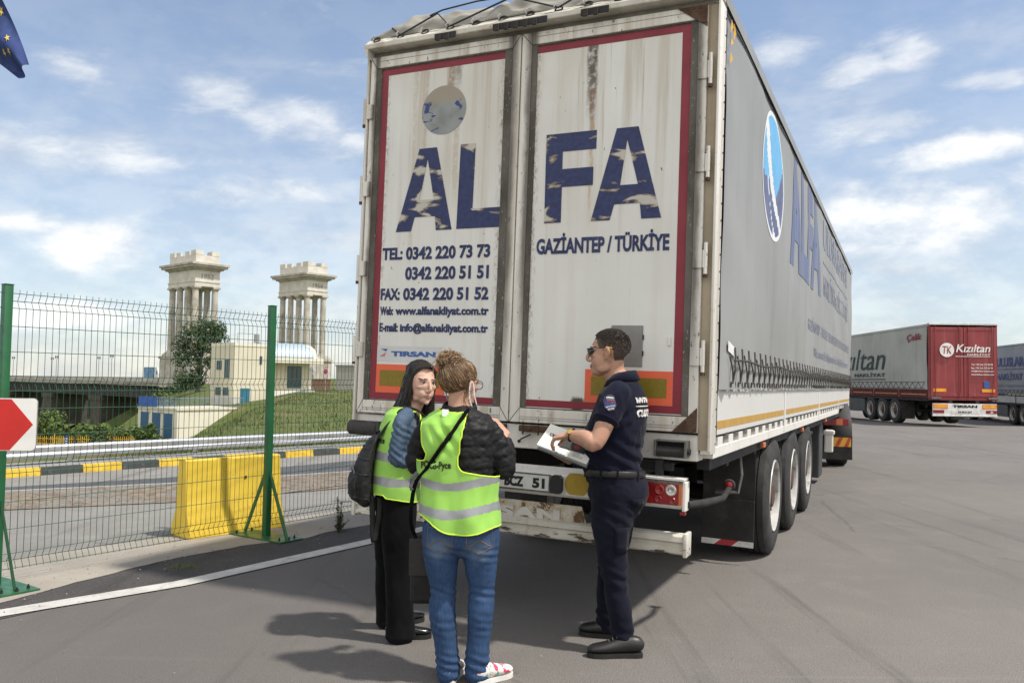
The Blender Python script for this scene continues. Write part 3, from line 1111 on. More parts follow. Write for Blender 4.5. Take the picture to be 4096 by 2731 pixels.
    # reflective plates
    m = MB()
    flat(m, -1.1174, -.55, 1.3755, 1.578, .0018, .0034)
    flat(m, -1.085, -.59, 1.423, 1.536, .0036, .0048, 1)
    flat(m, -1.1174, -.58, 1.597, 1.708, .0008, .0014, 2)
    m.build('reflective_panel', [ORANGE, OLIVE, M('badge_silver', (.56, .565, .56), .4, var=.08, vs=3)], LD)
    m = MB()
    flat(m, .482, 1.049, 1.3785, 1.588, .0018, .0034)
    flat(m, .524, 1.012, 1.424, 1.544, .0036, .0048, 1)
    m.build('reflective_panel', [ORANGE, OLIVE], RD)
    m = MB()
    m.box(.649, .855, -.007, -.0009, 1.612, 1.868, bev=.003)
    for z in (1.68, 1.78):
        m.box(.853, .861, -.009, -.002, z, z + .03, m=1)
    m.build('document_plate', [M('plate_grey', (.235, .228, .215), .55, .2, var=.15, vs=4, speck=.3), CHASSIS], RD)
    m = MB()
    m.box(1.015, 1.030, -.012, -.001, 1.745, 1.80, bev=.003)
    m.build('door_catch', WHITE, RD)
    # lettering; frame: u = +x, v = +z, facing -y
    def txt(s, x0, x1, z0, z1, par, mat=NAVY, bold=.035, y=-.003, **k):
        return place_text(text_data(s, x1 - x0, z1 - z0, bold, .003, **k), (x0, y, z0), (1, 0, 0), (0, 0, 1), 'lettering', mat, par)
    txt("TEL:", -1.106, -.935, 2.327, 2.415, LD)
    txt("0342 220 73 73", -.905, -.231, 2.323, 2.416, LD)
    txt("0342 220 51 51", -.905, -.236, 2.180, 2.273, LD)
    txt("FAX:", -1.106, -.945, 2.037, 2.122, LD)
    txt("0342 220 51 52", -.915, -.232, 2.035, 2.124, LD)
    txt("Web:", -1.106, -.995, 1.929, 1.991, LD)
    txt("www.alfanakliyat.com.tr", -.975, -.225, 1.914, 1.991, LD)
    txt("E-mail:", -1.106, -.95, 1.810, 1.873, LD)
    txt("info@alfanakliyat.com.tr", -.930, -.225, 1.795, 1.873, LD)
    txt("TIRSAN", -.995, -.628, 1.636, 1.673, LD, M('badge_blue', (.035, .10, .32), .4), .05)
    m = MB()
    m.prism([(-1.085, 1.687), (-1.028, 1.687), (-1.040, 1.670)], (0, -.002, 0), (1, 0, 0), (0, 0, 1), (0, -.0015, 0), m=0)
    m.prism([(-1.0375, 1.680), (-1.052, 1.634), (-1.092, 1.634), (-1.045, 1.660)], (0, -.002, 0), (1, 0, 0), (0, 0, 1), (0, -.0015, 0), m=1)
    m.build('emblem', [M('badge_blue', (.035, .10, .32), .4), M('badge_pink', (.62, .16, .20), .4)], LD)
    txt("GAZ\u0130ANTEP / T\u00dcRK\u0130YE", .112, 1.003, 2.331, 2.468, RD)
    def letter(polys, par):
        m = MB()
        for q in polys:
            m.prism(q, (0, -.0008, 0), (1, 0, 0), (0, 0, 1), (0, -.0028, 0))
        m.build('large_letter', TORN, par)
    def A(x0, x1, z0, z1, tl, tr, par, ap):
        w = x1 - x0
        H = z1 - z0
        f = lambda a, b: (x0 + a * w, z0 + b * H)
        # left leg, right leg, cross bar, butted
        apx = ap
        lo = .275
        letter([[f(0, 0), f(lo, 0), f(.335, .17), f(.41, .375), f(apx, .875), f(apx, 1), f(tl, 1)],
                [f(apx, .875), f(.665, .375), f(.70, .17), f(1 - lo, 0), f(1, 0), f(tr, 1), f(apx, 1)],
                [f(.336, .17), f(.699, .17), f(.664, .375), f(.411, .375)]], par)
    A(-1.0, -.540, 2.528, 3.117, .376, .687, LD, .53)
    letter([[(-.502, 2.529), (-.160, 2.529), (-.160, 2.665), (-.381, 2.665), (-.374, 3.119), (-.491, 3.119)]], LD)
    letter([[(.161, 2.537), (.278, 2.537), (.278, 2.770), (.492, 2.770), (.492, 2.888), (.277, 2.888), (.276, 3.004), (.508, 3.004), (.508, 3.125), (.157, 3.125)]], RD)
    A(.486, .947, 2.536, 3.122, .341, .65, RD, .495)
    # worn round emblem
    def emblem(t, o):
        sz = t.n('ShaderNodeSeparateXYZ', {0: o}).outputs[2]
        n = t.noise(t.vscale(o, (2.3, 2, 5)), 3.2, 6, .6, .6)
        n2 = t.noise(t.vscale(o, (3, 2, 3), (5, 5, 5)), 2.6, 5, .6, .3)
        c = t.mix(t.step(t.noise(o, 8, 4), .35, .7), (.27, .285, .275), (.20, .21, .20))
        c = t.mix(t.math('MULTIPLY', t.step(sz, 3.40, 3.46), .9), c, (.31, .265, .20))
        c = t.mix(t.math('MULTIPLY', t.step(n, .595, .60), t.step(sz, 3.46, 3.43)), c, (.035, .05, .17))
        c = t.mix(t.math('MULTIPLY', t.step(n2, .615, .62), t.step(sz, 3.47, 3.45)), c, (.10, .33, .56))
        v = t.noise(t.vscale(o, (22, 2, .8)), 1, 3)
        return t.mix(t.math('MULTIPLY', t.step(v, .64, .68), .6), c, (.11, .10, .085))
    m = MB()
    m.prism([(-.641 + .180 * math.cos(a), 3.379 + .174 * math.sin(a)) for a in [2 * math.pi * k / 48 for k in range(48)]], (0, -.0008, 0), (1, 0, 0), (0, 0, 1), (0, -.002, 0))
    m.build('round_emblem', M_custom('worn_emblem', emblem, .5), LD)
    # hinges
    for s, xs in ((1, (1.155, 1.245)), (-1, (-1.312, -1.226))):
        for zt in (3.475, 2.905, 2.322, 1.735):
            m = MB()
            xm = lerp(xs[0], xs[1], .66 if s > 0 else .34)
            m.box(xs[0], xm - .002, -.030, -.0185, zt - .108, zt, bev=.003)
            m.box(xm + .001, xs[1], -.036, -.0188, zt - .108, zt, bev=.004)
            px = xs[1] - .012 if s > 0 else xs[0] + .012
            m.tube([(px, -.026, zt - .15), (px, -.026, zt + .045)], .012, 10, m=0)
            m.lathe([(.014, 0), (.014, .02)], (px, -.026, zt - .165), (0, 0, 1), 10, m=1)
            m.build('hinge', [GRIMY, RUST], RD if s > 0 else LD)
    for poly in ([(1.206, 1.378), (1.056, 1.228), (1.206, 1.228)], [(1.02, 3.824), (1.206, 3.824), (1.206, 3.69)]):
        m = MB()
        m.prism(poly, (0, -.0205, 0), (1, 0, 0), (0, 0, 1), (0, -.004, 0))
        for a in (.25, .5, .75):
            for b in (.12, .88):
                q = Vector(poly[0]).lerp(Vector(poly[1]), a).lerp(Vector(poly[2]), b * .9)
                m.lathe([(.006, 0), (.006, .004), (.002, .005)], (q[0], -.0246, q[1]), (0, -1, 0), 6)
        m.build('corner_gusset', RUST, RD)
    for x in (-.12, .10, .21):
        m = MB()
        m.box(x - .06, x + .06, -.03, .010, 1.168, 1.208, bev=.005)
        m.box(x - .03, x - .022, -.04, -.031, 1.15, 1.215)
        m.lathe([(.014, 0), (.014, .012), (.006, .016)], (x + .02, -.031, 1.188), (0, -1, 0), 8)
        m.build('lock_keeper', RUST, root)
    m = MB()
    m.tube([(.035, .006, 1.105), (.06, -.03, 1.118), (.125, -.02, 1.150)], .005, 6)
    m.build('lock_handle', CHASSIS, root)
    # buffers
    m = MB()
    m.tube([(-1.285, -.045, 1.118), (-1.045, -.045, 1.118)], [.052, .052], 20)
    m.box(-1.045, -1.02, -.09, .010, 1.06, 1.17, bev=.006)
    m.build('rubber_buffer', M('buffer_rubber', (.05, .046, .043), .9, var=.3, vs=14), root, angle=35)
    m = MB()
    m.box(.962, .975, -.075, .010, 1.078, 1.178, bev=.003)
    m.box(1.148, 1.163, -.085, .010, 1.078, 1.178, bev=.003)
    m.box(.9755, 1.1475, -.01, .009, 1.08, 1.176, m=1)
    m.box(.9755, 1.1475, -.07, -.0105, 1.170, 1.178)
    m.tube([(.976, -.045, 1.108), (1.147, -.045, 1.108)], .032, 18, m=2)
    m.lathe([(.02, 0), (.02, .015)], (1.165, -.05, 1.115), (1, 0, 0), 8, m=1)
    m.build('roller_buffer', [GREYM, M('buffer_dark', (.02, .02, .021), .8), RUBBER], root)
    # light carrier
    m = MB()
    m.prism([(0, .955), (-.085, .908), (-.085, .792), (-.062, .775), (-.045, .775), (-.060, .798), (-.060, .90), (0, .935)], (-1.165, 0, 0), (0, 1, 0), (0, 0, 1), (2.31, 0, 0))
    m.box(1.1455, 1.168, -.088, .0, .765, .94, bev=.006)
    m.box(-1.19, -1.1655, -.088, .0, .765, .94, bev=.006)
    m.box(.90, 1.16, -.115, -.005, .946, .958, m=0)
    m.box(-1.16, -.90, -.115, -.005, .946, .958, m=0)
    m.box(1.135, 1.165, -.088, -.05, .745, .764, m=1)
    carr = m.build('light_carrier', [WHITE, M('lens_red', (.22, .006, .008), .25, spec=.6)], root)
    LENS = MATS['lens_red']
    CLEAR = M('lens_clear', (.62, .60, .56), .15, .3, spec=.8)
    LRED = M('lens_bright', (.34, .014, .010), .2, spec=.7)
    for s in (1, -1):
        m = MB()
        xa, xb = (.845, 1.128) if s > 0 else (-1.128, -.845)
        m.box(xa, xb, -.102, -.0865, .800, .925, bev=.006, m=0)
        amb = (1.128, 1.145) if s > 0 else (-1.145, -1.128)
        m.box(amb[0], amb[1], -.100, -.0868, .80, .925, m=3)
        tri = [(.868, .805), (.985, .805), (.925, .918)] if s > 0 else [(-.868, .805), (-.985, .805), (-.925, .918)]
        m.prism(tri, (0, -.1025, 0), (1, 0, 0), (0, 0, 1), (0, -.002, 0), m=1)
        for cx, cz, r, mi in ((1.013, .885, .030, 1), (1.082, .887, .034, 2), (1.008, .83, .022, 1), (1.092, .827, .020, 1)):
            cx *= s
            m.lathe([(r, 0), (r, .004), (r * .8, .009), (r * .25, .006), (.001, .004)], (cx, -.1022, cz), (0, -1, 0), 20, m=mi)
            for q in range(14):
                a = 2 * math.pi * q / 14
                c0 = Vector((cx + math.cos(a) * r * .3, -.1095, cz + math.sin(a) * r * .3))
                c1 = Vector((cx + math.cos(a) * r * .92, -.1095, cz + math.sin(a) * r * .92))
                m.tube([c0, c1], .0016, 4, m=4)
        m.build('tail_light', [LENS, LRED, CLEAR, M('lens_amber', (.55, .16, .06), .3), M('lens_dark', (.10, .02, .02), .4)], carr)
    m = MB()
    m.box(-.225, .312, -.094, -.0862, .796, .912, bev=.003, m=1)
    m.box(-.210, .295, -.0965, -.0942, .808, .902, m=0)
    pl = m.build('licence_plate', [M('plate_white', (.62, .62, .60), .4, var=.08, dirt=.35, ds=6, dcol=(.35, .33, .29)), GREYM], carr)
    PB = M('plate_black', (.012, .012, .013), .5)
    place_text(text_data("BCZ", .135, .066, .05, .003), (-.014, -.098, .820), (1, 0, 0), (0, 0, 1), 'lettering', PB, pl)
    place_text(text_data("51", .086, .064, .05, .003), (.183, -.098, .820), (1, 0, 0), (0, 0, 1), 'lettering', PB, pl)
    m = MB()
    m.prism([(.316, .80), (.38, .80), (.392, .82), (.392, .895), (.375, .915), (.335, .915), (.318, .895), (.310, .86)], (0, -.0865, 0), (1, 0, 0), (0, 0, 1), (0, -.035, 0))
    m.build('plate_lamp', M('lamp_housing', (.018, .018, .02), .5), carr)
    m = MB()
    m.prism([(.482 + .081 * math.cos(a), .865 + max(-.066, min(.069, .081 * math.sin(a)))) for a in [2 * math.pi * k / 40 for k in range(40)]], (0, -.0862, 0), (1, 0, 0), (0, 0, 1), (0, -.0012, 0))
    m.build('yellow_disc', M('disc_yellow', (.42, .28, .035), .55, var=.1, speck=.6), carr)
    # frame behind the carrier
    for x in (-.62, .62):
        m = MB()
        m.box(x - .05, x + .05, -.0, .5, .60, 1.04)
        m.build('rear_bracket', CHASSIS, root)
    for x in (-.9, .78, .98):
        m = MB()
        m.box(x - .02, x + .02, -.02, .03, .955, 1.05)
        m.build('lamp_hanger', CHASSIS, root)
    m = MB()
    m.box(.55, 1.05, .031, .09, .985, 1.03)
    m.build('cross_tube', CHASSIS, root)
    # rusty embossed plate and underrun bar
    m = MB()
    m.prism([(-.605, .578), (.545, .578), (.497, .722), (-.557, .722)], (0, -.03, 0), (1, 0, 0), (0, 0, 1), (0, .012, 0))
    sg = m.build('embossed_plate', SIGN_RUST, root)
    place_text(text_data("TIRSAN", .78, .072, .06, .010, space=1.1), (-.425, -.0335, .612), (1, 0, 0), (0, 0, 1), 'lettering', M('emboss_white', (.60, .58, .54), .6, var=.1, dirt=.4, dcol=(.3, .2, .12), ds=14), sg)
    m = MB()
    prof = [(.03, .505), (-.045, .50), (-.068, .512), (-.070, .535), (-.050, .545), (-.050, .568), (-.070, .578), (-.066, .608), (-.045, .618), (.03, .618)]
    m.prism(prof, (-1.20, 0, 0), (0, 1, 0), (0, 0, 1), (2.355, 0, .004))
    for x in (-1.225, 1.156):
        m.box(x, x + .024, -.083, .035, .497, .637, bev=.006)
    m.build('underrun_bar', BAR_RUST, root, angle=30)
    for x in (-.66, .66):
        m = MB()
        m.box(x - .05, x + .05, .032, .10, .52, .80)
        m.build('underrun_bracket', CHASSIS, root)
    # --- sides
    for s in (1, -1):
        cu = curtain(root, s, L, TARP)
        x = 1.275 * s
        xs = (.20, 3.42, 6.95, 10.62, 13.64)
        for i in range(4):
            m = MB()
            a, b = xs[i] + (.05 if i else .0), xs[i + 1] - .045
            m.box(min(x, x - .03 * s), max(x, x - .03 * s), a, b, 1.205, 1.487, bev=.005)
            m.box(min(x + .0005 * s, x + .0016 * s), max(x + .0005 * s, x + .0016 * s), a + .03, b - .04, 1.243, 1.294, m=1)
            m.build('side_board', [WHITE_CLEAN, GOLD], root)
        m = MB()
        for y in xs[1:-1]:
            m.box(min(x - .02 * s, x + .004 * s), max(x - .02 * s, x + .004 * s), y - .03, y + .035, 1.09, 1.49, bev=.004)
        m.box(min(x - .07 * s, x - .004 * s), max(x - .07 * s, x - .004 * s), .16, 10.7, 1.065, 1.135, bev=.004)
        k = .3
        while k < 13.3:
            m.box(min(x - .06 * s, x - .008 * s), max(x - .06 * s, x - .008 * s), k, k + .16, 1.136, 1.19)
            k += .36
        m.build('side_rail', WHITE, root)
        m = MB()
        m.box(min(x - .05 * s, x - .006 * s), max(x - .05 * s, x - .006 * s), .05, .2, 1.165, 1.188)
        lr = m.build('lashing_ring', GREYM, root)
        k = .42
        lr.location = (0, k, 0)
        while k < 13.0:
            k += .36
            c = lr.copy()
            COL.objects.link(c)
            c.location = (0, k, 0)
        # lacing: bent hooks, cord, rings
        m = MB()
        y, ring = .5, []
        i = 0
        while y < 13.5:
            xo = x + .040 * s
            m.tube([(xo, y, 1.545), (xo + .012 * s, y + .005, 1.62), (xo + .004 * s, y + .045, 1.70), (xo - .006 * s, y + .075, 1.765)], .007, 5)
            m.tube([(xo, y - .13, 1.70 + .012 * (i % 3)), (xo + .008 * s, y - .06, 1.62), (xo, y, 1.53)], .005, 5)
            for q in (0, .135):
                m.tube([(xo - .012 * s, y + q + .017 * math.cos(a), 1.522 + .018 * math.sin(a)) for a in [j * math.pi / 4 for j in range(9)]], .0042, 4, cap=False)
            ring.append((xo + .006 * s, y + .012, 1.678 + .010 * math.sin(i)))
            y += .262
            i += 1
        m.tube(ring, .008, 5)
        m.build('curtain_lacing', M('lacing_grey', (.075, .068, .058), .7, .2, var=.4, vs=30), root)
        m = MB()
        m.grid(lambda u, v: (x + s * (.012 + .012 * math.sin(v * 3 + u * 60) * v), .17 + (L - .2) * u, 1.478 + .035 * v), 200, 3)
        m.build('curtain_hem', TARP_L, root, smooth=True, fix=False)
        # printed graphics follow the curtain (projected on it)
        bvh = BVHTree.FromPolygons([v.co for v in cu.data.vertices], [p.vertices for p in cu.data.polygons])
        def drape(me, name, mat, off=.004):
            for v in me.vertices:
                h = bvh.ray_cast(Vector((x + s * .3, v.co.y, v.co.z)), Vector((-s, 0, 0)))
                v.co.x = (h[0].x if h[0] is not None else x) + s * off
            return link_mesh(name, me, mat, cu)
        def side_text(st, y0, y1, z0, z1, mat, bold=.03, off=.004, **k):
            me = text_data(st, y1 - y0, z1 - z0, bold, .002, **k)
            bm = bmesh.new()
            bm.from_mesh(me)
            for f in [f for f in bm.faces if f.normal.z < .5]:
                bm.faces.remove(f)
            bmesh.ops.subdivide_edges(bm, edges=[e for e in bm.edges if e.calc_length() > .35], cuts=3)
            bmesh.ops.triangulate(bm, faces=bm.faces[:])
            bm.to_mesh(me)
            bm.free()
            for v in me.vertices:
                px = v.co.x if s > 0 else (y1 - y0) - v.co.x
                v.co = (x, y0 + px, z0 + v.co.y)
            return drape(me, 'lettering', mat, off)
        m = MB()
        oy, oz, ry, rz = 2.25, 3.29, .585, .545
        NS = 64
        def disc(r0, r1, off, mi, cond=None):
            for a in range(NS):
                for b in range(14):
                    q = []
                    for aa, bb in ((a, b), (a + 1, b), (a + 1, b + 1), (a, b + 1)):
                        t, r = 2 * math.pi * aa / NS, lerp(r0, r1, bb / 14)
                        q.append((math.cos(t) * r, math.sin(t) * r))
                    c = (sum(p[0] for p in q) / 4, sum(p[1] for p in q) / 4)
                    mi2 = mi(c) if callable(mi) else mi
                    m.f([m.v((x, oy + p[0] * ry, oz + p[1] * rz)) for p in q], mi2)
        def swoosh(c):
            px, pz = c
            # two white sweeping bands, dark blue below, sky blue above
            b1 = -.62 + .62 * math.exp(-(pz - 1.0) * -1.9) if False else None
            f1 = -.78 + .34 * (1 - pz) ** 2 * .55 + .05
            f2 = -.62 + .60 * (1 - pz) ** 2 * .62
            f3 = -.70 + .45 * (1 - pz) ** 2 * .50
            if f1 < px < f3 - .06 and pz < .8 or f2 - .16 < px < f2 + .14 and pz < .75:
                return 2
            return 0 if pz > (-.12 if px < f2 else -.45 + .9 * px) else 1
        disc(.0, .93, 0, swoosh)
        disc(.93, 1.0, 0, 2)
        bmesh.ops.remove_doubles(m.bm, verts=m.bm.verts[:], dist=.0005)
        me = bpy.data.meshes.new('oval')
        m.bm.to_mesh(me)
        m.bm.free()
        drape(me, 'oval_emblem', [LOGO_SKY, LOGO_NAVY, LOGO_WHITE], .003)
        side_text("ALFA", 3.27, 6.50, 2.70, 3.84, BLUE_FADE, .055)
        side_text("ULUSLARARASI", 6.90, 12.0, 3.40, 3.80, BLUE_FADE2, .03)
        side_text("NAKL\u0130YAT ve T\u0130C. LTD. \u015eT\u0130.", 7.0, 12.2, 2.70, 3.14, BLUE_FADE2, .02)
        side_text("GAZ\u0130ANTEP - T\u00dcRK\u0130YE TEL: 0342 220 73 73 FAX: 0342 220 51 52", 5.15, 12.5, 2.19, 2.37, BLUE_FADE2, .02)
        side_text("Web: www.alfanakliyat.com.tr E-mail: info@alfanakliyat.com.tr", 5.95, 12.5, 1.86, 2.02, BLUE_FADE2, .02)
        m = MB()
        for k in range(40):
            y0, y1 = lerp(6.9, 12.1, k / 40), lerp(6.9, 12.1, (k + 1) / 40)
            m.f([m.v((x, y0, 3.20)), m.v((x, y1, 3.20)), m.v((x, y1, 3.23)), m.v((x, y0, 3.23))])
        me = bpy.data.meshes.new('rule')
        m.bm.to_mesh(me)
        m.bm.free()
        drape(me, 'printed_rule', BLUE_FADE2)
        if s > 0:
            # peeling yellow tape by the top corner, patch low on the curtain
            for (y, z, h) in ((.24, 3.74, .09), (.25, 3.66, .05), (.33, 3.72, .12), (.24, 3.54, .08)):
                m = MB()
                m.f([m.v((x + .022, y - .006, z)), m.v((x + .034, y + .018, z + h * .4)), m.v((x + .022, y + .012, z + h)), m.v((x + .024, y - .010, z + h * .6))])
                m.build('tape_scrap', M('tape_yellow', (.60, .33, .03), .6), cu, fix=False)
            m = MB()
            m.f([m.v((x, .34, 1.80)), m.v((x, .62, 1.765)), m.v((x, .62, 1.70)), m.v((x, .34, 1.735))])
            me = bpy.data.meshes.new('patch')
            m.bm.to_mesh(me)
            m.bm.free()
            drape(me, 'curtain_patch', LOGO_WHITE, .012)
    # front wall
    m = MB()
    m.box(-1.27, 1.27, L, L + .06, 1.06, 3.95, bev=.01)
    P('front_wall', m, WHITE)
    # --- running gear
    chassis_and_wheels(root, (2.98, 4.42, 5.86), L, wz=wz)
    for s in (1, -1):
        m = MB()
        xa, xb = (.74, 1.18) if s > 0 else (-1.18, -.74)
        zb = wz(s * 1.0, 2.4) - .53
        m.box(xa, xb, 2.335, 2.35, zb + .20, zb + .55)
        m.box(xa, xb, 2.352, 2.365, zb + .53, zb + 1.0)
        # guard arches over the tyres
        for y in (2.98, 4.42, 5.86):
            pts = [(y - .62 * math.cos(a), zb + .53 + .62 * math.sin(a)) for a in [math.radians(q) for q in range(12, 170, 12)]]
            if y < 3:
                for p, q in zip(pts, pts[1:]):
                    m.f([m.v((xa, p[0], p[1])), m.v((xb, p[0], p[1])), m.v((xb, q[0], q[1])), m.v((xa, q[0], q[1]))])
        fl = m.build('mud_flap', RUBBER, root, fix=False)
        m = MB()
        w = (xb - xa)
        for k, mi in ((0, 0), (.38, 1), (.72, 0)):
            k2 = {0: .38, .38: .72, .72: 1.0}[k]
            sk = .06
            xs4 = [(xa + w * k - (sk if k else 0), 0), (xa + w * k2 - (sk if k2 < 1 else 0), 0), (xa + w * k2 + (0), 1), (xa + w * k, 1)]
            m.f([m.v((px, 2.333, zb + .155 + .048 * pz)) for px, pz in xs4], mi)
        m.build('flap_stripe', [M('stripe_white', (.62, .61, .58), .5, dirt=.2), M('stripe_red', (.36, .03, .035), .5)], fl, fix=False)
        # side marker arm
        m = MB()
        m.tube([(s * 1.165, -.03, .80), (s * 1.22, .2, .79), (s * 1.26, .55, .78), (s * 1.265, .75, .83)], [.022, .024, .02, .018], 10)
        m.lathe([(.036, 0), (.042, .03), (.034, .045)], (s * 1.262, .78, .845), (0, -1, 0), 16)
        m.lathe([(.026, .045), (.02, .06), (.002, .064)], (s * 1.262, .78, .845), (0, -1, 0), 14, m=1)
        m.build('marker_lamp', [RUBBER, M('lens_red', (.33, .010, .012), .25)], root, angle=40)
        m = MB()
        m.tube([(s * .82, 1.9, 1.0), (s * 1.1, 1.9, 1.02), (s * 1.13, 1.88, .95), (s * 1.15, 1.86, .8), (s * 1.13, 1.84, .66), (s * .95, 1.84, .65)], .014, 8)
        m.build('air_pipe', GREYM, root)
        m = MB()
        m.box(min(s * .62, s * 1.13), max(s * .62, s * 1.13), 8.8, 9.35, .10, .94, bev=.02)
        m.lathe([(.03, 0), (.03, .02)], (s * 1.0, 8.798, .80), (0, -1, 0), 10, m=1)
        m.build('tool_box', [M('toolbox_black', (.040, .042, .045), .5, dirt=.3, dcol=(.09, .085, .08)), STEEL], root)
        m = MB()
        m.box(min(s * 1.10, s * 1.24), max(s * 1.10, s * 1.24), 10.0, 10.08, .42, .80, bev=.02)
        m.box(min(s * 1.08, s * 1.26), max(s * 1.08, s * 1.26), 9.98, 10.1, .72, .79, bev=.015)
        m.build('side_guard', WHITE, root)
        for y in (2.2, 5.1, 8.2):
            m = MB()
            m.box(min(s * 1.24, s * 1.27), max(s * 1.24, s * 1.27), y, y + .10, 1.0, 1.045, bev=.008)
            m.build('side_marker', M('lens_amber', (.55, .16, .06), .3), root)
    return root, MW


TRAILER, TR_MW = main_trailer()
# ------------------------------------------------------------------ tractors and the parked trailers
def tractor(loc, yaw, label, cabcol, detail=True):
    """tractor unit; origin under its rear axle, +y forwards"""
    r = thing('truck_tractor', label, 'truck', loc, yaw)
    PAINT = M('cab_paint_' + label.split()[0], cabcol, .35, var=.05, dirt=.15, ds=3, coat=.3)
    GLASS = M('cab_glass', (.02, .025, .03), .08, spec=.8)
    m = MB()
    for s in (-1, 1):
        m.box(s * .42 - .05, s * .42 + .05, -.9, 4.3, .70, .95)
    m.box(-.4, .4, -.9, -.8, .72, .93)
    m.box(-.4, .4, 1.6, 1.75, .72, .93)
    m.lathe([(.45, 0), (.45, .06), (.2, .07)], (0, .15, .96), (0, 0, 1), 24)
    m.build('chassis', CHASSIS, r)
    for y in (0, 3.7):
        for s in (-1, 1):
            add_wheel(r, (s * 1.06, y, .53), s)
    for s in (-1, 1):
        m = MB()
        n = 14
        rows = []
        for k in range(n + 1):
            a = math.radians(lerp(-12, 178, k / n))
            rows.append([m.v((s * x, -.64 * math.cos(a), .55 + .64 * math.sin(a))) for x in (.80, 1.255, 1.262)])
        for a, b in zip(rows, rows[1:]):
            for k in range(2):
                m.f([a[k], a[k + 1], b[k + 1], b[k]])
        mg = m.build('mudguard', M('mudguard_plastic', (.060, .060, .062), .6, var=.2, dirt=.3, dcol=(.11, .10, .09)), r, smooth=True)
        md = mg.modifiers.new('thick', 'SOLIDIFY')
        md.thickness = .012
        m = MB()
        m.box(min(s * .72, s * 1.25), max(s * .72, s * 1.25), -.70, -.685, .16, .60)
        m.box(min(s * .78, s * 1.23), max(s * .78, s * 1.23), -.7065, -.7005, .40, .57, m=1)
        xa, xb = sorted((s * .78, s * 1.23))
        for q in (0, .36, .72):
            m.f([m.v((xa + q * (xb - xa), -.7085, .402)), m.v((xa + (q + .16) * (xb - xa), -.7085, .402)), m.v((xa + min(1, q + .34) * (xb - xa), -.7085, .568)), m.v((xa + min(1, q + .18) * (xb - xa), -.7085, .568))], 2)
        m.build('mud_flap', [RUBBER, M('board_yellow', (.62, .36, .03), .5), M('board_red', (.50, .05, .03), .5)], r)
        m = MB()
        xa, xb = sorted((s * .72, s * 1.16))
        m.box(xa, xb, -.95, -.87, .80, .93, bev=.012)
        xm = lerp(xa, xb, .5 if s > 0 else .28)
        m.box(xm, xm + .11, -.956, -.9505, .81, .92, m=1)
        m.build('tail_light', [M('lens_red', (.33, .010, .012), .25), M('lens_amber', (.55, .16, .06), .3)], r)
        m = MB()
        m.tube([(s * .95, 1.3, .62), (s * .95, 2.6, .62)], .30, 20)
        m.build('fuel_tank', STEEL, r, angle=40)
    # cab: side profile extruded, with windscreen, doors, mirrors
    m = MB()
    prof = [(2.75, .55), (2.75, 3.35), (2.9, 3.75), (3.7, 3.78), (4.55, 3.2), (4.78, 2.4), (4.86, 1.5), (4.86, .45), (4.2, .40), (4.2, .95), (3.95, 1.13), (3.45, 1.13), (3.2, .95), (3.2, .55)]
    m.prism(prof, (-1.22, 0, 0), (0, 1, 0), (0, 0, 1), (2.44, 0, 0))
    cab = m.build('cab', PAINT, r, angle=30)
    m = MB()
    m.prism([(4.815, 1.75), (4.765, 2.52), (4.60, 3.08), (4.62, 3.09), (4.785, 2.53), (4.835, 1.75)], (-1.08, .012, 0), (0, 1, 0), (0, 0, 1), (2.16, 0, 0))
    m.build('windscreen', GLASS, cab)
    for s in (-1, 1):
        m = MB()
        m.prism([(3.35, 1.8), (4.5, 1.8), (4.42, 2.5), (3.35, 2.6)], (s * 1.222, 0, 0), (0, 1, 0), (0, 0, 1), (s * .006, 0, 0))
        m.build('side_window', GLASS, cab)
        m = MB()
        m.box(s * 1.30 - .07, s * 1.30 + .07, 4.55, 4.72, 1.75, 2.5, bev=.04)
        m.tube([(s * 1.2, 4.6, 2.5), (s * 1.30, 4.63, 2.5)], .02, 6)
        m.build('mirror', CHASSIS, cab)
        m = MB()
        m.box(s * .9 - .2, s * .9 + .2, 4.862, 4.89, .75, .98, bev=.02)
        m.build('headlight', M('lens_clear', (.62, .60, .56), .15, .3), cab)
    return r


tp = TR_MW @ Vector((.10, 12.1, 0))
tractor((tp.x, tp.y, .002), TR_YAW + .20, 'white tractor unit coupled to the large trailer, its rear wheels showing beyond it', (.66, .66, .64))


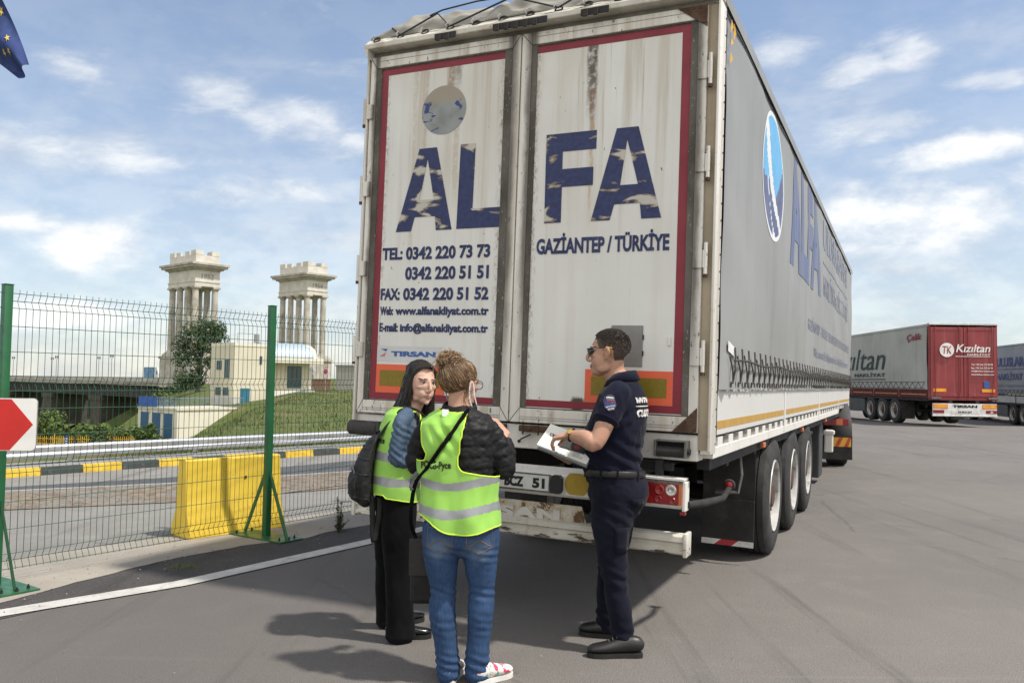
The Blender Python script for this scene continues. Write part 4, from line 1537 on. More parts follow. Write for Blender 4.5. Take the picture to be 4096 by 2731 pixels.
def parked_trailer(loc, yaw, label, tarp, board, door_m, stripe, red=True):
    L = 13.6
    r = thing('semi_trailer', label, 'trailer', loc, yaw)
    FR = M('frame_' + label.split()[0], (.19, .028, .030) if red else (.5, .5, .49), .5, var=.12, dirt=.25, ds=4)
    chassis_and_wheels(r, (3.3, 4.61, 5.92), L)
    for s in (-1, 1):
        cu = curtain(r, s, L, tarp, 1.42 if red else 1.5, 3.9, .035)
        x = 1.275 * s
        m = MB()
        m.box(min(x, x - .03 * s), max(x, x - .03 * s), .15, L - .02, 1.08, 1.415, bev=.005)
        for i in range(5):
            a, b = .28 + i * 2.66, .28 + i * 2.66 + 2.3
            m.box(min(x + .001 * s, x + .003 * s), max(x + .001 * s, x + .003 * s), a, b, 1.205 if red else 1.14, 1.245 if red else 1.18, m=1)
            m.box(min(x + .0005 * s, x + .008 * s), max(x + .0005 * s, x + .008 * s), b + .12, b + .21, 1.082, 1.412, m=2)
        m.build('side_board', [board, stripe, FR if red else CHASSIS], r)
        m = MB()
        zz = []
        k = 0
        y = .35
        while y < L - .3:
            zz.append((x + .045 * s, y, 1.46 if k % 2 else 1.70))
            y += .26
            k += 1
        m.tube(zz, .010, 4)
        m.tube([(x + .043 * s, .3, 1.71), (x + .043 * s, L - .3, 1.70)], .008, 4)
        m.tube([(x + .043 * s, .3, 1.455), (x + .043 * s, L - .3, 1.455)], .010, 4)
        m.build('curtain_lacing', M('lacing_dark', (.05, .05, .05), .7, .2), r)
        m = MB()
        m.box(min(x, x - .06 * s), max(x, x - .06 * s), -.0, .14, 1.05, 3.92, bev=.01)
        m.build('corner_post', FR, r)
        m = MB()
        m.box(min(s * .72, s * 1.24), max(s * .72, s * 1.24), 2.55, 2.57, .2, .95)
        m.build('mud_flap', RUBBER, r)
        def stext(st, y0, y1, z0, z1, mat, bold=.02, shear=0, cu=cu, x=x, s=s):
            # reading direction: towards the front on the right side, towards the rear on the left
            me = text_data(st, y1 - y0, z1 - z0, bold, .006, shear=shear)
            if s > 0:
                return place_text(me, (x + .052, y0, z0), (0, 1, 0), (0, 0, 1), 'lettering', mat, cu)
            return place_text(me, (x - .052, y1, z0), (0, -1, 0), (0, 0, 1), 'lettering', mat, cu)
        if red:
            INK = M('ink_green', (.018, .045, .050), .6)
            stext("K\u0131z\u0131ltan", 4.05, 11.0, 2.24, 3.20, INK, .0, .25)
            stext("NAKL\u0130YAT", 4.05, 7.6, 1.93, 2.14, INK)
            m = MB()
            m.box(min(x + .048 * s, x + .053 * s), max(x + .048 * s, x + .053 * s), 4.05, 10.8, 1.80, 1.84)
            m.build('printed_rule', INK, cu)
            stext("\u00c7elik", .55, 1.85, 3.30, 3.62, M('ink_red', (.26, .03, .05), .6), .02, .2)
        else:
            INK = M('ink_blue', (.07, .085, .24), .6)
            stext("ULUSLARARASI", 2.2, 7.75, 2.86, 3.32, INK, .03)
            stext("NAKL\u0130YAT ve T\u0130C.", 2.15, 7.75, 2.20, 2.62, INK, .02)
            stext("GAZ\u0130ANTEP - T\u00dcRK\u0130YE TEL: 0342 220 73 73", 2.6, 8.6, 1.88, 1.98, M('ink_pale', (.16, .17, .24), .6))
            m = MB()
            m.box(min(x + .048 * s, x + .053 * s), max(x + .048 * s, x + .053 * s), 2.6, 8.1, 2.72, 2.75)
            m.build('printed_rule', INK, cu)
            stext("ALFA", 8.6, 11.9, 2.2, 3.4, INK, .05)
    m = MB()
    m.grid(lambda u, v: (lerp(-1.28, 1.28, v), .05 + (L - .06) * u, 3.93 + .05 * math.sin(math.pi * v)), 20, 12)
    for s in (-1, 1):
        m.grid(lambda u, v: (s * 1.29, .02 + L * u, 3.945 - .09 * v), 20, 1)
    m.build('roof_sheet', tarp, r, smooth=True, fix=False)
    m = MB()
    m.box(-1.285, 1.285, -.03, .12, 3.90, 3.985, bev=.01)
    m.build('roof_header', M('header_alu', (.62, .62, .62), .35, .6), r)
    m = MB()
    m.box(-1.275, 1.275, -.012, .12, 1.02, 1.16, bev=.01)
    m.build('rear_sill', FR, r)
    for s in (-1, 1):
        m = MB()
        x0, x1 = sorted((s * .012, s * 1.225))
        m.box(x0, x1, -.01, .03, 1.17, 3.82)
        for a, b in ((x0, x0 + .10), (x1 - .10, x1)):
            m.box(a, b, -.024, -.0105, 1.17, 3.82, bev=.004)
        m.box(x0 + .101, x1 - .101, -.024, -.0105, 3.70, 3.82, bev=.004)
        m.box(x0 + .101, x1 - .101, -.024, -.0105, 1.17, 1.29, bev=.004)
        for xx in (x0 + .16, x1 - .16):
            m.tube([(xx, -.045, 1.1), (xx, -.045, 3.86)], .016, 8)
        d = m.build('rear_door', door_m, r)
        m = MB()
        m.box(s * 1.06 - .18, s * 1.06 + .18, -.10, -.0135, 1.06, 1.14, bev=.01)
        m.build('rubber_buffer', GREYM, r)
        m = MB()
        xa, xb = sorted((s * .66, s * 1.16))
        m.box(xa, xb, -.030, -.0262, 1.335, 1.475)
        m.box(xa + .02, xb - .02, -.0325, -.0305, 1.352, 1.458, m=1)
        m.build('reflective_panel', [ORANGE, M('reflector_amber', (.72, .36, .02), .45)], d)
        m = MB()
        xa, xb = sorted((s * .64, s * 1.18))
        m.box(xa, xb, -.086, -.0805, .71, .875)
        m.box(xa + .03, xb - .03, -.0885, -.0865, .735, .85, m=1)
        m.build('lower_reflector', [ORANGE, M('reflector_amber', (.72, .36, .02), .45)], r)
        m = MB()
        xa, xb = sorted((s * .78, s * 1.19))
        m.box(xa, xb, -.092, -.0805, .535, .655, bev=.01)
        if s > 0:
            m.prism([(.92, .55), (1.06, .55), (.99, .645)], (0, -.0925, 0), (1, 0, 0), (0, 0, 1), (0, -.002, 0), m=1)
        m.build('tail_light', [M('lens_red', (.33, .010, .012), .25), M('lens_clear', (.62, .60, .56), .15, .3)], r)
        if red and s > 0:
            INKW = M('ink_white', (.74, .72, .70), .5)
            T = lambda st, a, b, z0, z1, bold=.01, shear=0: place_text(text_data(st, b - a, z1 - z0, bold, .004, shear=shear), (a, -.064, z0), (1, 0, 0), (0, 0, 1), 'lettering', INKW, d)
            T("Tel: +90 216 575 98 99", .26, 1.06, 2.36, 2.43)
            T("Fax: +90 216 575 56 95", .26, 1.06, 2.23, 2.30)
            T("info@kiziltannakliyat.com", .26, 1.10, 2.10, 2.18)
            T("www.kiziltannakliyat.com", .26, 1.10, 1.97, 2.05)
            T("K\u0131z\u0131ltan", -.30, .98, 2.86, 3.16, .015, .22)
            T("NAKL\u0130YAT", .12, .98, 2.74, 2.83, .02)
            m = MB()
            m.box(-.33, .97, -.066, -.064, 2.69, 2.71)
            m.build('printed_rule', INKW, d)
            m = MB()
            m.prism([(-.64 + .27 * math.cos(a), 2.94 + .27 * math.sin(a)) for a in [2 * math.pi * k / 40 for k in range(40)]], (0, -.061, 0), (1, 0, 0), (0, 0, 1), (0, -.003, 0))
            em = m.build('round_emblem', INKW, d)
            place_text(text_data("TK", .34, .30, .01, .004, shear=.1), (-.81, -.067, 2.79), (1, 0, 0), (0, 0, 1), 'lettering', door_m, d)
            m = MB()
            m.box(.74, .96, -.036, -.0255, 1.49, 1.76, bev=.004)
            m.build('document_plate', M('plate_blue', (.035, .10, .30), .5), d)
    m = MB()
    m.box(-1.19, 1.19, -.08, -.02, .42, .90, bev=.008)
    m.box(-1.2, 1.2, -.095, -.03, .415, .47, bev=.006)
    for s in (-1, 1):
        m.box(s * .5 - .06, s * .5 + .06, -.02, .4, .42, 1.02, m=1)
    bp = m.build('rear_bumper', [M('bumper_white', (.66, .65, .63), .5, dirt=.3, ds=4), CHASSIS], r)
    m = MB()
    m.box(-.5, .5, -.088, -.0805, .53, .64, m=0)
    m.build('licence_plate', M('plate_white', (.62, .62, .60), .4), bp)
    PB = M('plate_black', (.012, .012, .013), .5)
    if red:
        place_text(text_data("34 BLE 657", .52, .075, .04, .004), (-.26, -.091, .547), (1, 0, 0), (0, 0, 1), 'lettering', PB, bp)
    place_text(text_data("TIRSAN", .92, .10, .06, .004), (-.46, -.083, .745), (1, 0, 0), (0, 0, 1), 'lettering', PB, bp)
    m = MB()
    m.box(-1.27, 1.27, L, L + .05, 1.06, 3.92)
    m.build('front_wall', FR, r)
    m = MB()
    m.box(-1.19, -.72, 6.7, 9.6, .35, .95, bev=.02)
    m.build('pallet_box', M('toolbox_black', (.040, .042, .045), .5), r)
    return r


def red_door(t, o):
    n = t.noise(o, 1.4, 5, .6)
    s = t.noise(t.vscale(o, (8, 8, .5)), 1.0, 5, .6)
    c = t.mix(t.step(n, .3, .7), (.265, .042, .046), (.215, .034, .037))
    return t.mix(t.math('MULTIPLY', t.step(s, .48, .74), .4), c, (.30, .13, .12))


RD_M = M_custom('red_door_paint', red_door, .45)
parked_trailer((17.27, 31.45, yard_z(17.3, 31.5)), math.radians(-2.6), 'trailer with red rear doors and light grey curtain parked across the yard',
               TARP_L, M('board_maroon', (.10, .020, .025), .7, var=.15, dirt=.2, spec=.15), RD_M, M('stripe_amber', (.42, .23, .03), .5))
parked_trailer((24.66, 34.5, -.29), math.radians(-11.9), 'grey trailer with blue ULUSLARARASI lettering parked farthest right',
               TARP_D, M('board_grey', (.46, .46, .45), .5, var=.1), M('door_grey', (.55, .55, .53), .5), M('stripe_pale', (.5, .5, .48), .5), red=False)
for (lx, ly, lz), yw, lb, cc in (((17.27, 31.45, .0), -2.6, 'red tractor unit hidden in front of the red doored trailer', (.32, .03, .03)), ((24.66, 34.5, -.29), -11.9, 'grey tractor unit at the front of the grey trailer farthest right', (.5, .5, .5))):
    a = math.radians(yw)
    tractor((lx - 12.1 * math.sin(a), ly + 12.1 * math.cos(a), lz + (yard_z(lx - 12.1 * math.sin(a), ly + 12.1 * math.cos(a)) if lz == 0 else 0)), a, lb, cc)
# ------------------------------------------------------------------ fence, sign, barrier, guard rail, weed, flag
GREEN = M('fence_green', (.020, .115, .045), .38, var=.15, vs=8, spec=.5, dirt=.10, dcol=(.06, .10, .07), ds=20)
WIRE = M('wire_green', (.020, .090, .045), .45, spec=.5)


def fence():
    f = thing('mesh_fence', 'green welded mesh fence on braced square posts along the concrete strip', 'fence')
    posts = [(-5.10, 4.08), (-3.755, 6.07), (-2.375, 8.05), (-1.02, 10.03), (.35, 12.9), (1.7, 15.9)]
    tops = [2.20, 2.20, 2.24, 2.24, 2.24, 2.24]
    zs = []
    for c in (2.09, 1.475, .865, .165):
        zs += [c + .055, c, c - .055]
    plain = [1.90, 1.71, 1.285, 1.09, .60, .40]
    H2 = .03
    fold = lambda z: next((max(0, 1 - abs(z - c) / .05) for c in (2.09, 1.475, .865, .165) if abs(z - c) < .05), 0.0)
    for i, (a, b) in enumerate(zip(posts, posts[1:])):
        va, vb = Vector((*a, 0)), Vector((*b, 0))
        t = (vb - va).normalized()
        n = Vector((t.y, -t.x, 0))               # towards the yard
        L = (vb - va).length
        m = MB()
        k = int((L - .1) / .05)
        cols = [2.17, 2.145] + [2.115, 2.09, 2.06, 2.035]
        zl = sorted(set([2.175, .10] + [c + d for c in (2.09, 1.475, .865, .165) for d in (.055, .03, 0, -.03, -.055)]), reverse=True)
        for q in range(k + 1):
            s = .05 + q * (L - .1) / k
            base = va + t * s
            m.tube([base + Vector((0, 0, z)) - n * (.032 * fold(z)) for z in zl], .0022, 4, cap=False)
        for z in zs + plain:
            m.tube([va + t * .03 + Vector((0, 0, z)) - n * (.032 * fold(z) - .004), vb - t * .03 + Vector((0, 0, z)) - n * (.032 * fold(z) - .004)], .0026, 4)
        m.build('mesh_panel', WIRE, f)
    for i, (a, zt) in enumerate(zip(posts, tops)):
        p = Vector((*a, 0))
        a0, b0 = posts[max(i - 1, 0)], posts[min(i + 1, len(posts) - 1)]
        t = Vector((b0[0] - a0[0], b0[1] - a0[1], 0)).normalized()
        n = Vector((t.y, -t.x, 0))
        mt = Matrix(((t.x, n.x, 0, p.x), (t.y, n.y, 0, p.y), (0, 0, 1, 0), (0, 0, 0, 1)))
        m = MB()
        m.box(-.030, .030, -.002, .062, .012, zt, bev=.005, mat=mt)
        m.box(-.032, .032, -.004, .064, zt + .001, zt + .008, mat=mt)
        po = m.build('post', GREEN, f, angle=40)
        m = MB()
        m.box(-.14, .14, -.36, .40, .0095, .0195, mat=mt)
        for bx, by in ((-.09, .33), (.09, .33), (.0, .36), (-.09, -.30), (.09, -.30)):
            m.lathe([(.011, 0), (.011, .018), (.006, .018), (.006, .03)], mt @ Vector((bx, by, .0195)), (0, 0, 1), 6, m=1)
        m.build('base_plate', [GREEN, BOLT], po)
        for sgn in (1, -1):
            m = MB()
            y0, y1 = (.063, .33) if sgn > 0 else (-.004, -.29)
            # flat bar
            c0, c1 = mt @ Vector((0, y0, .62)), mt @ Vector((0, y1, .022))
            m.tube([c0, c1], [(.006, .025), (.006, .025)], 4, ref=t)
            m.build('brace', GREEN, po)
    return f


fence()


def chevron_sign():
    o = (-3.80, 5.72, 1.012)
    u = Vector((.985, .17, 0))
    v = Vector((0, 0, 1))
    n = u.cross(v)
    r = thing('direction_sign', 'white sign with red chevrons pointing right, bolted to the left fence post', 'sign', o)
    Ht, X1, X0 = .362, .475, -.85
    def rounded(x0, x1, y0, y1, rad):
        out = []
        for cx, cy, a0 in ((x1 - rad, y0 + rad, -90), (x1 - rad, y1 - rad, 0), (x0 + rad, y1 - rad, 90), (x0 + rad, y0 + rad, 180)):
            out += [(cx + rad * math.cos(math.radians(a0 + 15 * k)), cy + rad * math.sin(math.radians(a0 + 15 * k))) for k in range(7)]
        return out
    m = MB()
    m.prism(rounded(X0, X1, 0, Ht, .03), (0, 0, 0), u, v, n * .004)
    m.prism(rounded(X0 - .003, X1 + .003, -.003, Ht + .003, .032), n * -.012, u, v, n * .0115, m=1)
    m.build('sign_plate', [M('sign_white', (.74, .73, .70), .35, var=.06, dirt=.12, ds=6, dcol=(.5, .48, .45)), M('sign_back', (.45, .46, .46), .5, .6)], r)
    m = MB()
    for x in (.455, -.005, -.465):
        w = .23
        m.prism([(x, Ht / 2), (x - .145, Ht - .004), (x - .145 - w, Ht - .004), (x - w, Ht / 2), (x - .145 - w, .004), (x - .145, .004)], n * .004, u, v, n * .0012)
    m.build('chevron', M('sign_red', (.52, .022, .018), .35, var=.08), r)
    m = MB()
    for x, z in ((.222, .07), (.217, .30), (-.3, .07), (-.3, .30)):
        m.lathe([(.009, 0), (.009, .004), (.003, .006)], u * x + v * z + n * .005, n, 8)
    m.build('rivet', BOLT, r)
    m = MB()
    for z in (.07, .29):
        c = u * .19 + v * z - n * .012
        m.box(-.02, .02, 0, .25, z - .015, z + .015, mat=Matrix(((u.x, -n.x, 0, (u * .12).x - n.x * .0125), (u.y, -n.y, 0, (u * .12).y - n.y * .0125), (0, 0, 1, 0), (0, 0, 0, 1))))
    m.build('bracket', STEEL, r)


chevron_sign()


def barrier():
    ax = Vector((.68, .733, 0))
    n = Vector((.733, -.68, 0))
    o = Vector((-3.02, 7.84, .01))
    r = thing('road_barrier', 'yellow painted concrete road barrier block standing behind the mesh fence', 'barrier', o)
    L = 1.02
    prof = [(0, 0), (0, .07), (-.085, .27), (-.115, .72), (-.13, .735), (-.245, .735), (-.26, .72), (-.29, .27), (-.375, .07), (-.375, 0)]
    Y = M('barrier_yellow', (.72, .50, .050), .62, var=.10, vs=2, dirt=.10, dcol=(.45, .33, .08), ds=3, bump=.2, bs=45, speck=.3)
    m = MB()
    nseg = 24
    rows = []
    for i in range(nseg + 1):
        s = L * i / nseg
        rib = -.012 if .30 < s < .50 else 0.0
        rows.append([m.v(ax * s + n * (x + (rib if x > -.12 and z > .02 else 0) + .002 * noise.noise((s * 9, z * 9, 1))) + Vector((0, 0, z + (.004 * noise.noise((s * 5, x, 2)) if z > .7 else 0)))) for x, z in prof])
    for a, b in zip(rows, rows[1:]):
        for k in range(len(prof)):
            k2 = (k + 1) % len(prof)
            m.f([a[k], a[k2], b[k2], b[k]])
    m.f(rows[0])
    m.f(rows[-1][::-1])
    body = m.build('body', Y, r, angle=28)
    m = MB()
    m.lathe([(.014, 0), (.014, .004), (.002, .004)], ax * .62 + n * (-.098) + Vector((0, 0, .53)), n, 12)
    m.build('drain_hole', M('hole_black', (.01, .01, .01), .9), body)


barrier()


def guard_rail():
    line = offset_line(along(KERB, .5), .52)
    r = thing('guard_rail', 'galvanised steel guard rail on short posts along the far kerb', 'guard rail')
    prof = [(0, -.105), (.02, -.10), (.045, -.075), (.045, -.04), (.012, -.012), (.012, .012), (.045, .04), (.045, .075), (.02, .10), (0, .105)]
    m = MB()
    rows = []
    for i, p in enumerate(line):
        a, b = line[max(i - 1, 0)], line[min(i + 1, len(line) - 1)]
        t = Vector((b[0] - a[0], b[1] - a[1])).normalized()
        n = Vector((t.y, -t.x))
        zc = .315
        rows.append([m.v((p[0] + n.x * x, p[1] + n.y * x, zc + z)) for x, z in prof])
    for a, b in zip(rows, rows[1:]):
        for k in range(len(prof) - 1):
            m.f([a[k], a[k + 1], b[k + 1], b[k]])
    rail = m.build('rail', M('rail_zinc', (.66, .67, .68), .34, .75, var=.22, vs=3, dirt=.2, dcol=(.32, .31, .30), ds=3), r, smooth=True)
    md = rail.modifiers.new('thick', 'SOLIDIFY')
    md.thickness = .004
    pts = along(line, 2.17, .95)
    for p in pts:
        m = MB()
        i = min(range(len(line)), key=lambda q: (line[q][0] - p[0]) ** 2 + (line[q][1] - p[1]) ** 2)
        a, b = line[max(i - 1, 0)], line[min(i + 1, len(line) - 1)]
        t = Vector((b[0] - a[0], b[1] - a[1])).normalized()
        mt = Matrix(((t.x, t.y, 0, p[0]), (t.y, -t.x, 0, p[1]), (0, 0, 1, 0), (0, 0, 0, 1)))
        m.box(-.03, .03, -.06, -.006, .10, .37, mat=mt)
        m.box(-.045, .045, -.006, .006, .27, .36, mat=mt)
        m.build('rail_post', STEEL, r)


guard_rail()


def weed():
    r = thing('weed', 'tall dusty green weed growing beside the concrete near the fence', 'weed', (-1.72, 8.36, .0))
    g = random.Random(5)
    m = MB()
    lm = MB()
    for k in range(7):
        a = g.uniform(0, 6.28)
        h = (.36, .30, .17, .14, .12, .22, .10)[k]
        sp = (.02, .03, .10, .12, .11, .05, .09)[k]
        pts = [Vector((math.cos(a) * sp * (t ** 1.2), math.sin(a) * sp * (t ** 1.2), h * t)) for t in (0, .33, .66, 1)]
        m.tube(pts, [.006, .005, .004, .002], 5)
        for q in range(int(90 * h / .36) + 12):
            t = g.uniform(.12, 1)
            c = Vector((math.cos(a) * sp * t ** 1.2, math.sin(a) * sp * t ** 1.2, h * t))
            b = g.uniform(0, 6.28)
            l = g.uniform(.02, .055) * (1.15 - .6 * t)
            d = Vector((math.cos(b), math.sin(b), g.uniform(-.2, .7))) * l
            w = Vector((-math.sin(b), math.cos(b), 0)) * l * .3
            lm.f([lm.v(c), lm.v(c + d * .55 + w), lm.v(c + d), lm.v(c + d * .55 - w)], g.randrange(3))
    m.build('stem', M('weed_stem', (.10, .10, .05), .8), r)
    lm.build('leaf', [M('weed_leaf_a', (.085, .105, .05), .8), M('weed_leaf_b', (.06, .08, .035), .8), M('weed_leaf_c', (.14, .13, .075), .8)], r, fix=False)
    # little tuft of grass at the edge of the sealed strip
    m = MB()
    for q in range(90):
        x, y = g.gauss(-2.63, .07), g.gauss(6.72, .05)
        a = g.uniform(0, 6.28)
        m.f([m.v((x - .003, y, .006)), m.v((x + .003, y, .006)), m.v((x + math.cos(a) * .03, y + math.sin(a) * .03, g.uniform(.012, .04)))])
    o = m.build('grass_tuft', M('grass_a', (.085, .135, .028), .8), fix=False)
    struct(o, 'stuff')
    tag(o, 'sparse green grass sprouting at the edge of the dark asphalt', 'grass')


weed()


def flag():
    P = Vector((-7.50, 9.6, 0))
    r = thing('flag', 'blue flag with yellow stars hanging down on the wind at the left', 'flag', P)
    m = MB()
    m.tube([(0, 0, 0), (0, 0, 8.35)], [.045, .03], 12)
    m.ball((0, 0, 8.38), .06, 12)
    m.build('pole', M('pole_white', (.7, .7, .7), .4, .2), r)
    # outline runs from the pole down to the free corner
    A, B = Vector((.04, 0, 8.2)), Vector((.04, 0, 6.2))
    tip_hi, tip_lo = Vector((1.86, -.25, 5.12)), Vector((1.79, -.28, 4.93))
    def cloth(u, v):
        a = A.lerp(tip_hi, u)
        b = B.lerp(tip_lo, u)
        p = a.lerp(b, v)
        s = math.sin(math.pi * u)
        p += Vector((.10 * s * (1 - v), .10 * math.sin(u * 9 + v * 7) * (.3 + u) * (1 - .5 * u), -.04 * s * v + .03 * s))
        return p
    m = MB()
    m.grid(cloth, 40, 16)
    def fcol(t, o):
        s = t.noise(t.vscale(o, (5, 5, 1.2)), 1.2, 4)
        return t.mix(t.step(s, .35, .65), (.032, .055, .17), (.018, .032, .10))
    c = m.build('flag_cloth', M_custom('flag_blue', fcol, .75, .2), r, smooth=True, fix=False)
    for k in range(12):
        m = MB()
        th = 2 * math.pi * k / 12
        u0, v0 = .60 + .30 * math.cos(th), .5 + .36 * math.sin(th)
        q = []
        for j in range(10):
            rr = (.042 if j % 2 == 0 else .017)
            a = math.pi / 2 + j * math.pi / 5
            q.append(m.v(cloth(u0 + rr * math.cos(a) * .40, v0 - rr * math.sin(a) * 1.9) + Vector((.004, -.012, 0))))
        m.f(q)
        m.build('star', M('flag_gold', (.50, .36, .06), .7), c, fix=False)


flag()
# ------------------------------------------------------------------ the river side: bridge, towers, buildings, trees
STONE = M('tower_stone', (.47, .43, .37), .85, var=.25, vs=.45, streak=.45, scol=(.26, .23, .19), dirt=.25, dcol=(.24, .21, .17), ds=.9)
STONE_W = M('tower_pale', (.60, .565, .50), .85, var=.15, vs=.5, dirt=.2, dcol=(.35, .31, .26), ds=1.2)
STONE_D = M('tower_dark_top', (.10, .095, .09), .9)


def tower(name, x, y, z0, year, label, s=1.0, yaw=.88):
    r = thing(name, label, 'tower', (x, y, z0), yaw)
    # local: short side (two columns, inscription) faces -y, long side (four columns) faces -x
    wx, wy = 6.4 * s, 12.6 * s
    zc0, zc1, ze1, zk1 = 8.6 * s, 24.6 * s, 28.4 * s, 30.2 * s
    m = MB()
    m.box(-wx * .66, wx * .66, -wy * .60, wy * .60, 0, zc0 - 1.5 * s, bev=.1)
    m.box(-wx * .70, wx * .70, -wy * .625, wy * .625, zc0 - 1.5 * s, zc0 - .9 * s)
    m.box(-wx * .62, wx * .62, -wy * .57, wy * .57, zc0 - .9 * s, zc0 - .35 * s)
    m.box(-wx * .57, wx * .57, -wy * .545, wy * .545, zc0 - .35 * s, zc0)
    m.build('pedestal', STONE, r)
    def column(cx, cy):
        m = MB()
        rr = .86 * s
        n = 40
        rings = []
        H = zc1 - zc0
        for q in range(9):
            t = q / 8
            rad = rr * (1 - .18 * t ** 1.4)
            rings.append([m.v((cx + math.cos(2 * math.pi * k / n) * rad * (1 if k % 2 else .93), cy + math.sin(2 * math.pi * k / n) * rad * (1 if k % 2 else .93), zc0 + .5 * s + (H - 1.2 * s) * t)) for k in range(n)])
        for a, b in zip(rings, rings[1:]):
            for k in range(n):
                m.f([a[k], a[(k + 1) % n], b[(k + 1) % n], b[k]])
        m.lathe([(rr * 1.25, 0), (rr * 1.25, .25 * s), (rr * 1.12, .5 * s)], (cx, cy, zc0), (0, 0, 1), 24)
        m.lathe([(rr * .84, 0), (rr * 1.15, .4 * s), (rr * 1.2, .45 * s)], (cx, cy, zc1 - .85 * s), (0, 0, 1), 24)
        m.box(cx - rr * 1.15, cx + rr * 1.15, cy - rr * 1.15, cy + rr * 1.15, zc1 - .40 * s, zc1)
        m.build('column', STONE, r)
    for i in range(4):
        for j in (-1, 1):
            column(j * wx * .40, lerp(-wy * .43, wy * .43, i / 3))
    m = MB()
    m.box(-wx * .51, wx * .51, -wy * .505, wy * .505, zc1, zc1 + 1.0 * s)
    m.box(-wx * .53, wx * .53, -wy * .515, wy * .515, zc1 + 1.0 * s, zc1 + 1.25 * s)
    m.box(-wx * .50, wx * .50, -wy * .50, wy * .50, zc1 + 1.25 * s, ze1)
    en = m.build('entablature', STONE_W, r)
    me = text_data(year, 3.2 * s, 1.15 * s, .0, .10)
    place_text(me, (-1.6 * s, -wy * .50 - .06, zc1 + 1.9 * s), (1, 0, 0), (0, 0, 1), 'lettering', M('carved', (.33, .30, .26), .9), en)
    m = MB()
    for k, (e, za, zb) in enumerate(((.0, 0, .35), (.55, .35, .75), (1.25, .75, 1.25), (1.6, 1.25, 1.75))):
        m.box(-wx * .52 - e * s, wx * .52 + e * s, -wy * .51 - e * s, wy * .51 + e * s, ze1 + za * s, ze1 + zb * s)
    m.build('cornice', STONE, r)
    m = MB()
    zt = zk1 + 3.1 * s
    zm = zk1 + 2.0 * s
    a, b = wx * .49, wy * .49
    t = .5 * s
    m.box(-a, a, -b, -b + t, zk1, zm)
    m.box(-a, a, b - t, b, zk1, zm)
    m.box(-a, -a + t, -b + t, b - t, zk1, zm)
    m.box(a - t, a, -b + t, b - t, zk1, zm)
    for sx in (-1, 1):
        for sy in (-1, 1):
            x0, x1 = sorted((sx * a, sx * (a - 2.0 * s)))
            y0, y1 = sorted((sy * b, sy * (b - 2.2 * s)))
            m.box(x0 - .05, x1 + .05, y0 - .05, y1 + .05, zm, zt)
        for q in (-.30, .30):
            x0, x1 = sorted((sx * a, sx * (a - t)))
            m.box(x0, x1, q * b * 1.1 - 1.0 * s, q * b * 1.1 + 1.0 * s, zm, zt - .12 * s)
    m.box(-a + t, a - t, -b + t, b - t, zk1 + 1.4 * s, zk1 + 1.5 * s, m=1)
    m.build('parapet', [STONE_W, STONE_D], r)
    return r


tower('bridge_tower', -79.0, 203, -1.4, "1952", 'stone column tower carved 1952, the left one by the bridge')
tower('bridge_tower', -54.2, 212, -1.2, "1954", 'stone column tower carved 1954, rising behind the curved metal roof', .96)


def bridge():
    a, b = Vector((-74, 196, 0)), Vector((-330, 412, 0))
    d = (b - a).normalized()
    n = Vector((d.y, -d.x, 0))
    if n.y > 0:
        n = -n
    L = (b - a).length
    r = thing('bridge', 'long steel and concrete river bridge with dark girders running off to the left', 'bridge', (a.x, a.y, 0))
    MT = Matrix(((d.x, n.x, 0, 0), (d.y, n.y, 0, 0), (0, 0, 1, 0), (0, 0, 0, 1)))
    CON = M('bridge_concrete', (.36, .335, .30), .9, var=.25, vs=.4, streak=.35, scol=(.16, .14, .12), dirt=.3, ds=.6)
    DK = M('bridge_girder', (.055, .055, .055), .8, var=.4, vs=.7, streak=.5, scol=(.12, .12, .12))
    m = MB()
    m.box(0, L, -12, 0, -.9, -.2, mat=MT)
    m.box(0, L, -.2, .35, -1.15, -.55, mat=MT)
    for k in range(int(L / 3)):
        m.box(k * 3, k * 3 + .5, .352, .42, -1.1, -.6, mat=MT)
    dk = m.build('deck', CON, r)
    m = MB()
    m.box(0, L, -.05, .15, -.18, .85, mat=MT)
    for k in range(int(L / 2.2)):
        m.box(k * 2.2, k * 2.2 + .3, .151, .25, -.18, .92, mat=MT)
    m.build('railing', M('bridge_rail', (.46, .435, .40), .85, var=.3, vs=.6), r)
    m = MB()
    for yy in (-1.0, -5.5, -10):
        m.box(0, L, yy - .15, yy + .15, -4.3, -1.151, mat=MT)
    for k in range(int(L / 1.6)):
        m.box(k * 1.6, k * 1.6 + .16, -.849, -.70, -4.2, -1.16, mat=MT)
    m.build('girder', DK, r)
    for k in range(7):
        s = 24 + 34 * k
        m = MB()
        m.box(s - 3.2, s + 3.2, -11.5, -.6, -14, -5.6, mat=MT)
        m.box(s - 3.8, s + 3.8, -12, -.3, -5.6, -4.31, mat=MT)
        m.build('pier', M('pier_stone', (.085, .075, .062), .9, var=.35, vs=.5, dirt=.4, ds=.5), r)
    # dark sheet standing in for the shade under the deck
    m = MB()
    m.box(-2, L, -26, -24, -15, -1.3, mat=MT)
    m.build('far_shade_sheet', M('under_deck_shade', (.030, .028, .025), .9, var=.3, vs=.1), r)
    return d, n, a


BR_D, BR_N, BR_A = bridge()


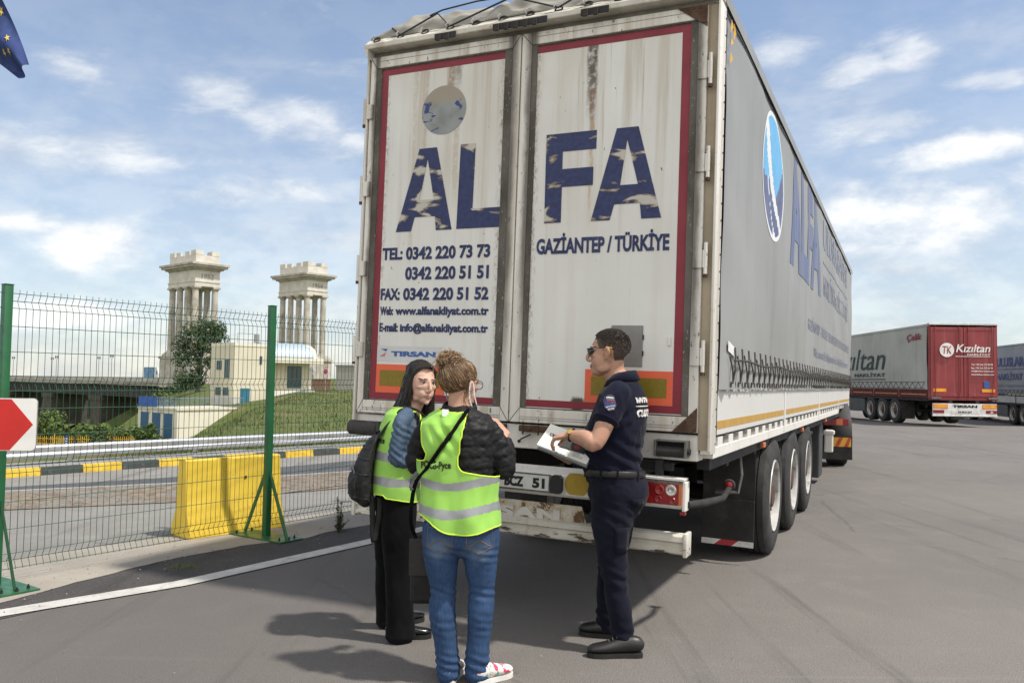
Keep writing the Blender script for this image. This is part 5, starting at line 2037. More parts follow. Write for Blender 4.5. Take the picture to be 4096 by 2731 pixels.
def lamp_post(s, off, lab, h=6.3):
    p = BR_A + BR_D * s + BR_N * off
    r = thing('street_lamp', lab, 'lamp post', (p.x, p.y, -.2), 0, 'lamp posts along the bridge deck')
    m = MB()
    m.tube([(0, 0, 0), (0, 0, .9), (0, 0, 1.0), (0, 0, h - .8)], [.20, .18, .11, .08], 8)
    m.tube([(0, 0, h - .82), (-.28, 0, h - .55), (-.30, 0, h + .1)], .05, 6)
    m.tube([(0, 0, h - .82), (.28, 0, h - .55), (.30, 0, h + .1)], .05, 6)
    m.build('pole', M('lamp_pole', (.24, .235, .23), .6), r)
    for s2 in (-1, 1):
        m = MB()
        m.lathe([(.08, 0), (.24, .25), (.20, .75), (.05, .85)], (s2 * .30, 0, h - .45), (0, 0, 1), 10)
        m.build('lantern', M('lantern_grey', (.16, .16, .165), .4), r)


for s, off, lb in ((49.4, -1.0, 'bridge lamp post rightmost of five, nearest the blue lorry'), (80.8, -11, 'bridge lamp post second from the right'), (87, -1.0, 'bridge lamp post right one of the middle pair'),
                   (116.8, -11, 'bridge lamp post left one of the middle pair'), (122.4, -1.0, 'bridge lamp post farthest left, next to the green fence post')):
    lamp_post(s, off, lb, 7.0)


def lorry():
    p = BR_A + BR_D * 31 + BR_N * (-4)
    yaw = math.atan2(BR_D.y, BR_D.x)
    r = thing('lorry', 'lorry with blue curtain body and white cab on the bridge beside the left tower', 'lorry', (p.x, p.y, -.2), yaw)
    m = MB()
    m.box(-2.2, 3.2, -1.25, 1.25, 1.0, 3.9, bev=.05)
    m.build('cargo_body', M('lorry_blue', (.13, .26, .42), .5, var=.4, vs=.8), r)
    m = MB()
    m.prism([(-2.35, .6), (-2.35, 3.9), (-4.0, 3.85), (-4.55, 2.2), (-4.55, .6)], (0, -1.22, 0), (1, 0, 0), (0, 0, 1), (0, 2.44, 0))
    cb = m.build('cab', M('lorry_white', (.66, .66, .66), .4), r)
    m = MB()
    m.box(-4.3, -3.6, 1.222, 1.24, 2.0, 2.9)
    m.box(-4.3, -3.6, -1.24, -1.222, 2.0, 2.9)
    m.build('side_window', M('cab_glass', (.02, .025, .03), .08), cb)
    for x in (-3.6, .6, 2.2):
        for s in (-1, 1):
            add_wheel(r, (x, s * 1.05, .53), 1).rotation_euler = (0, 0, s * math.pi / 2)


lorry()

# ---- cream building with curved metal roof
CREAM = M('cream_render', (.62, .565, .44), .85, var=.07, vs=.6, streak=.12, scol=(.42, .38, .30))
CREAM_L = M('cream_pale', (.70, .655, .545), .85, var=.06, vs=.6, streak=.15, scol=(.45, .40, .32))
WINDOW = M('window_dark', (.045, .060, .065), .15, spec=.8)
WFRAME = M('window_frame_teal', (.05, .12, .16), .5)
BLUEDOOR = M('door_blue', (.030, .10, .22), .5, var=.1)
TEALDOOR = M('door_teal', (.035, .15, .22), .5, var=.1)


def win(parent, MT, x0, x1, z0, z1, face='front', bars=1):
    m = MB()
    d = .06
    if face == 'front':
        B = lambda a, b, c, e, y0, y1, mi: m.box(a, b, -y1, -y0, c, e, m=mi, mat=MT)
    else:
        B = lambda a, b, c, e, y0, y1, mi: m.box(-y1, -y0, a, b, c, e, m=mi, mat=MT)
    t = .09
    B(x0, x1, z0, z0 + t, .002, d, 0)
    B(x0, x1, z1 - t, z1, .002, d, 0)
    B(x0, x0 + t, z0 + t, z1 - t, .002, d, 0)
    B(x1 - t, x1, z0 + t, z1 - t, .002, d, 0)
    for k in range(bars):
        xm = lerp(x0, x1, (k + 1) / (bars + 1))
        B(xm - .03, xm + .03, z0 + t, z1 - t, .002, d - .01, 0)
    w = m.build('window', WFRAME, parent)
    m = MB()
    B(x0 + t * .5, x1 - t * .5, z0 + t * .5, z1 - t * .5, .0015, .02, 0)
    m.build('pane', WINDOW, w)
    return w


def cream_building():
    yaw = .82
    # front-left corner of the tall block
    o = Vector((-27.0, 80, -1.35))
    r = thing('customs_building', 'cream two-storey building with curved metal roof on the grassy bank', 'building', o, yaw)
    I = Matrix.Identity(4)
    Hh = 6.15
    m = MB()
    m.prism([(0, 0), (3.75, 0), (3.75, Hh - .05), (0, Hh)], (0, 0, 0), (1, 0, 0), (0, 0, 1), (0, 4.6, 0))
    m.box(-.05, 3.8, -.05, 4.65, Hh - .28, Hh + .04, m=1)
    tall = m.build('wall', [CREAM, CREAM_L], r)
    m = MB()
    m.box(3.75, 9.6, 1.6, 8.0, -1, 5.0)
    m.box(9.4, 9.75, 1.45, 8.0, -1, 3.6, m=1)
    m.box(3.76, 9.5, .4, 1.6, -1.2, 1.5, m=1)
    m.build('wing_wall', [CREAM, CREAM_L], r)
    win(tall, I, 1.75, 2.35, 3.75, 5.0, 'side', 0) if False else None
    # windows on the short left side (face -x): coordinate along +y, far end first
    for y0, y1, z0, z1 in ((2.4, 3.35, 3.55, 4.45), (.8, 1.75, 2.75, 4.55), (2.45, 3.45, 1.05, 1.8), (.95, 1.95, 1.05, 1.8)):
        win(r, I, y0, y1, z0, z1, 'side')
    win(r, I, 2.75, 3.0, 4.15, 4.95, 'front', 0)
    m = MB()
    m.box(.75, 1.75, -.05, -.002, .0, 1.75)
    m.build('door', TEALDOOR, r)
    # big window under the canopy
    win(r, Matrix.Translation((0, 1.6, 0)), 6.9, 8.6, 1.75, 4.05, 'front', 2)
    # slab and curved roof
    m = MB()
    m.box(3.78, 10.1, -.3, 8.2, 4.35, 4.9)
    m.build('eave_slab', CREAM_L, r)
    m = MB()
    n = 16
    rows = []
    xs = [3.8 + (9.2 - 3.8) * k / 60 for k in range(61)]
    for k in range(n + 1):
        a = math.radians(lerp(8, 100, k / n))
        rows.append([m.v((x, .2 + 2.4 - 2.4 * math.cos(a), 4.72 + (1.72 + (.02 if q % 2 else 0)) * math.sin(a))) for q, x in enumerate(xs)])
    for a, b in zip(rows, rows[1:]):
        for k in range(60):
            m.f([a[k], a[k + 1], b[k + 1], b[k]])
    m.box(3.8, 9.2, 2.61, 7.9, 4.9, 6.38, m=0)
    m.build('curved_roof', M('roof_metal', (.46, .54, .58), .4, .3, var=.08, vs=1), r)
    m = MB()
    m.prism([(.22, 4.905), (.75, 5.85), (1.6, 6.25), (2.6, 6.40), (2.6, 4.905)], (9.201, 0, 0), (0, 1, 0), (0, 0, 1), (.45, 0, 0))
    m.build('roof_gable', CREAM_L, r)
    m = MB()
    for k in range(2):
        m.tube([(.6 + k * 2.3, .5, Hh), (.6 + k * 2.3, .5, Hh + 1.0)], .035, 6)
    m.tube([(.6, .5, Hh + 1.0), (2.9, .5, Hh + 1.0)], .035, 6)
    m.box(2.5, 2.9, .4, .8, Hh + .15, Hh + .95)
    m.build('roof_rail', M('rail_grey', (.28, .28, .28), .6), r)
    # stair balustrade climbing with the bank
    m = MB()
    for k in range(16):
        x = 3.9 + k * .36
        z = -.05 + .75 * sstep(3.9, 9.0, x) + .012 * k
        m.tube([(x, .34, z), (x, .34, z + .85)], .03, 5)
    m.tube([(3.9, .34, .82), (6.5, .34, 1.25), (9.3, .34, 1.75)], .035, 6)
    m.build('stair_rail', M('rail_blue', (.22, .28, .40), .6), r)


cream_building()


def annex():
    yaw = .88
    o = Vector((-28.7, 71.0, -3.9))
    r = thing('garage_annex', 'low cream annex with three blue doors dug into the bank', 'building', o, yaw)
    I = Matrix.Identity(4)
    m = MB()
    m.box(0, 6.4, 0, 7, 0, 2.45)
    m.box(-.10, 6.5, -.10, 7.0, 2.452, 2.62, m=1)
    m.build('wall', [CREAM_L, CREAM], r)
    # left face (towards -x) is where the doors are
    for k in range(3):
        m = MB()
        y = 5.0 - k * 2.1
        m.box(-.05, -.002, y, y + 1.4, .05, 2.15)
        m.build('door', BLUEDOOR, r)
    for y in (5.2, 2.9):
        m = MB()
        m.tube([(-.06, y, 2.6), (-.16, y, 2.35), (-.10, y - .3, 2.2), (-.10, y - .5, 2.15)], .05, 6)
        m.build('drain_pipe', M('pipe_grey', (.42, .42, .41), .5), r)
    # terrace balustrade
    m = MB()
    m.box(.0, .03, 3.6, 7.0, 2.63, 3.55)
    m.build('blue_screen', M('screen_blue', (.045, .12, .42), .6, var=.2, vs=3), r)
    m = MB()
    pts = [(.02, 3.5), (.02, .05), (6.4, .05)]
    for a, b in zip(pts, pts[1:]):
        va, vb = Vector((*a, 0)), Vector((*b, 0))
        n = int((vb - va).length / .14)
        for k in range(n + 1):
            p = va.lerp(vb, k / n)
            m.tube([(p.x, p.y, 2.62), (p.x, p.y, 3.5)], .016, 4)
        m.tube([(va.x, va.y, 3.5), (vb.x, vb.y, 3.5)], .03, 5)
    m.build('terrace_rail', M('rail_blue', (.22, .28, .40), .6), r)


annex()


def grey_building():
    r = thing('warehouse', 'grey flat-roofed building with two narrow windows beyond the grass bank', 'building', (-20.4, 112, .1), -.12)
    I = Matrix.Identity(4)
    G = M('grey_render', (.30, .285, .265), .85, var=.1, vs=.7)
    m = MB()
    m.box(-3.6, 12, 0, 9, -2, 3.05)
    m.box(-3.7, 12.1, -.12, 9, 3.05, 3.25, m=1)
    m.build('wall', [G, M('grey_trim', (.25, .245, .235), .8)], r)
    for x in (.45, 1.75):
        win(r, I, x, x + .85, .1, 2.0, 'front', 0)
    r2 = thing('brick_wall', 'low reddish brick wall beneath the grey flat-roofed building', 'wall', (-24.4, 103, -.6), -.1)
    m = MB()
    m.box(-1.3, 1.8, 0, .4, 0, 1.9)
    m.box(-1.35, 1.85, -.04, .44, 1.9, 2.0)
    m.build('wall_body', M('brick', (.26, .15, .105), .9, var=.2, vs=6), r2)
    r3 = thing('parapet_wall', 'dark stone parapet with a railing along the top of the bank', 'wall', (-31.2, 104, -.75), -.05)
    m = MB()
    m.box(-2.5, 5.6, 0, .4, -.3, .75)
    m.build('wall_body', M('dark_stone', (.10, .09, .08), .9, var=.3, vs=3), r3)
    m = MB()
    for k in range(28):
        m.tube([(-2.4 + k * .29, .2, .75), (-2.4 + k * .29, .2, 1.75)], .03, 4)
    m.tube([(-2.4, .2, 1.75), (5.5, .2, 1.75)], .05, 5)
    m.build('railing', M('rail_pale', (.45, .45, .44), .6), r3)


grey_building()


def road_signs():
    RED = M('sign_red', (.52, .022, .018), .35)
    WH = M('sign_white', (.74, .73, .70), .35)
    BL = M('sign_blue', (.03, .07, .32), .4)
    BK = M('plate_black', (.012, .012, .013), .5)
    GB = M('sign_back', (.45, .46, .46), .5, .6)
    r = thing('road_sign', 'post with three round red-edged road signs in front of the right tower', 'sign', (-21.9, 97, -.3))
    m = MB()
    m.tube([(0, .05, -.5), (0, .05, 3.45)], .04, 8)
    m.build('pole', GB, r)
    for z, kind in ((3.12, 'n'), (2.57, 's'), (2.0, 'o')):
        m = MB()
        m.lathe([(.27, 0), (.27, .02)], (0, 0, z), (0, -1, 0), 28, m=0)
        m.lathe([(.20, 0), (.20, .006)], (0, -.021, z), (0, -1, 0), 24, m=1 if kind != 's' else 2)
        if kind == 's':
            for a in (.785, -.785):
                m.tube([(-math.cos(a) * .2, -.031, z - math.sin(a) * .2), (math.cos(a) * .2, -.031, z + math.sin(a) * .2)], .025, 4, m=0)
        if kind == 'o':
            m.box(-.13, .13, -.034, -.028, z - .04, z + .03, m=3)
        d = m.build('sign_disc', [RED, WH, BL, BK], r)
        if kind == 'n':
            place_text(text_data("40", .24, .20, .03, .006), (-.12, -.032, z - .10), (1, 0, 0), (0, 0, 1), 'lettering', BK, d)
    r = thing('road_sign', 'post with a triangular and a round sign seen from behind, grey', 'sign', (-24.6, 101, -.3))
    m = MB()
    m.tube([(0, -.05, -.5), (0, -.05, 3.3)], .04, 8)
    m.build('pole', GB, r)
    m = MB()
    m.prism([(-.45, 2.45), (.45, 2.45), (0, 3.25)], (0, 0, 0), (1, 0, 0), (0, 0, 1), (0, .02, 0))
    m.build('sign_triangle', GB, r)
    m = MB()
    m.lathe([(.40, 0), (.40, .02)], (0, 0, 1.95), (0, 1, 0), 24)
    m.build('sign_disc', GB, r)


road_signs()

LEAF = [M('leaf_dark', (.030, .052, .020), .7, var=.3, vs=.8, spec=.2), M('leaf_mid', (.058, .088, .034), .7, var=.3, vs=.8, spec=.2), M('leaf_light', (.105, .125, .060), .7, var=.25, vs=.8, spec=.2)]
LEAF_Y = [M('leaf_bush_dark', (.050, .080, .020), .7, spec=.2), M('leaf_bush', (.095, .135, .032), .7, spec=.2), M('leaf_bush_light', (.145, .18, .05), .7, spec=.2)]


def crown(m, blobs, n, size, seed, up=.3):
    g = random.Random(seed)
    tot = sum(b[3] ** 2 for b in blobs)
    for c in blobs:
        for _ in range(int(n * c[3] ** 2 / tot)):
            d = Vector((g.gauss(0, 1), g.gauss(0, 1), g.gauss(0, 1))).normalized()
            rr = c[3] * (g.random() ** .45)
            p = Vector(c[:3]) + Vector((d.x * rr, d.y * rr, d.z * rr * (c[4] if len(c) > 4 else 1)))
            if noise.noise(p * (1.6 / c[3] ** .5) + Vector((seed, 0, 0))) < -.22:
                continue
            s = size * g.uniform(.6, 1.3)
            nn = (d + Vector((g.gauss(0, .5), g.gauss(0, .5), up + g.gauss(0, .5)))).normalized()
            u = nn.orthogonal().normalized()
            u.rotate(Matrix.Rotation(g.uniform(0, 6.28), 3, nn))
            v = nn.cross(u)
            m.f([m.v(p - u * s), m.v(p + v * s * .45), m.v(p + u * s), m.v(p - v * s * .45)], g.choice((0, 0, 1, 1, 1, 2)))


def tree():
    r = thing('tree', 'tall dark green leafy tree standing before the left column tower', 'tree', (-53.3, 140, -1.2))
    m = MB()
    m.tube([(0, 0, -.5), (.1, 0, 2.0), (.3, .1, 4.5), (.5, .2, 7.5), (.6, .2, 10.5)], [.42, .34, .27, .18, .06], 10)
    g = random.Random(11)
    for k in range(16):
        z = g.uniform(1.5, 8.5)
        a = g.uniform(0, 6.28)
        l = g.uniform(2.0, 3.6)
        p = Vector((.3, .1, z))
        q = p + Vector((math.cos(a) * l * .8, math.sin(a) * l * .8, l * 1.1))
        m.tube([p, p.lerp(q, .5) + Vector((0, 0, .15)), q], [.13, .08, .03], 6)
    m.build('trunk', M('bark', (.075, .062, .050), .9, var=.3, vs=3), r)
    m = MB()
    blobs = [(-2.4, 0, 2.5, 2.0, .8), (.2, .3, 2.6, 1.7, .9), (-2.9, 0, 5.6, 1.7, 1.1), (-3.2, .2, 7.8, 1.7, 1.2), (-1.6, -.3, 9.9, 1.9, 1.1), (.4, 0, 11.0, 2.0, 1.0), (2.6, .2, 11.0, 1.9, .9), (3.6, 0, 8.9, 1.7, 1.1),
             (2.6, -.3, 7.0, 1.7, 1.1), (.2, -.5, 8.2, 2.1, 1.1), (-1.2, .6, 6.2, 1.6, 1.1), (1.3, .5, 5.2, 1.3, 1.1), (-.2, -.4, 4.3, 1.3, 1.0), (3.4, .2, 10.4, 1.4, 1.0), (-.6, .2, 1.6, 1.4, .7), (1.8, .3, 9.6, 1.8, 1.0)]
    crown(m, blobs, 9000, .24, 2)
    m.build('crown', LEAF, r, fix=False)


tree()


def bush(x, y, w, h, seed, label, mats, lsz=.16, n=1500, name='bush'):
    r = thing(name, label, 'bush', (x, y, terrain_z(x, y) - .1))
    g = random.Random(seed)
    m = MB()
    for k in range(6):
        a = g.uniform(0, 6.28)
        m.tube([(0, 0, 0), (math.cos(a) * w * .2, math.sin(a) * w * .2, h * .4), (math.cos(a) * w * .35, math.sin(a) * w * .35, h * .75)], [.05, .035, .015], 5)
    m.build('stem', MATS['bark'], r)
    m = MB()
    blobs = []
    for k in range(11):
        t = g.uniform(.12, .85)
        blobs.append((g.uniform(-.42, .42) * w * (1.1 - t * .7), g.uniform(-.4, .4) * w * .6, h * t, w * g.uniform(.16, .24), .9))
    crown(m, blobs, n, lsz, seed)
    m.build('foliage', mats, r, fix=False)


# thicket below the bridge, each shrub on its own
for x, y, w, h, sd, lb in ((-39.6, 71, 5.2, 2.5, 1, 'large light green bush below the bridge next to the red chevron sign'), (-36.2, 70.5, 3.4, 1.9, 2, 'light green bush in the middle of the row below the bridge'),
                           (-33.4, 70, 2.6, 1.5, 3, 'small rounded bush right of the blue totem sign below the bridge'), (-31.0, 70, 2.4, 1.9, 4, 'thin open bush at the right end of the row below the bridge')):
    bush(x, y, w, h, sd, lb, LEAF_Y, .17, 2600)
bush(-31.2, 62.5, 1.7, 1.7, 9, 'small dark conical shrub on the lawn left of the annex', LEAF, .13, 1200, 'conical_shrub')
bush(-44, 104, 6, 2.2, 14, 'low green bush on the bank behind the blue terrace screen', LEAF_Y, .2, 1500)
bush(-62.5, 158, 7, 2.6, 15, 'low dark scrub on the bank at the foot of the left tower', LEAF, .26, 1500)


def yellow_fence():
    x0, x1, y = -38.2, -30.2, 66.5
    r = thing('picket_fence', 'low yellow metal picket fence in front of the bushes below the bridge', 'fence', (x0, y, 0))
    m = MB()
    k = 0
    prev = None
    while x0 + k * .17 < x1:
        x = k * .17
        z = terrain_z(x0 + x, y)
        m.tube([(x, 0, z - .05), (x, 0, z + .85)], .024, 4)
        if prev is not None:
            for dz in (.18, .62):
                m.tube([(prev[0], 0, prev[1] + dz), (x, 0, z + dz)], .022, 4)
        prev = (x, z)
        k += 1
    m.build('picket_panel', M('picket_yellow', (.62, .36, .03), .6), r)
    for q in (0, 3.2, 6.2):
        m = MB()
        z = terrain_z(x0 + q, y)
        m.box(q - .06, q + .06, -.06, .06, z - .1, z + 1.05)
        m.build('post', M('post_dark', (.06, .055, .05), .8), r)
    z = terrain_z(-35.5, 64.5)
    r = thing('marker_pole', 'thin tall yellow pole standing by the yellow picket fence', 'pole', (-35.6, 64.5, z))
    m = MB()
    m.tube([(0, 0, -.1), (0, 0, 1.15)], .035, 6)
    m.box(-.05, .05, -.05, .05, -.02, .10)
    m.build('pole', M('picket_yellow', (.62, .36, .03), .6), r)
    z = terrain_z(-34.9, 65)
    r = thing('totem_sign', 'narrow upright blue sign with white letters by the yellow picket fence', 'sign', (-34.9, 65, z - .05))
    m = MB()
    m.box(-.13, .13, -.05, .05, 0, 1.05, bev=.01)
    m.build('board', M('totem_blue', (.035, .075, .27), .5), r)
    m = MB()
    for k in range(4):
        m.box(-.09 + .03 * (k % 2), .08, -.056, -.0505, .2 + k * .19, .28 + k * .19)
    m.build('lettering', M('ink_white', (.74, .72, .70), .5), r)


yellow_fence()
# ------------------------------------------------------------------ people
def skin(name, col, red):
    def fn(t, o):
        n = t.noise(o, 14, 4, .6)
        c = t.mix(t.step(n, .3, .7), col, red)
        return c, t.noise(o, 260, 2)
    m = M_custom(name, fn, .55, .3, .05)
    b = next(n for n in m.node_tree.nodes if n.type == 'BSDF_PRINCIPLED')
    b.inputs['Subsurface Weight'].default_value = .08
    b.inputs['Subsurface Radius'].default_value = (.012, .005, .003)
    return m


def frame(f, up=(0, 0, 1)):
    """rotation whose y axis looks along f"""
    y = Vector(f).normalized()
    x = y.cross(Vector(up)).normalized()
    z = x.cross(y)
    return Matrix(((x.x, y.x, z.x), (x.y, y.y, z.y), (x.z, y.z, z.z)))


def head_shapes(m, c, R, s=1.0, male=False, ears=True):
    """overlapping closed shapes of one head; local axes: x right, y forward, z up"""
    c = Vector(c)
    T = lambda x, y, z: c + R @ (Vector((x, y, z)) * s)
    B = lambda p, r: m.ball(T(*p), tuple(q * s for q in r), 24, rot=R)
    jw = 1.12 if male else .88
    B((0, -.018, .040), (.077, .096, .083))
    B((0, .020, .005), (.068, .074, .085))
    B((0, .038, -.045), (.058 * jw, .050, .060))
    B((0, .052, -.080), (.038 * jw, .036, .030 * jw))
    B((0, .078, -.094), (.017 * jw, .014, .015))
    for sx in (-1, 1):
        B((sx * .042, .056, -.008), (.022, .021, .019))
        B((sx * .045 * jw, .022, -.070), (.018, .036, .026))
        B((sx * .030, .075, .034), (.027, .014, .010))
        B((sx * .047 * jw, .034, -.036), (.019, .036, .040))
        B((sx * .026, .062, -.045), (.022, .022, .030))
        B((sx * .0095, .094, -.030), (.007, .009, .006))
        if ears:
            m.limb([T(sx * .074, .002, -.028), T(sx * .080, -.006, -.010), T(sx * .084, -.014, .012), T(sx * .080, -.004, .028), T(sx * .074, .006, .018)], [.008 * s, .009 * s, .010 * s, .009 * s, .006 * s], R @ Vector((1, 0, 0)), 8, 2)
            B((sx * .077, -.004, .0), (.006, .015, .024))
    k = .98 if male else .88
    m.limb([T(0, .082, .036), T(0, .096, .012), T(0, .108 * (1.01 if male else 1), -.014), T(0, .107, -.026), T(0, .092, -.034)], [(.010 * s, .010 * s), (.0080 * k * s, .009 * s), (.0105 * k * s, .010 * s), (.0110 * k * s, .0095 * s), (.008 * s, .006 * s)], R @ Vector((1, 0, 0)), 12, 3)
    m.limb([T(-.024, .080, -.058), T(-.012, .090, -.0545), T(0, .0915, -.056), T(.012, .090, -.0545), T(.024, .080, -.058)], [.003 * s, .0052 * s, .0058 * s, .0052 * s, .003 * s], R @ Vector((0, 0, 1)), 8, 3)
    m.limb([T(-.022, .079, -.060), T(-.010, .089, -.0655), T(0, .0905, -.067), T(.010, .089, -.0655), T(.022, .079, -.060)], [.003 * s, .0060 * s, .0066 * s, .0060 * s, .003 * s], R @ Vector((0, 0, 1)), 8, 3)


def hand_shapes(m, wrist, d, palm_n, thumb_side, s=1.0, curl=.6, spread=.12):
    """palm, four fingers of different length, thumb. d: wrist to knuckles, palm_n: out of the palm"""
    w, d, n = Vector(wrist), Vector(d).normalized(), Vector(palm_n)
    n = (n - d * n.dot(d)).normalized()
    side = d.cross(n).normalized()
    if side.dot(Vector(thumb_side)) < 0:
        side = -side
    P = lambda a, b, c: w + d * (a * s) + side * (b * s) + n * (c * s)
    m.limb([P(-.02, 0, 0), P(.02, .002, 0), P(.06, .002, -.003), P(.088, 0, -.004)], [(.027 * s, .020 * s), (.032 * s, .019 * s), (.040 * s, .016 * s), (.039 * s, .013 * s)], side, 16, 3)
    for k, (off, L, r) in enumerate(((.029, .072, .0088), (.010, .080, .0092), (-.010, .074, .0088), (-.028, .058, .0078))):
        ang = 0.0
        p = P(.080, off, -.003)
        pts = [P(.05, off * .9, -.002), p]
        segs = (.44, .30, .26)
        dirv = (d + side * (off * spread * 12)).normalized()
        for j, sg in enumerate(segs):
            ang += curl * (.75, .95, .6)[j] * (1 + .08 * k)
            dv = dirv * math.cos(ang) + n * math.sin(ang)
            p = p + dv * (L * sg * s)
            pts.append(p)
        m.limb(pts, [r * 1.05 * s, r * 1.05 * s, r * s, r * .92 * s, r * .74 * s], side, 10, 3)
    a = curl * .5
    pts = [P(.015, .022, .004), P(.042, .044, .012), P(.066, .052 - .012 * a, .022 + .018 * a), P(.086, .046 - .022 * a, .028 + .030 * a)]
    m.limb(pts, [.014 * s, .0125 * s, .0105 * s, .008 * s], n, 10, 3)


def paint_faces(me, rules, default=0):
    for p in me.polygons:
        c = p.center
        p.material_index = default
        for idx, fn in rules:
            if fn(c):
                p.material_index = idx
                break


def face_features(me, c, R, s, lips=1, brow=2, brow_z=.0385, stub=None):
    Ri = R.transposed()
    c = Vector(c)
    # sink the eye sockets
    for v in me.vertices:
        q = (Ri @ (v.co - c)) / s
        if q.y > .04 and abs(q.z) < .06:
            for sx in (-1, 1):
                d2 = ((q.x - sx * .0315) / .017) ** 2 + ((q.z - .0155) / .0115) ** 2
                if d2 < 5:
                    v.co -= R @ Vector((0, 1, 0)) * (.0085 * s * math.exp(-d2))
    for p in me.polygons:
        q = (Ri @ (p.center - c)) / s
        p.material_index = 0
        if q.y > .05:
            if abs(q.x) < .025 and -.0725 + .35 * abs(q.x) < q.z < -.0495 - .20 * abs(q.x) - .0035 * math.exp(-(q.x / .006) ** 2) and q.y > .072:
                p.material_index = lips
            for sx in (-1, 1):
                x = q.x * sx
                arch = brow_z - .9 * (x - .036) ** 2 * 14 * .5
                if .012 < x < .056 and abs(q.z - arch - (.0015 if x < .03 else .0)) < .0036 - .035 * max(0, x - .03) and q.y > .05:
                    p.material_index = brow
        if stub is not None and (q.z < -.045 and q.y > -.01 and p.material_index == 0 and q.z > -.115):
            p.material_index = stub


def eyes(parent, c, R, s):
    c = Vector(c)
    for sx in (-1, 1):
        m = MB()
        e = c + R @ (Vector((sx * .0315, .0715, .0155)) * s)
        m.ball(e, .0118 * s, 20)
        gz = (R @ Vector((.02, 1, -.02))).normalized()
        for f in m.bm.faces:
            dd = (f.calc_center_median() - e).normalized().dot(gz)
            f.material_index = 1 if dd > .86 else 0
        m.build('eye', [M('eye_white', (.55, .52, .49), .25, var=.05), M('eye_iris', (.030, .022, .016), .15)], parent, smooth=True, fix=False)
        # lash line
        m = MB()
        pts = []
        for k in range(9):
            a = lerp(-.016, .016, k / 8)
            pts.append(c + R @ (Vector((sx * .0315 + a, .0835 - 9 * a * a - .12 * abs(sx * .0315 + a) + .0015, .0215 - 17 * a * a)) * s))
        m.tube(pts, [.0005 * s + .0008 * s * math.sin(math.pi * k / 8) for k in range(9)], 6)
        m.build('eyelash', M('hair_black', (.012, .010, .009), .5), parent)


def garment(name, mats, rings, L, F, parent, seg=96, rows=60, hole=None, mat_fn=None, wr=.006, ws=(9, 9, 5), seed=0, ex=2.25, thick=.003, smooth=True, pinch=None):
    """open tube of cloth through rings (z, cx, cy, half_width, half_depth); L, F horizontal unit axes"""
    L, F = Vector(L), Vector(F)
    rings = sorted(rings)
    zs = [r[0] for r in rings]
    def pt(u, v):
        z = lerp(zs[0], zs[-1], v)
        i = max(k for k in range(len(zs)) if zs[k] <= z + 1e-6)
        i = min(i, len(zs) - 2)
        t = (z - zs[i]) / (zs[i + 1] - zs[i])
        def cr(k):
            a, b, c2, d = rings[max(i - 1, 0)][k], rings[i][k], rings[i + 1][k], rings[min(i + 2, len(rings) - 1)][k]
            return .5 * (2 * b + (c2 - a) * t + (2 * a - 5 * b + 4 * c2 - d) * t * t + (3 * b - a - 3 * c2 + d) * t ** 3)
        a = 2 * math.pi * u
        ca, sa = math.cos(a), math.sin(a)
        k = (abs(ca) ** ex + abs(sa) ** ex) ** (-1 / ex)
        d = L * (ca * k * cr(3)) + F * (sa * k * cr(4))
        p = Vector((cr(1), cr(2), z)) + d
        nrm = d.normalized()
        w = noise.noise(Vector((p.x * ws[0], p.y * ws[1], p.z * ws[2])) + Vector((seed, 0, 0))) + .5 * noise.noise(Vector((p.x * ws[0] * 2.3, p.y * ws[1] * 2.3, p.z * ws[2] * 2.1)) + Vector((seed, 9, 0)))
        p = p + nrm * (w * wr)
        if pinch:
            p = pinch(p, nrm)
        return p
    m = MB()
    g = m.grid(pt, seg, rows, closed_u=True)
    if hole:
        dead = [f for f in m.bm.faces if hole(f.calc_center_median())]
        bmesh.ops.delete(m.bm, geom=dead, context='FACES')
    if mat_fn:
        for f in m.bm.faces:
            f.material_index = mat_fn(f.calc_center_median())
    # smooth the stepped edges left by cutting
    be = [v for v in m.bm.verts if any(len(e.link_faces) == 1 for e in v.link_edges)]
    for _ in range(6):
        new = {}
        for v in be:
            nb = [e.other_vert(v).co for e in v.link_edges if len(e.link_faces) == 1]
            if len(nb) == 2:
                new[v] = v.co.lerp((nb[0] + nb[1]) / 2, .5)
        for v, c in new.items():
            v.co = c
    loops = []
    edges = {e for e in m.bm.edges if len(e.link_faces) == 1}
    while edges:
        e = edges.pop()
        a, b = e.verts
        lp = [a, b]
        while True:
            nx = next((q for q in lp[-1].link_edges if q in edges), None)
            if nx is None:
                break
            edges.discard(nx)
            lp.append(nx.other_vert(lp[-1]))
        loops.append([v.co.copy() for v in lp])
    o = m.build(name, mats, parent, smooth=smooth, fix=True)
    md = o.modifiers.new('thick', 'SOLIDIFY')
    md.thickness = thick
    md.offset = 1
    return o, loops


def piping(loops, r, mat, parent, name='piping', minlen=.15):
    m = MB()
    for lp in loops:
        L = sum((b - a).length for a, b in zip(lp, lp[1:]))
        if L < minlen:
            continue
        pts = lp[::1]
        m.tube(pts, r, 6, cap=True)
    return m.build(name, mat, parent, smooth=True)


def bvh_of(o):
    return BVHTree.FromPolygons([v.co for v in o.data.vertices], [p.vertices for p in o.data.polygons])


def flat_text(st, w, h, bold):
    """text as one thin printed layer, finely divided so that it can follow cloth"""
    t = text_data(st, w, h, bold, .0006)
    bm = bmesh.new()
    bm.from_mesh(t)
    bmesh.ops.delete(bm, geom=[f for f in bm.faces if f.normal.z < .5], context='FACES')
    bmesh.ops.triangulate(bm, faces=bm.faces[:])
    bmesh.ops.subdivide_edges(bm, edges=[e for e in bm.edges if e.calc_length() > .010], cuts=2)
    bm.to_mesh(t)
    bm.free()
    return t


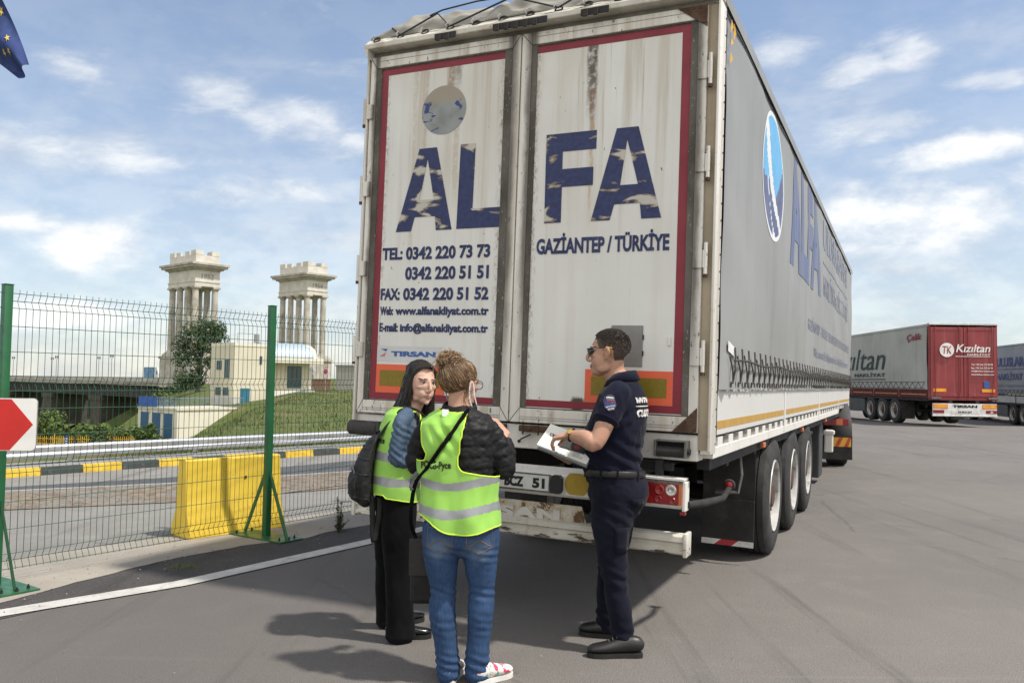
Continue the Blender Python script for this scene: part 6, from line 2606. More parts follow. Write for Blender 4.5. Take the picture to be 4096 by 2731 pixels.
def drape_on(me, bvh, ray, off):
    ray = Vector(ray).normalized()
    miss, dist = [], []
    for v in me.vertices:
        h = bvh.ray_cast(v.co - ray * .6, ray)
        if h[0] is not None:
            dist.append(h[3])
            v.co = h[0] - ray * off
        else:
            miss.append(v)
    for v in miss:
        v.co = v.co + ray * ((max(dist) if dist else .6) - .6 - off)
    return me


def cloth_mesh(m, voxel, it, wr, ws, seed):
    """fuse cloth pieces and give them folds"""
    me = remesh(m, voxel, it)
    nr = [v.normal.copy() for v in me.vertices]
    for v, n in zip(me.vertices, nr):
        p = v.co
        w = noise.noise(Vector((p.x * ws[0], p.y * ws[1], p.z * ws[2])) + Vector((seed, 0, 0))) + .55 * noise.noise(Vector((p.x * ws[0] * 2.2, p.y * ws[1] * 2.2, p.z * ws[2] * 2.4)) + Vector((seed, 5, 0))) - .55 * abs(noise.noise(Vector((p.x * ws[0] * 2.6 + p.z * 9, p.y * ws[1] * 2.6, p.z * ws[2] * 3.2 - p.x * 7)) + Vector((seed, 2, 4))))
        v.co = p + n * (w * wr)
    return me


def shoe(m_up, m_so, heel, toe, w=.048, h=.085, lift=0.0, sole=.024):
    """upper and sole of one shoe lying from heel to toe"""
    a, b = Vector(heel), Vector(toe)
    d = (b - a)
    L = d.length
    d.normalize()
    s = Vector((d.y, -d.x, 0))
    pts = [a + d * (L * t) + Vector((0, 0, z + lift)) for t, z in ((.03, sole + h * .40), (.12, sole + h * .48), (.3, sole + h * .47), (.5, sole + h * .38), (.72, sole + h * .28), (.9, sole + h * .22), (.98, sole + h * .18))]
    rs = [(w * .62, h * .36), (w * .78, h * .50), (w * .80, h * .50), (w * .86, h * .42), (w * 1.0, h * .32), (w * .84, h * .26), (w * .5, h * .17)]
    m_up.limb(pts, rs, s, 18, 3)
    w = w * .93
    out = [(.0, .42), (.02, .68), (.12, .82), (.35, .78), (.55, .86), (.75, 1.04), (.9, .92), (.98, .6), (1.01, .25)]
    lo = [a + d * (L * t) + s * (w * k) for t, k in out] + [a + d * (L * t) - s * (w * k) for t, k in reversed(out)]
    v0 = [m_so.v((p.x, p.y, lift + .002)) for p in lo]
    v1 = [m_so.v((p.x, p.y, lift + sole)) for p in lo]
    m_so.f(v0[::-1])
    m_so.f(v1)
    for k in range(len(lo)):
        m_so.f([v0[k], v0[(k + 1) % len(lo)], v1[(k + 1) % len(lo)], v1[k]])


def denim(name, a, b, fade=None):
    def fn(t, o):
        n = t.noise(o, 5, 5, .6)
        w = t.noise(t.vscale(o, (160, 160, 9)), 1.0, 3, .6)
        c = t.mix(t.step(n, .3, .7), a, b)
        c = t.mix(t.math('MULTIPLY', t.step(w, .42, .7), .4), c, tuple(min(1, x * 1.7) for x in a))
        if fade:
            for (x, y, z, r, rz) in fade:
                q = t.n('ShaderNodeVectorMath', {0: t.n('ShaderNodeVectorMath', {0: o, 1: (x, y, z)}, operation='SUBTRACT').outputs[0], 1: (1 / r, 1 / r, 1 / rz)}, operation='MULTIPLY').outputs[0]
                l = t.n('ShaderNodeVectorMath', {0: q}, operation='LENGTH').outputs[1]
                c = t.mix(t.math('MULTIPLY', t.step(t.math('ADD', l, t.math('MULTIPLY', t.noise(o, 16, 4), .8)), 1.5, .45), .45), c, (.17, .235, .32))
        return c, t.noise(t.vscale(o, (400, 400, 300)), 1.0, 2)
    return M_custom(name, fn, .85, .2, .15)


LIME = M('vest_lime', (.29, .56, .095), .7, var=.08, vs=5, spec=.3)
LIME_P = M('vest_piping', (.58, .80, .06), .5, var=.05, spec=.3)
REFL = M('reflective_grey', (.30, .31, .32), .38, .25, var=.12, vs=9)
for _n, _e in (('vest_lime', .08),):
    _b = next(n for n in MATS[_n].node_tree.nodes if n.type == 'BSDF_PRINCIPLED')
    _b.inputs['Sheen Weight'].default_value = _e
NAVY_CLOTH = M('uniform_navy', (.0070, .0082, .020), .9, var=.25, vs=7, spec=.12, sheen=.06)
NAVY_TROUSER = M('uniform_trouser', (.0075, .0085, .017), .9, var=.25, vs=7, spec=.12, sheen=.05)
BLACK_CLOTH = M('black_cloth', (.0045, .0045, .005), .9, var=.3, vs=6, spec=.12, sheen=.03)
LEATHER = M('black_leather', (.016, .015, .014), .42, var=.3, vs=14, spec=.5, bump=.15, bs=90)
SOLE = M('shoe_sole', (.020, .019, .018), .8)
PUFF = M('puffer_black', (.009, .009, .010), .62, var=.25, vs=9, spec=.25)


def strand_hair(m, paths, r, mats, g):
    for p in paths:
        m.mi = g.choice(mats)
        k = len(p)
        m.tube(p, [r * (1 - .55 * (i / (k - 1)) ** 2) for i in range(k)], 4, cap=False)


# ------------------------------------------------ the officer
def officer():
    F = Vector((-.93, .36, 0)).normalized()
    L = Vector((-.36, -.93, 0)).normalized()
    C = Vector((.625, 4.92, 0))
    W = lambda l, f, z: C + L * l + F * f + Vector((0, 0, z))
    r = thing('person', 'man in navy uniform polo and dark trousers with sunglasses, writing on papers', 'person', (C.x, C.y, 0))
    inv = Matrix.Translation(-Vector((C.x, C.y, 0)))
    SK = skin('skin_man', (.45, .265, .185), (.39, .21, .145))
    LIPM = M('lips_man', (.27, .12, .095), .5)
    HAIRM = M('hair_brown_black', (.038, .029, .023), .8, var=.35, vs=60)
    STUB = M('stubble', (.315, .18, .125), .6, var=.15, vs=40)
    hc = Vector((.575, 4.90, 1.715))
    hd = Vector((-.965, .26, -.04))
    HR = frame(hd)
    hs = 1.16
    m = MB()
    head_shapes(m, hc, HR, hs, True)
    # neck, torso, arms
    m.limb([hc + Vector((.025, .01, -.03)), hc + Vector((.035, .015, -.11)), W(0, -.045, 1.53), W(0, -.04, 1.46)], [(.066, .070), (.068, .066), (.076, .072), (.10, .09)], L, 20, 4)
    m.limb([W(0, -.01, .90), W(0, 0, 1.05), W(0, 0, 1.2), W(0, -.025, 1.36), W(0, -.035, 1.48)], [(.155, .13), (.15, .13), (.16, .135), (.18, .12), (.12, .075)], L, 28, 4)
    LS, LE, LW = Vector((.612, 4.755, 1.475)), Vector((.478, 4.655, 1.205)), Vector((.338, 4.745, 1.245))
    RS, RE, RW = Vector((.72, 5.09, 1.47)), Vector((.56, 5.14, 1.15)), Vector((.345, 5.0, 1.075))
    # forearm: bare; elbow nearest the camera
    m.limb([LS, LS.lerp(LE, .5) + Vector((.004, 0, 0)), LE, LE.lerp(LW, .35) + Vector((0, -.006, .006)), LE.lerp(LW, .75), LW], [.058, .055, .047, .050, .038, (.031, .026)], L, 18, 4)
    m.limb([RS, RS.lerp(RE, .5), RE, RE.lerp(RW, .4), RW], [.058, .052, .045, .044, (.031, .026)], L, 18, 4)
    hand_shapes(m, LW, Vector((-.86, .22, -.30)), Vector((-.35, .1, -.93)), Vector((-.25, .9, .2)), 1.06, .72)
    hand_shapes(m, RW, Vector((-.72, -.34, .42)), Vector((.25, .30, .92)), Vector((-.35, -.9, .1)), 1.06, .80)
    for sgn in (1, -1):
        m.limb([W(.095 * sgn, -.02, .9), W(.12 * sgn, -.0 + .02 * (sgn < 0), .5), W(.14 * sgn, -.085 if sgn > 0 else .075, .10)], [.07, .045, .032], L, 14, 3)
    me = remesh(m, .0042, 3)
    face_features(me, hc, HR, hs, 1, 2, .037)
    Ri = HR.transposed()
    for p in me.polygons:                      # close-cropped hair skin on the sides of the head
        q = (Ri @ (p.center - hc)) / hs
        if p.material_index == 0 and q.z > -.036 + (.02 if q.y > -.02 else 0) and q.y < .048 - .35 * max(0, .06 - q.z) and (q.z > .028 or q.y < -.035) and q.z < .2 and (Vector((q.x, 0, 0)).length < .0815):
            p.material_index = 4
    for v in me.vertices:
        v.co = inv @ v.co
    body = link_mesh('body', me, [SK, LIPM, HAIRM, STUB, M('hair_cropped', (.085, .062, .048), .8, var=.3, vs=80)], r, smooth=True)
    def loc(o):
        p = o.parent
        if p is r or (p.parent is r and p.location.length < 1e-6):
            o.location = (-C.x, -C.y, 0)
        return o
    # short hair: tufts on the upper skull
    g = random.Random(4)
    m = MB()
    for _ in range(6500):
        a = g.uniform(0, 2 * math.pi)
        e = math.asin(g.uniform(-.45, 1))
        d = Vector((math.cos(e) * math.sin(a), math.cos(e) * math.cos(a), math.sin(e)))
        lo = interp(d.y, [-1, -.4, .2, .62, 1], [-.25, .0, .30, .62, .66])
        short = d.z < lo
        if short and (d.z < lo - .36 or d.y > .45 or (d.y > .1 and d.z < -.05)):
            continue
        m.mi = 1 if d.z < lo - .12 else 0
        q = Vector((d.x * .0775, -.018 + d.y * .0985, .040 + d.z * .0855))
        n = (d * .75 + Vector((g.gauss(0, .2), .65 + g.gauss(0, .2), g.gauss(0, .15) - .15))).normalized()
        ln = g.uniform(.002, .005) if short else g.uniform(.004, .010) * (.5 + .6 * max(0, d.z))
        p0 = hc + HR @ (q * hs)
        p1 = hc + HR @ ((q + n * ln) * hs)
        m.tube([p0, p0.lerp(p1, .6), p1], [.0022, .0018, .0006], 3, cap=False)
    loc(m.build('hair', [HAIRM, MATS['hair_cropped']], body, fix=False))
    m = MB()
    m.ball(hc + HR @ (Vector((0, -.018, .046)) * hs), (.0765 * hs, .096 * hs, .0815 * hs), 28, rot=HR)
    dead = [v for v in m.bm.verts if ((HR.transposed() @ (v.co - hc)) / hs).z < .072 - .20 * ((HR.transposed() @ (v.co - hc)) / hs).y * -.3 or ((HR.transposed() @ (v.co - hc)) / hs).y > .068]
    bmesh.ops.delete(m.bm, geom=dead, context='VERTS')
    loc(m.build('hair_cap', HAIRM, body, smooth=True))
    # sunglasses
    GL = M('dark_lens', (.004, .004, .005), .06, spec=.9)
    T = lambda x, y, z: hc + HR @ (Vector((x, y, z)) * hs)
    m = MB()
    for sx in (-1, 1):
        o2 = []
        rows = []
        for k in range(9):
            u = k / 8
            x = lerp(.008, .062, u)
            y = .107 - 4.2 * x * x * 2.6
            zt = .030 - .002 * u
            zb = lerp(.008, -.0075, math.sin(math.pi * min(1, u * 1.05) * .62)) if u < .6 else lerp(-.0075, .012, (u - .6) / .4)
            rows.append([m.v(T(sx * x, y, zt)), m.v(T(sx * x, y + .001, (zt + zb) / 2)), m.v(T(sx * x, y - .001, zb))])
        for a, b in zip(rows, rows[1:]):
            for j in range(2):
                m.f([a[j], b[j], b[j + 1], a[j + 1]])
    m_o = m
    lens = loc(m_o.build('sunglasses', GL, body, smooth=True))
    md = lens.modifiers.new('t', 'SOLIDIFY')
    md.thickness = .002
    md.offset = 0
    m = MB()
    m.tube([T(-.010, .107, .027), T(0, .109, .029), T(.010, .107, .027)], .0022, 6)
    for sx in (-1, 1):
        m.tube([T(sx * x, .1085 - 4.2 * x * x * 2.6, .0305) for x in (.008, .03, .05, .062)], .0018, 5)
        m.tube([T(sx * .062, .066, .028), T(sx * .0735, .05, .030)], .0032, 6, m=1)
        m.tube([T(sx * .0735, .05, .030), T(sx * .0845, .0, .0305), T(sx * .086, -.012, .030)], .0022, 6)
        m.tube([T(sx * .086, -.012, .030), T(sx * .086, -.032, .0255)], .0024, 6, m=2)
    loc(m.build('glasses_frame', [M('frame_dark', (.02, .02, .02), .4), STEEL, M('temple_yellow', (.75, .55, .03), .5)], body))
    # polo shirt: torso and sleeves fused, folds pressed in
    m = MB()
    m.limb([W(0, .005, .985), W(0, .02, 1.08), W(0, .015, 1.2), W(0, -.022, 1.33), W(0, -.038, 1.44), W(0, -.045, 1.515), W(0, -.04, 1.555)],
           [(.178, .162), (.186, .178), (.192, .176), (.205, .160), (.215, .146), (.165, .112), (.085, .078)], L, 36, 4)
    m.limb([W(.12, -.04, 1.50), LS + Vector((.0, .0, .0)), LS.lerp(LE, .30), LS.lerp(LE, .54)], [.065, .078, .077, .074], L, 22, 4)
    m.limb([W(-.12, -.04, 1.50), RS, RS.lerp(RE, .30), RS.lerp(RE, .54)], [.065, .078, .076, .072], L, 22, 4)
    me = cloth_mesh(m, .0075, 3, .0075, (9, 9, 6), 3)
    nrs = [v.normal.copy() for v in me.vertices]
    for v, vn in zip(me.vertices, nrs):                       # diagonal pulls at the waist, arm-pit folds
        p = v.co
        k = math.exp(-((p.z - 1.12) / .10) ** 2)
        v.co += vn * (.008 * k * math.sin((p.z * 70 + p.x * 40 + 2 * noise.noise(p * 5))))
        k = math.exp(-((p.z - 1.36) / .08) ** 2) * math.exp(-((p.x - .70) / .08) ** 2)
        v.co += vn * (.006 * k * math.sin(p.z * 70 - p.x * 60))
    shirt = loc(link_mesh('polo_shirt', me, [NAVY_CLOTH], r, smooth=True))
    sb = BVHTree.FromPolygons([v.co for v in shirt.data.vertices], [p.vertices for p in shirt.data.polygons])
    # sleeve hem, collar
    m = MB()
    for S0, E0 in ((LS, LE), (RS, RE)):
        ax = (E0 - S0).normalized()
        c = S0.lerp(E0, .56)
        u = ax.orthogonal().normalized()
        w2 = ax.cross(u)
        m.tube([c + u * (.0745 * math.cos(a)) + w2 * (.0745 * math.sin(a)) for a in [2 * math.pi * k / 28 for k in range(29)]], [(.004, .013)] * 29, 8, ref=None, cap=False)
    loc(m.build('sleeve_hem', NAVY_CLOTH, shirt, smooth=True))
    m = MB()
    rows = []
    for k in range(33):
        a = lerp(-2.65, 2.65, k / 32)
        fx, lx = -math.cos(a), math.sin(a)
        rows.append([m.v(W(lx * rr * .98, -.035 + fx * rr, z + .030 * (1 - fx) * .5 - .02 * max(0, fx))) for rr, z in ((.080, 1.575), (.086, 1.59), (.096, 1.565), (.112, 1.535))])
    for a, b in zip(rows, rows[1:]):
        for j in range(3):
            m.f([a[j], b[j], b[j + 1], a[j + 1]])
    col = loc(m.build('collar', NAVY_CLOTH, shirt, smooth=True))
    md = col.modifiers.new('t', 'SOLIDIFY')
    md.thickness = .004
    # sleeve badge and back print
    def on_shirt(me, ray, mats, name, off=.0025):
        return loc(link_mesh(name, drape_on(me, sb, ray, off), mats, shirt))
    ray = Vector((.10, .95, -.05))
    bc = Vector((.545, 4.55, 1.437))
    u, v = Vector((.97, -.10, .22)).normalized(), Vector((-.22, 0, .97))
    m = MB()
    shp = lambda k: [(-.033 * k, .020 * k), (-.02 * k, .040 * k), (.0, .047 * k), (.02 * k, .044 * k), (.034 * k, .030 * k), (.034 * k, -.022 * k), (.016 * k, -.046 * k), (-.016 * k, -.046 * k), (-.034 * k, -.022 * k)]
    for k, mi in ((1.0, 0), (.93, 1)):
        m.mi = mi
        pts = shp(k)
        cen = m.v(bc - ray * (.0 if mi == 0 else .0))
        vs = [m.v(bc + u * a + v * b) for a, b in pts]
        for i in range(len(vs)):
            m.f([cen, vs[i], vs[(i + 1) % len(vs)]])
    me = bpy.data.meshes.new('badge')
    bmesh.ops.subdivide_edges(m.bm, edges=m.bm.edges[:], cuts=2)
    m.bm.to_mesh(me)
    m.bm.free()
    # lift the inner field above the rim
    drape_on(me, sb, ray, .003)
    inner = {i for p in me.polygons if p.material_index == 1 for i in p.vertices}
    for i in inner:
        me.vertices[i].co -= ray * .0012
    bdg = loc(link_mesh('sleeve_badge', me, [M('badge_rim', (.12, .05, .06), .6), M('badge_field', (.022, .038, .12), .55, var=.6, vs=60)], shirt))
    def badge_text(st, dx, dz, w, h, mat):
        t = flat_text(st, w, h, .02)
        mt = Matrix(((u.x, v.x, ray.x * -1, 0), (u.y, v.y, ray.y * -1, 0), (u.z, v.z, ray.z * -1, 0), (0, 0, 0, 1)))
        t.transform(mt)
        o = bc + u * dx + v * dz
        for q in t.vertices:
            q.co += o
        drape_on(t, sb, ray, .0062)
        return loc(link_mesh('lettering', t, mat, shirt))
    WHT = M('ink_white', (.74, .72, .70), .5)
    badge_text("\u041c\u0418\u0422\u041d\u0418\u0426\u0410", -.026, -.026, .052, .009, WHT)
    badge_text("DOUANE", -.018, -.039, .036, .008, WHT)
    for q, cm in enumerate((WHT, M('badge_green', (.03, .22, .10), .5), M('badge_red', (.5, .03, .03), .5))):
        m = MB()
        a0 = [(-.012 + .04 * t, .036 - .008 * q - .012 * t * t) for t in (0, .25, .5, .75, 1)]
        for (xa, za), (xb, zb) in zip(a0, a0[1:]):
            m.f([m.v(bc + u * xa + v * za), m.v(bc + u * xb + v * zb), m.v(bc + u * xb + v * (zb - .006)), m.v(bc + u * xa + v * (za - .006))])
        me = bpy.data.meshes.new('stripe')
        m.bm.to_mesh(me)
        m.bm.free()
        on_shirt(me, ray, cm, 'badge_stripe', .0062)
    # print across the shoulders
    ray = -(-F)
    ray = F.copy()
    for st, wl, z0, h in (("\u041c\u0418\u0422\u041d\u0418\u0426\u0410", .27, 1.425, .036), ("CUSTOMS", .25, 1.348, .044)):
        t = flat_text(st, wl, h, .06)
        U = -L
        mt = Matrix(((U.x, 0, -F.x, 0), (U.y, 0, -F.y, 0), (0, 1, 0, 0), (0, 0, 0, 1)))
        t.transform(mt)
        o = W(wl / 2, -.4, z0)
        for q in t.vertices:
            q.co += o
        drape_on(t, sb, ray, .004)
        loc(link_mesh('lettering', t, WHT, shirt))
    m = MB()
    for k in range(20):
        a, b = lerp(.135, -.135, k / 20), lerp(.135, -.135, (k + 1) / 20)
        m.f([m.v(W(a, -.4, 1.408)), m.v(W(b, -.4, 1.408)), m.v(W(b, -.4, 1.413)), m.v(W(a, -.4, 1.413))])
    me = bpy.data.meshes.new('rule')
    m.bm.to_mesh(me)
    m.bm.free()
    on_shirt(me, ray, WHT, 'printed_rule', .004)
    # trousers
    m = MB()
    m.limb([W(0, -.008, 1.02), W(0, -.01, .96), W(0, -.02, .88), W(0, -.015, .80)], [(.172, .160), (.186, .172), (.192, .178), (.17, .14)], L, 32, 4)
    m.limb([W(.09, -.02, .92), W(.10, -.005, .76), W(.11, -.01, .60), W(.12, -.03, .45), W(.128, -.055, .28), W(.134, -.085, .12), W(.134, -.09, .055)], [(.098, .125), (.098, .122), (.085, .098), (.074, .078), (.066, .072), (.062, .068), (.062, .070)], L, 24, 4)
    m.limb([W(-.09, -.01, .92), W(-.10, .01, .76), W(-.12, .03, .60), W(-.135, .055, .45), W(-.145, .075, .28), W(-.154, .08, .12), W(-.154, .08, .05)], [(.098, .12), (.096, .115), (.083, .095), (.072, .076), (.064, .070), (.060, .066), (.060, .066)], L, 24, 4)
    me = cloth_mesh(m, .0075, 3, .008, (7, 7, 6), 8)
    nrs = [v.normal.copy() for v in me.vertices]
    for v, vn in zip(me.vertices, nrs):
        p = v.co
        k = math.exp(-((p.z - .44) / .07) ** 2) + .9 * math.exp(-((p.z - .12) / .06) ** 2) + .6 * math.exp(-((p.z - .78) / .08) ** 2)
        v.co += vn * (.0052 * k * math.sin(p.z * 95 + p.x * 45 + 2 * noise.noise(p * 6)))
    tr = loc(link_mesh('trousers', me, [NAVY_TROUSER], r, smooth=True))
    tb = BVHTree.FromPolygons([v.co for v in tr.data.vertices], [p.vertices for p in tr.data.polygons])
    # cargo pocket seam and flap, near side
    for name, pl in (('pocket_flap', [(.69, .885), (.775, .875), (.775, .85), (.74, .835), (.69, .855)]), ('leg_pocket', [(.60, .72), (.685, .72), (.68, .58), (.60, .58)])):
        m = MB()
        vs = [m.v((x, 4.4, z)) for x, z in pl]
        m.f(vs)
        bmesh.ops.subdivide_edges(m.bm, edges=m.bm.edges[:], cuts=3, use_grid_fill=True)
        bmesh.ops.triangulate(m.bm, faces=m.bm.faces[:])
        me = bpy.data.meshes.new(name)
        m.bm.to_mesh(me)
        m.bm.free()
        o = loc(link_mesh(name, drape_on(me, tb, (0, 1, 0), .006), NAVY_TROUSER, tr, smooth=True))
        md = o.modifiers.new('t', 'SOLIDIFY')
        md.thickness = .004
    m = MB()
    n = 60
    loop = []
    for k in range(n + 1):
        a = 2 * math.pi * k / n
        d = L * math.cos(a) + F * math.sin(a)
        loop.append(W(0, 0, 1.008 + .012 * math.cos(a)) + d * ((abs(math.cos(a) / .182) ** 2.2 + abs(math.sin(a) / .172) ** 2.2) ** (-1 / 2.2)))
    m.tube(loop, [(.021, .005)] * (n + 1), 8, ref=(0, 0, 1), cap=False)
    belt = loc(m.build('belt', LEATHER, r, smooth=True))
    for k in (2, 12, 20, 50, 57):
        m = MB()
        p = loop[k]
        d = (p - W(0, 0, p.z)).normalized()
        m.tube([p + d * .007 + Vector((0, 0, .03)), p + d * .009, p + d * .007 - Vector((0, 0, .03))], [(.007, .002)] * 3, 6, ref=d.cross(Vector((0, 0, 1))))
        loc(m.build('belt_loop', NAVY_TROUSER, belt))
    # shoes
    for heel, toe in ((Vector((.762, 4.735, 0)), Vector((.452, 4.722, 0))), (Vector((.70, 5.045, 0)), Vector((.44, 5.135, 0)))):
        up, so = MB(), MB()
        shoe(up, so, heel, toe, .050, .092, 0, .026)
        sh = loc(up.build('shoe', LEATHER, r, smooth=True))
        loc(so.build('sole', SOLE, sh))
        d = (toe - heel).normalized()
        s2 = Vector((d.y, -d.x, 0))
        m = MB()
        for k in range(3):
            c = heel.lerp(toe, .48 + .07 * k) + Vector((0, 0, .115 - .012 * k))
            m.tube([c + s2 * .022 - Vector((0, 0, .004)), c + Vector((0, 0, .005)), c - s2 * .022 - Vector((0, 0, .004))], .0025, 5)
        loc(m.build('lace', M('lace_grey', (.10, .095, .09), .8), sh))
    # watch and ring
    ax = (LW - LE).normalized()
    u2 = ax.orthogonal().normalized()
    w2 = ax.cross(u2)
    c = LE.lerp(LW, .93)
    m = MB()
    m.tube([c + u2 * (.0345 * math.cos(a)) + w2 * (.0335 * math.sin(a)) for a in [2 * math.pi * k / 24 for k in range(25)]], [(.003, .009)] * 25, 6, cap=False)
    wt = loc(m.build('wrist_watch', LEATHER, body))
    m = MB()
    q = Vector((-.15, -.85, .5)).normalized()
    q = (q - ax * q.dot(ax)).normalized()
    m.lathe([(.015, 0), (.015, .007), (.012, .008), (.001, .008)], c + q * .034, q, 20)
    loc(m.build('watch_case', M('watch_gold', (.62, .40, .10), .3, .8), wt))
    # things he holds
    fl = Vector((.165, 4.86, 1.160))
    fu = Vector((.255, -.075, -.088))
    fv = Vector((.135, .15, .098))
    fn = fu.cross(fv).normalized()
    fvn = fn.cross(fu).normalized() * .215
    fun = fu.normalized() * .30
    MT = Matrix(((fun.x, fvn.x, fn.x, fl.x), (fun.y, fvn.y, fn.y, fl.y), (fun.z, fvn.z, fn.z, fl.z), (0, 0, 0, 1)))
    f = thing('document_folder', 'grey folder with a stack of white papers held by the uniformed man', 'folder', fl)
    f.matrix_world = Matrix.Translation(fl)
    MT = Matrix.Translation(-fl) @ MT
    PAPER = M('paper_white', (.74, .75, .68), .8, var=.04)
    m = MB()
    m.box(-.02, 1.02, -.03, 1.03, -.014, -.0105, mat=MT)
    m.build('cover', M('folder_grey', (.10, .11, .125), .6, var=.1), f)
    m = MB()
    m.box(.0, 1.0, 0.0, 1.0, -.010, .008, mat=MT)
    m.build('paper_stack', M('paper_edge', (.30, .31, .32), .8, var=.25, vs=150), f)
    m = MB()
    m.box(-.05, .55, .03, 1.04, .0085, .0105, mat=MT)
    m.box(.56, 1.0, .0, 1.0, .0085, .0098, mat=MT)
    sheet = m.build('sheet', PAPER, f)
    g = random.Random(2)
    m = MB()
    for k in range(6):
        y = .12 + .05 * k
        m.box(.66, .66 + .22 * g.uniform(.6, 1), y, y + .014, .0100, .0104, mat=MT)
    for k in range(2):
        m.box(.28 + .05 * k, .42, .78 - .13 * k, .80 - .13 * k, .0107, .0111, mat=MT)
    m.build('printed_lines', M('print_grey', (.16, .15, .18), .8), sheet)
    t = text_data("CMR", .18, .13, .04, .0006)
    for q in t.vertices:
        q.co = MT @ Vector((.06 + q.co.x, .55 + q.co.y, .0109 + q.co.z))
    link_mesh('lettering', t, M('plate_black', (.012, .012, .013), .5), sheet)
    w = thing('wallet', 'black wallet with a small red emblem lying on the papers', 'wallet', fl)
    MT2 = MT @ Matrix.Translation((.42, .28, 0)) @ Matrix.Rotation(.15, 4, 'Z')
    m = MB()
    m.box(-.06, .46, -.02, .44, .0110, .0180, mat=MT2, bev=.002)
    m.build('wallet_cover', LEATHER, w)
    m = MB()
    m.lathe([(.018, 0), (.018, .001)], MT2 @ Vector((.28, .12, .0182)), fn, 20)
    m.build('emblem', M('wallet_red', (.26, .02, .035), .5), w)


officer()
# ------------------------------------------------ helpers for the women's vests
def vest_text(parent, bvh, st, u, v, ray, o, w, h, mat, off=.006):
    t = flat_text(st, w, h, .03)
    u, v, ray = Vector(u).normalized(), Vector(v).normalized(), Vector(ray).normalized()
    for q in t.vertices:
        q.co = Vector(o) + u * q.co.x + v * q.co.y
    drape_on(t, bvh, ray, off)
    return link_mesh('lettering', t, mat, parent)


def strap(name, pts, width, thick, mat, parent, ref, sub=6):
    P = [Vector(p) for p in pts]
    out = []
    for i in range(len(P) - 1):
        p0, p1, p2, p3 = P[max(i - 1, 0)], P[i], P[i + 1], P[min(i + 2, len(P) - 1)]
        for k in range(sub):
            t = k / sub
            out.append(.5 * (2 * p1 + (p2 - p0) * t + (2 * p0 - 5 * p1 + 4 * p2 - p3) * t * t + (3 * p1 - p0 - 3 * p2 + p3) * t ** 3))
    out.append(P[-1])
    m = MB()
    m.tube(out, [(width, thick)] * len(out), 6, ref=ref)
    return m.build(name, mat, parent, smooth=True)


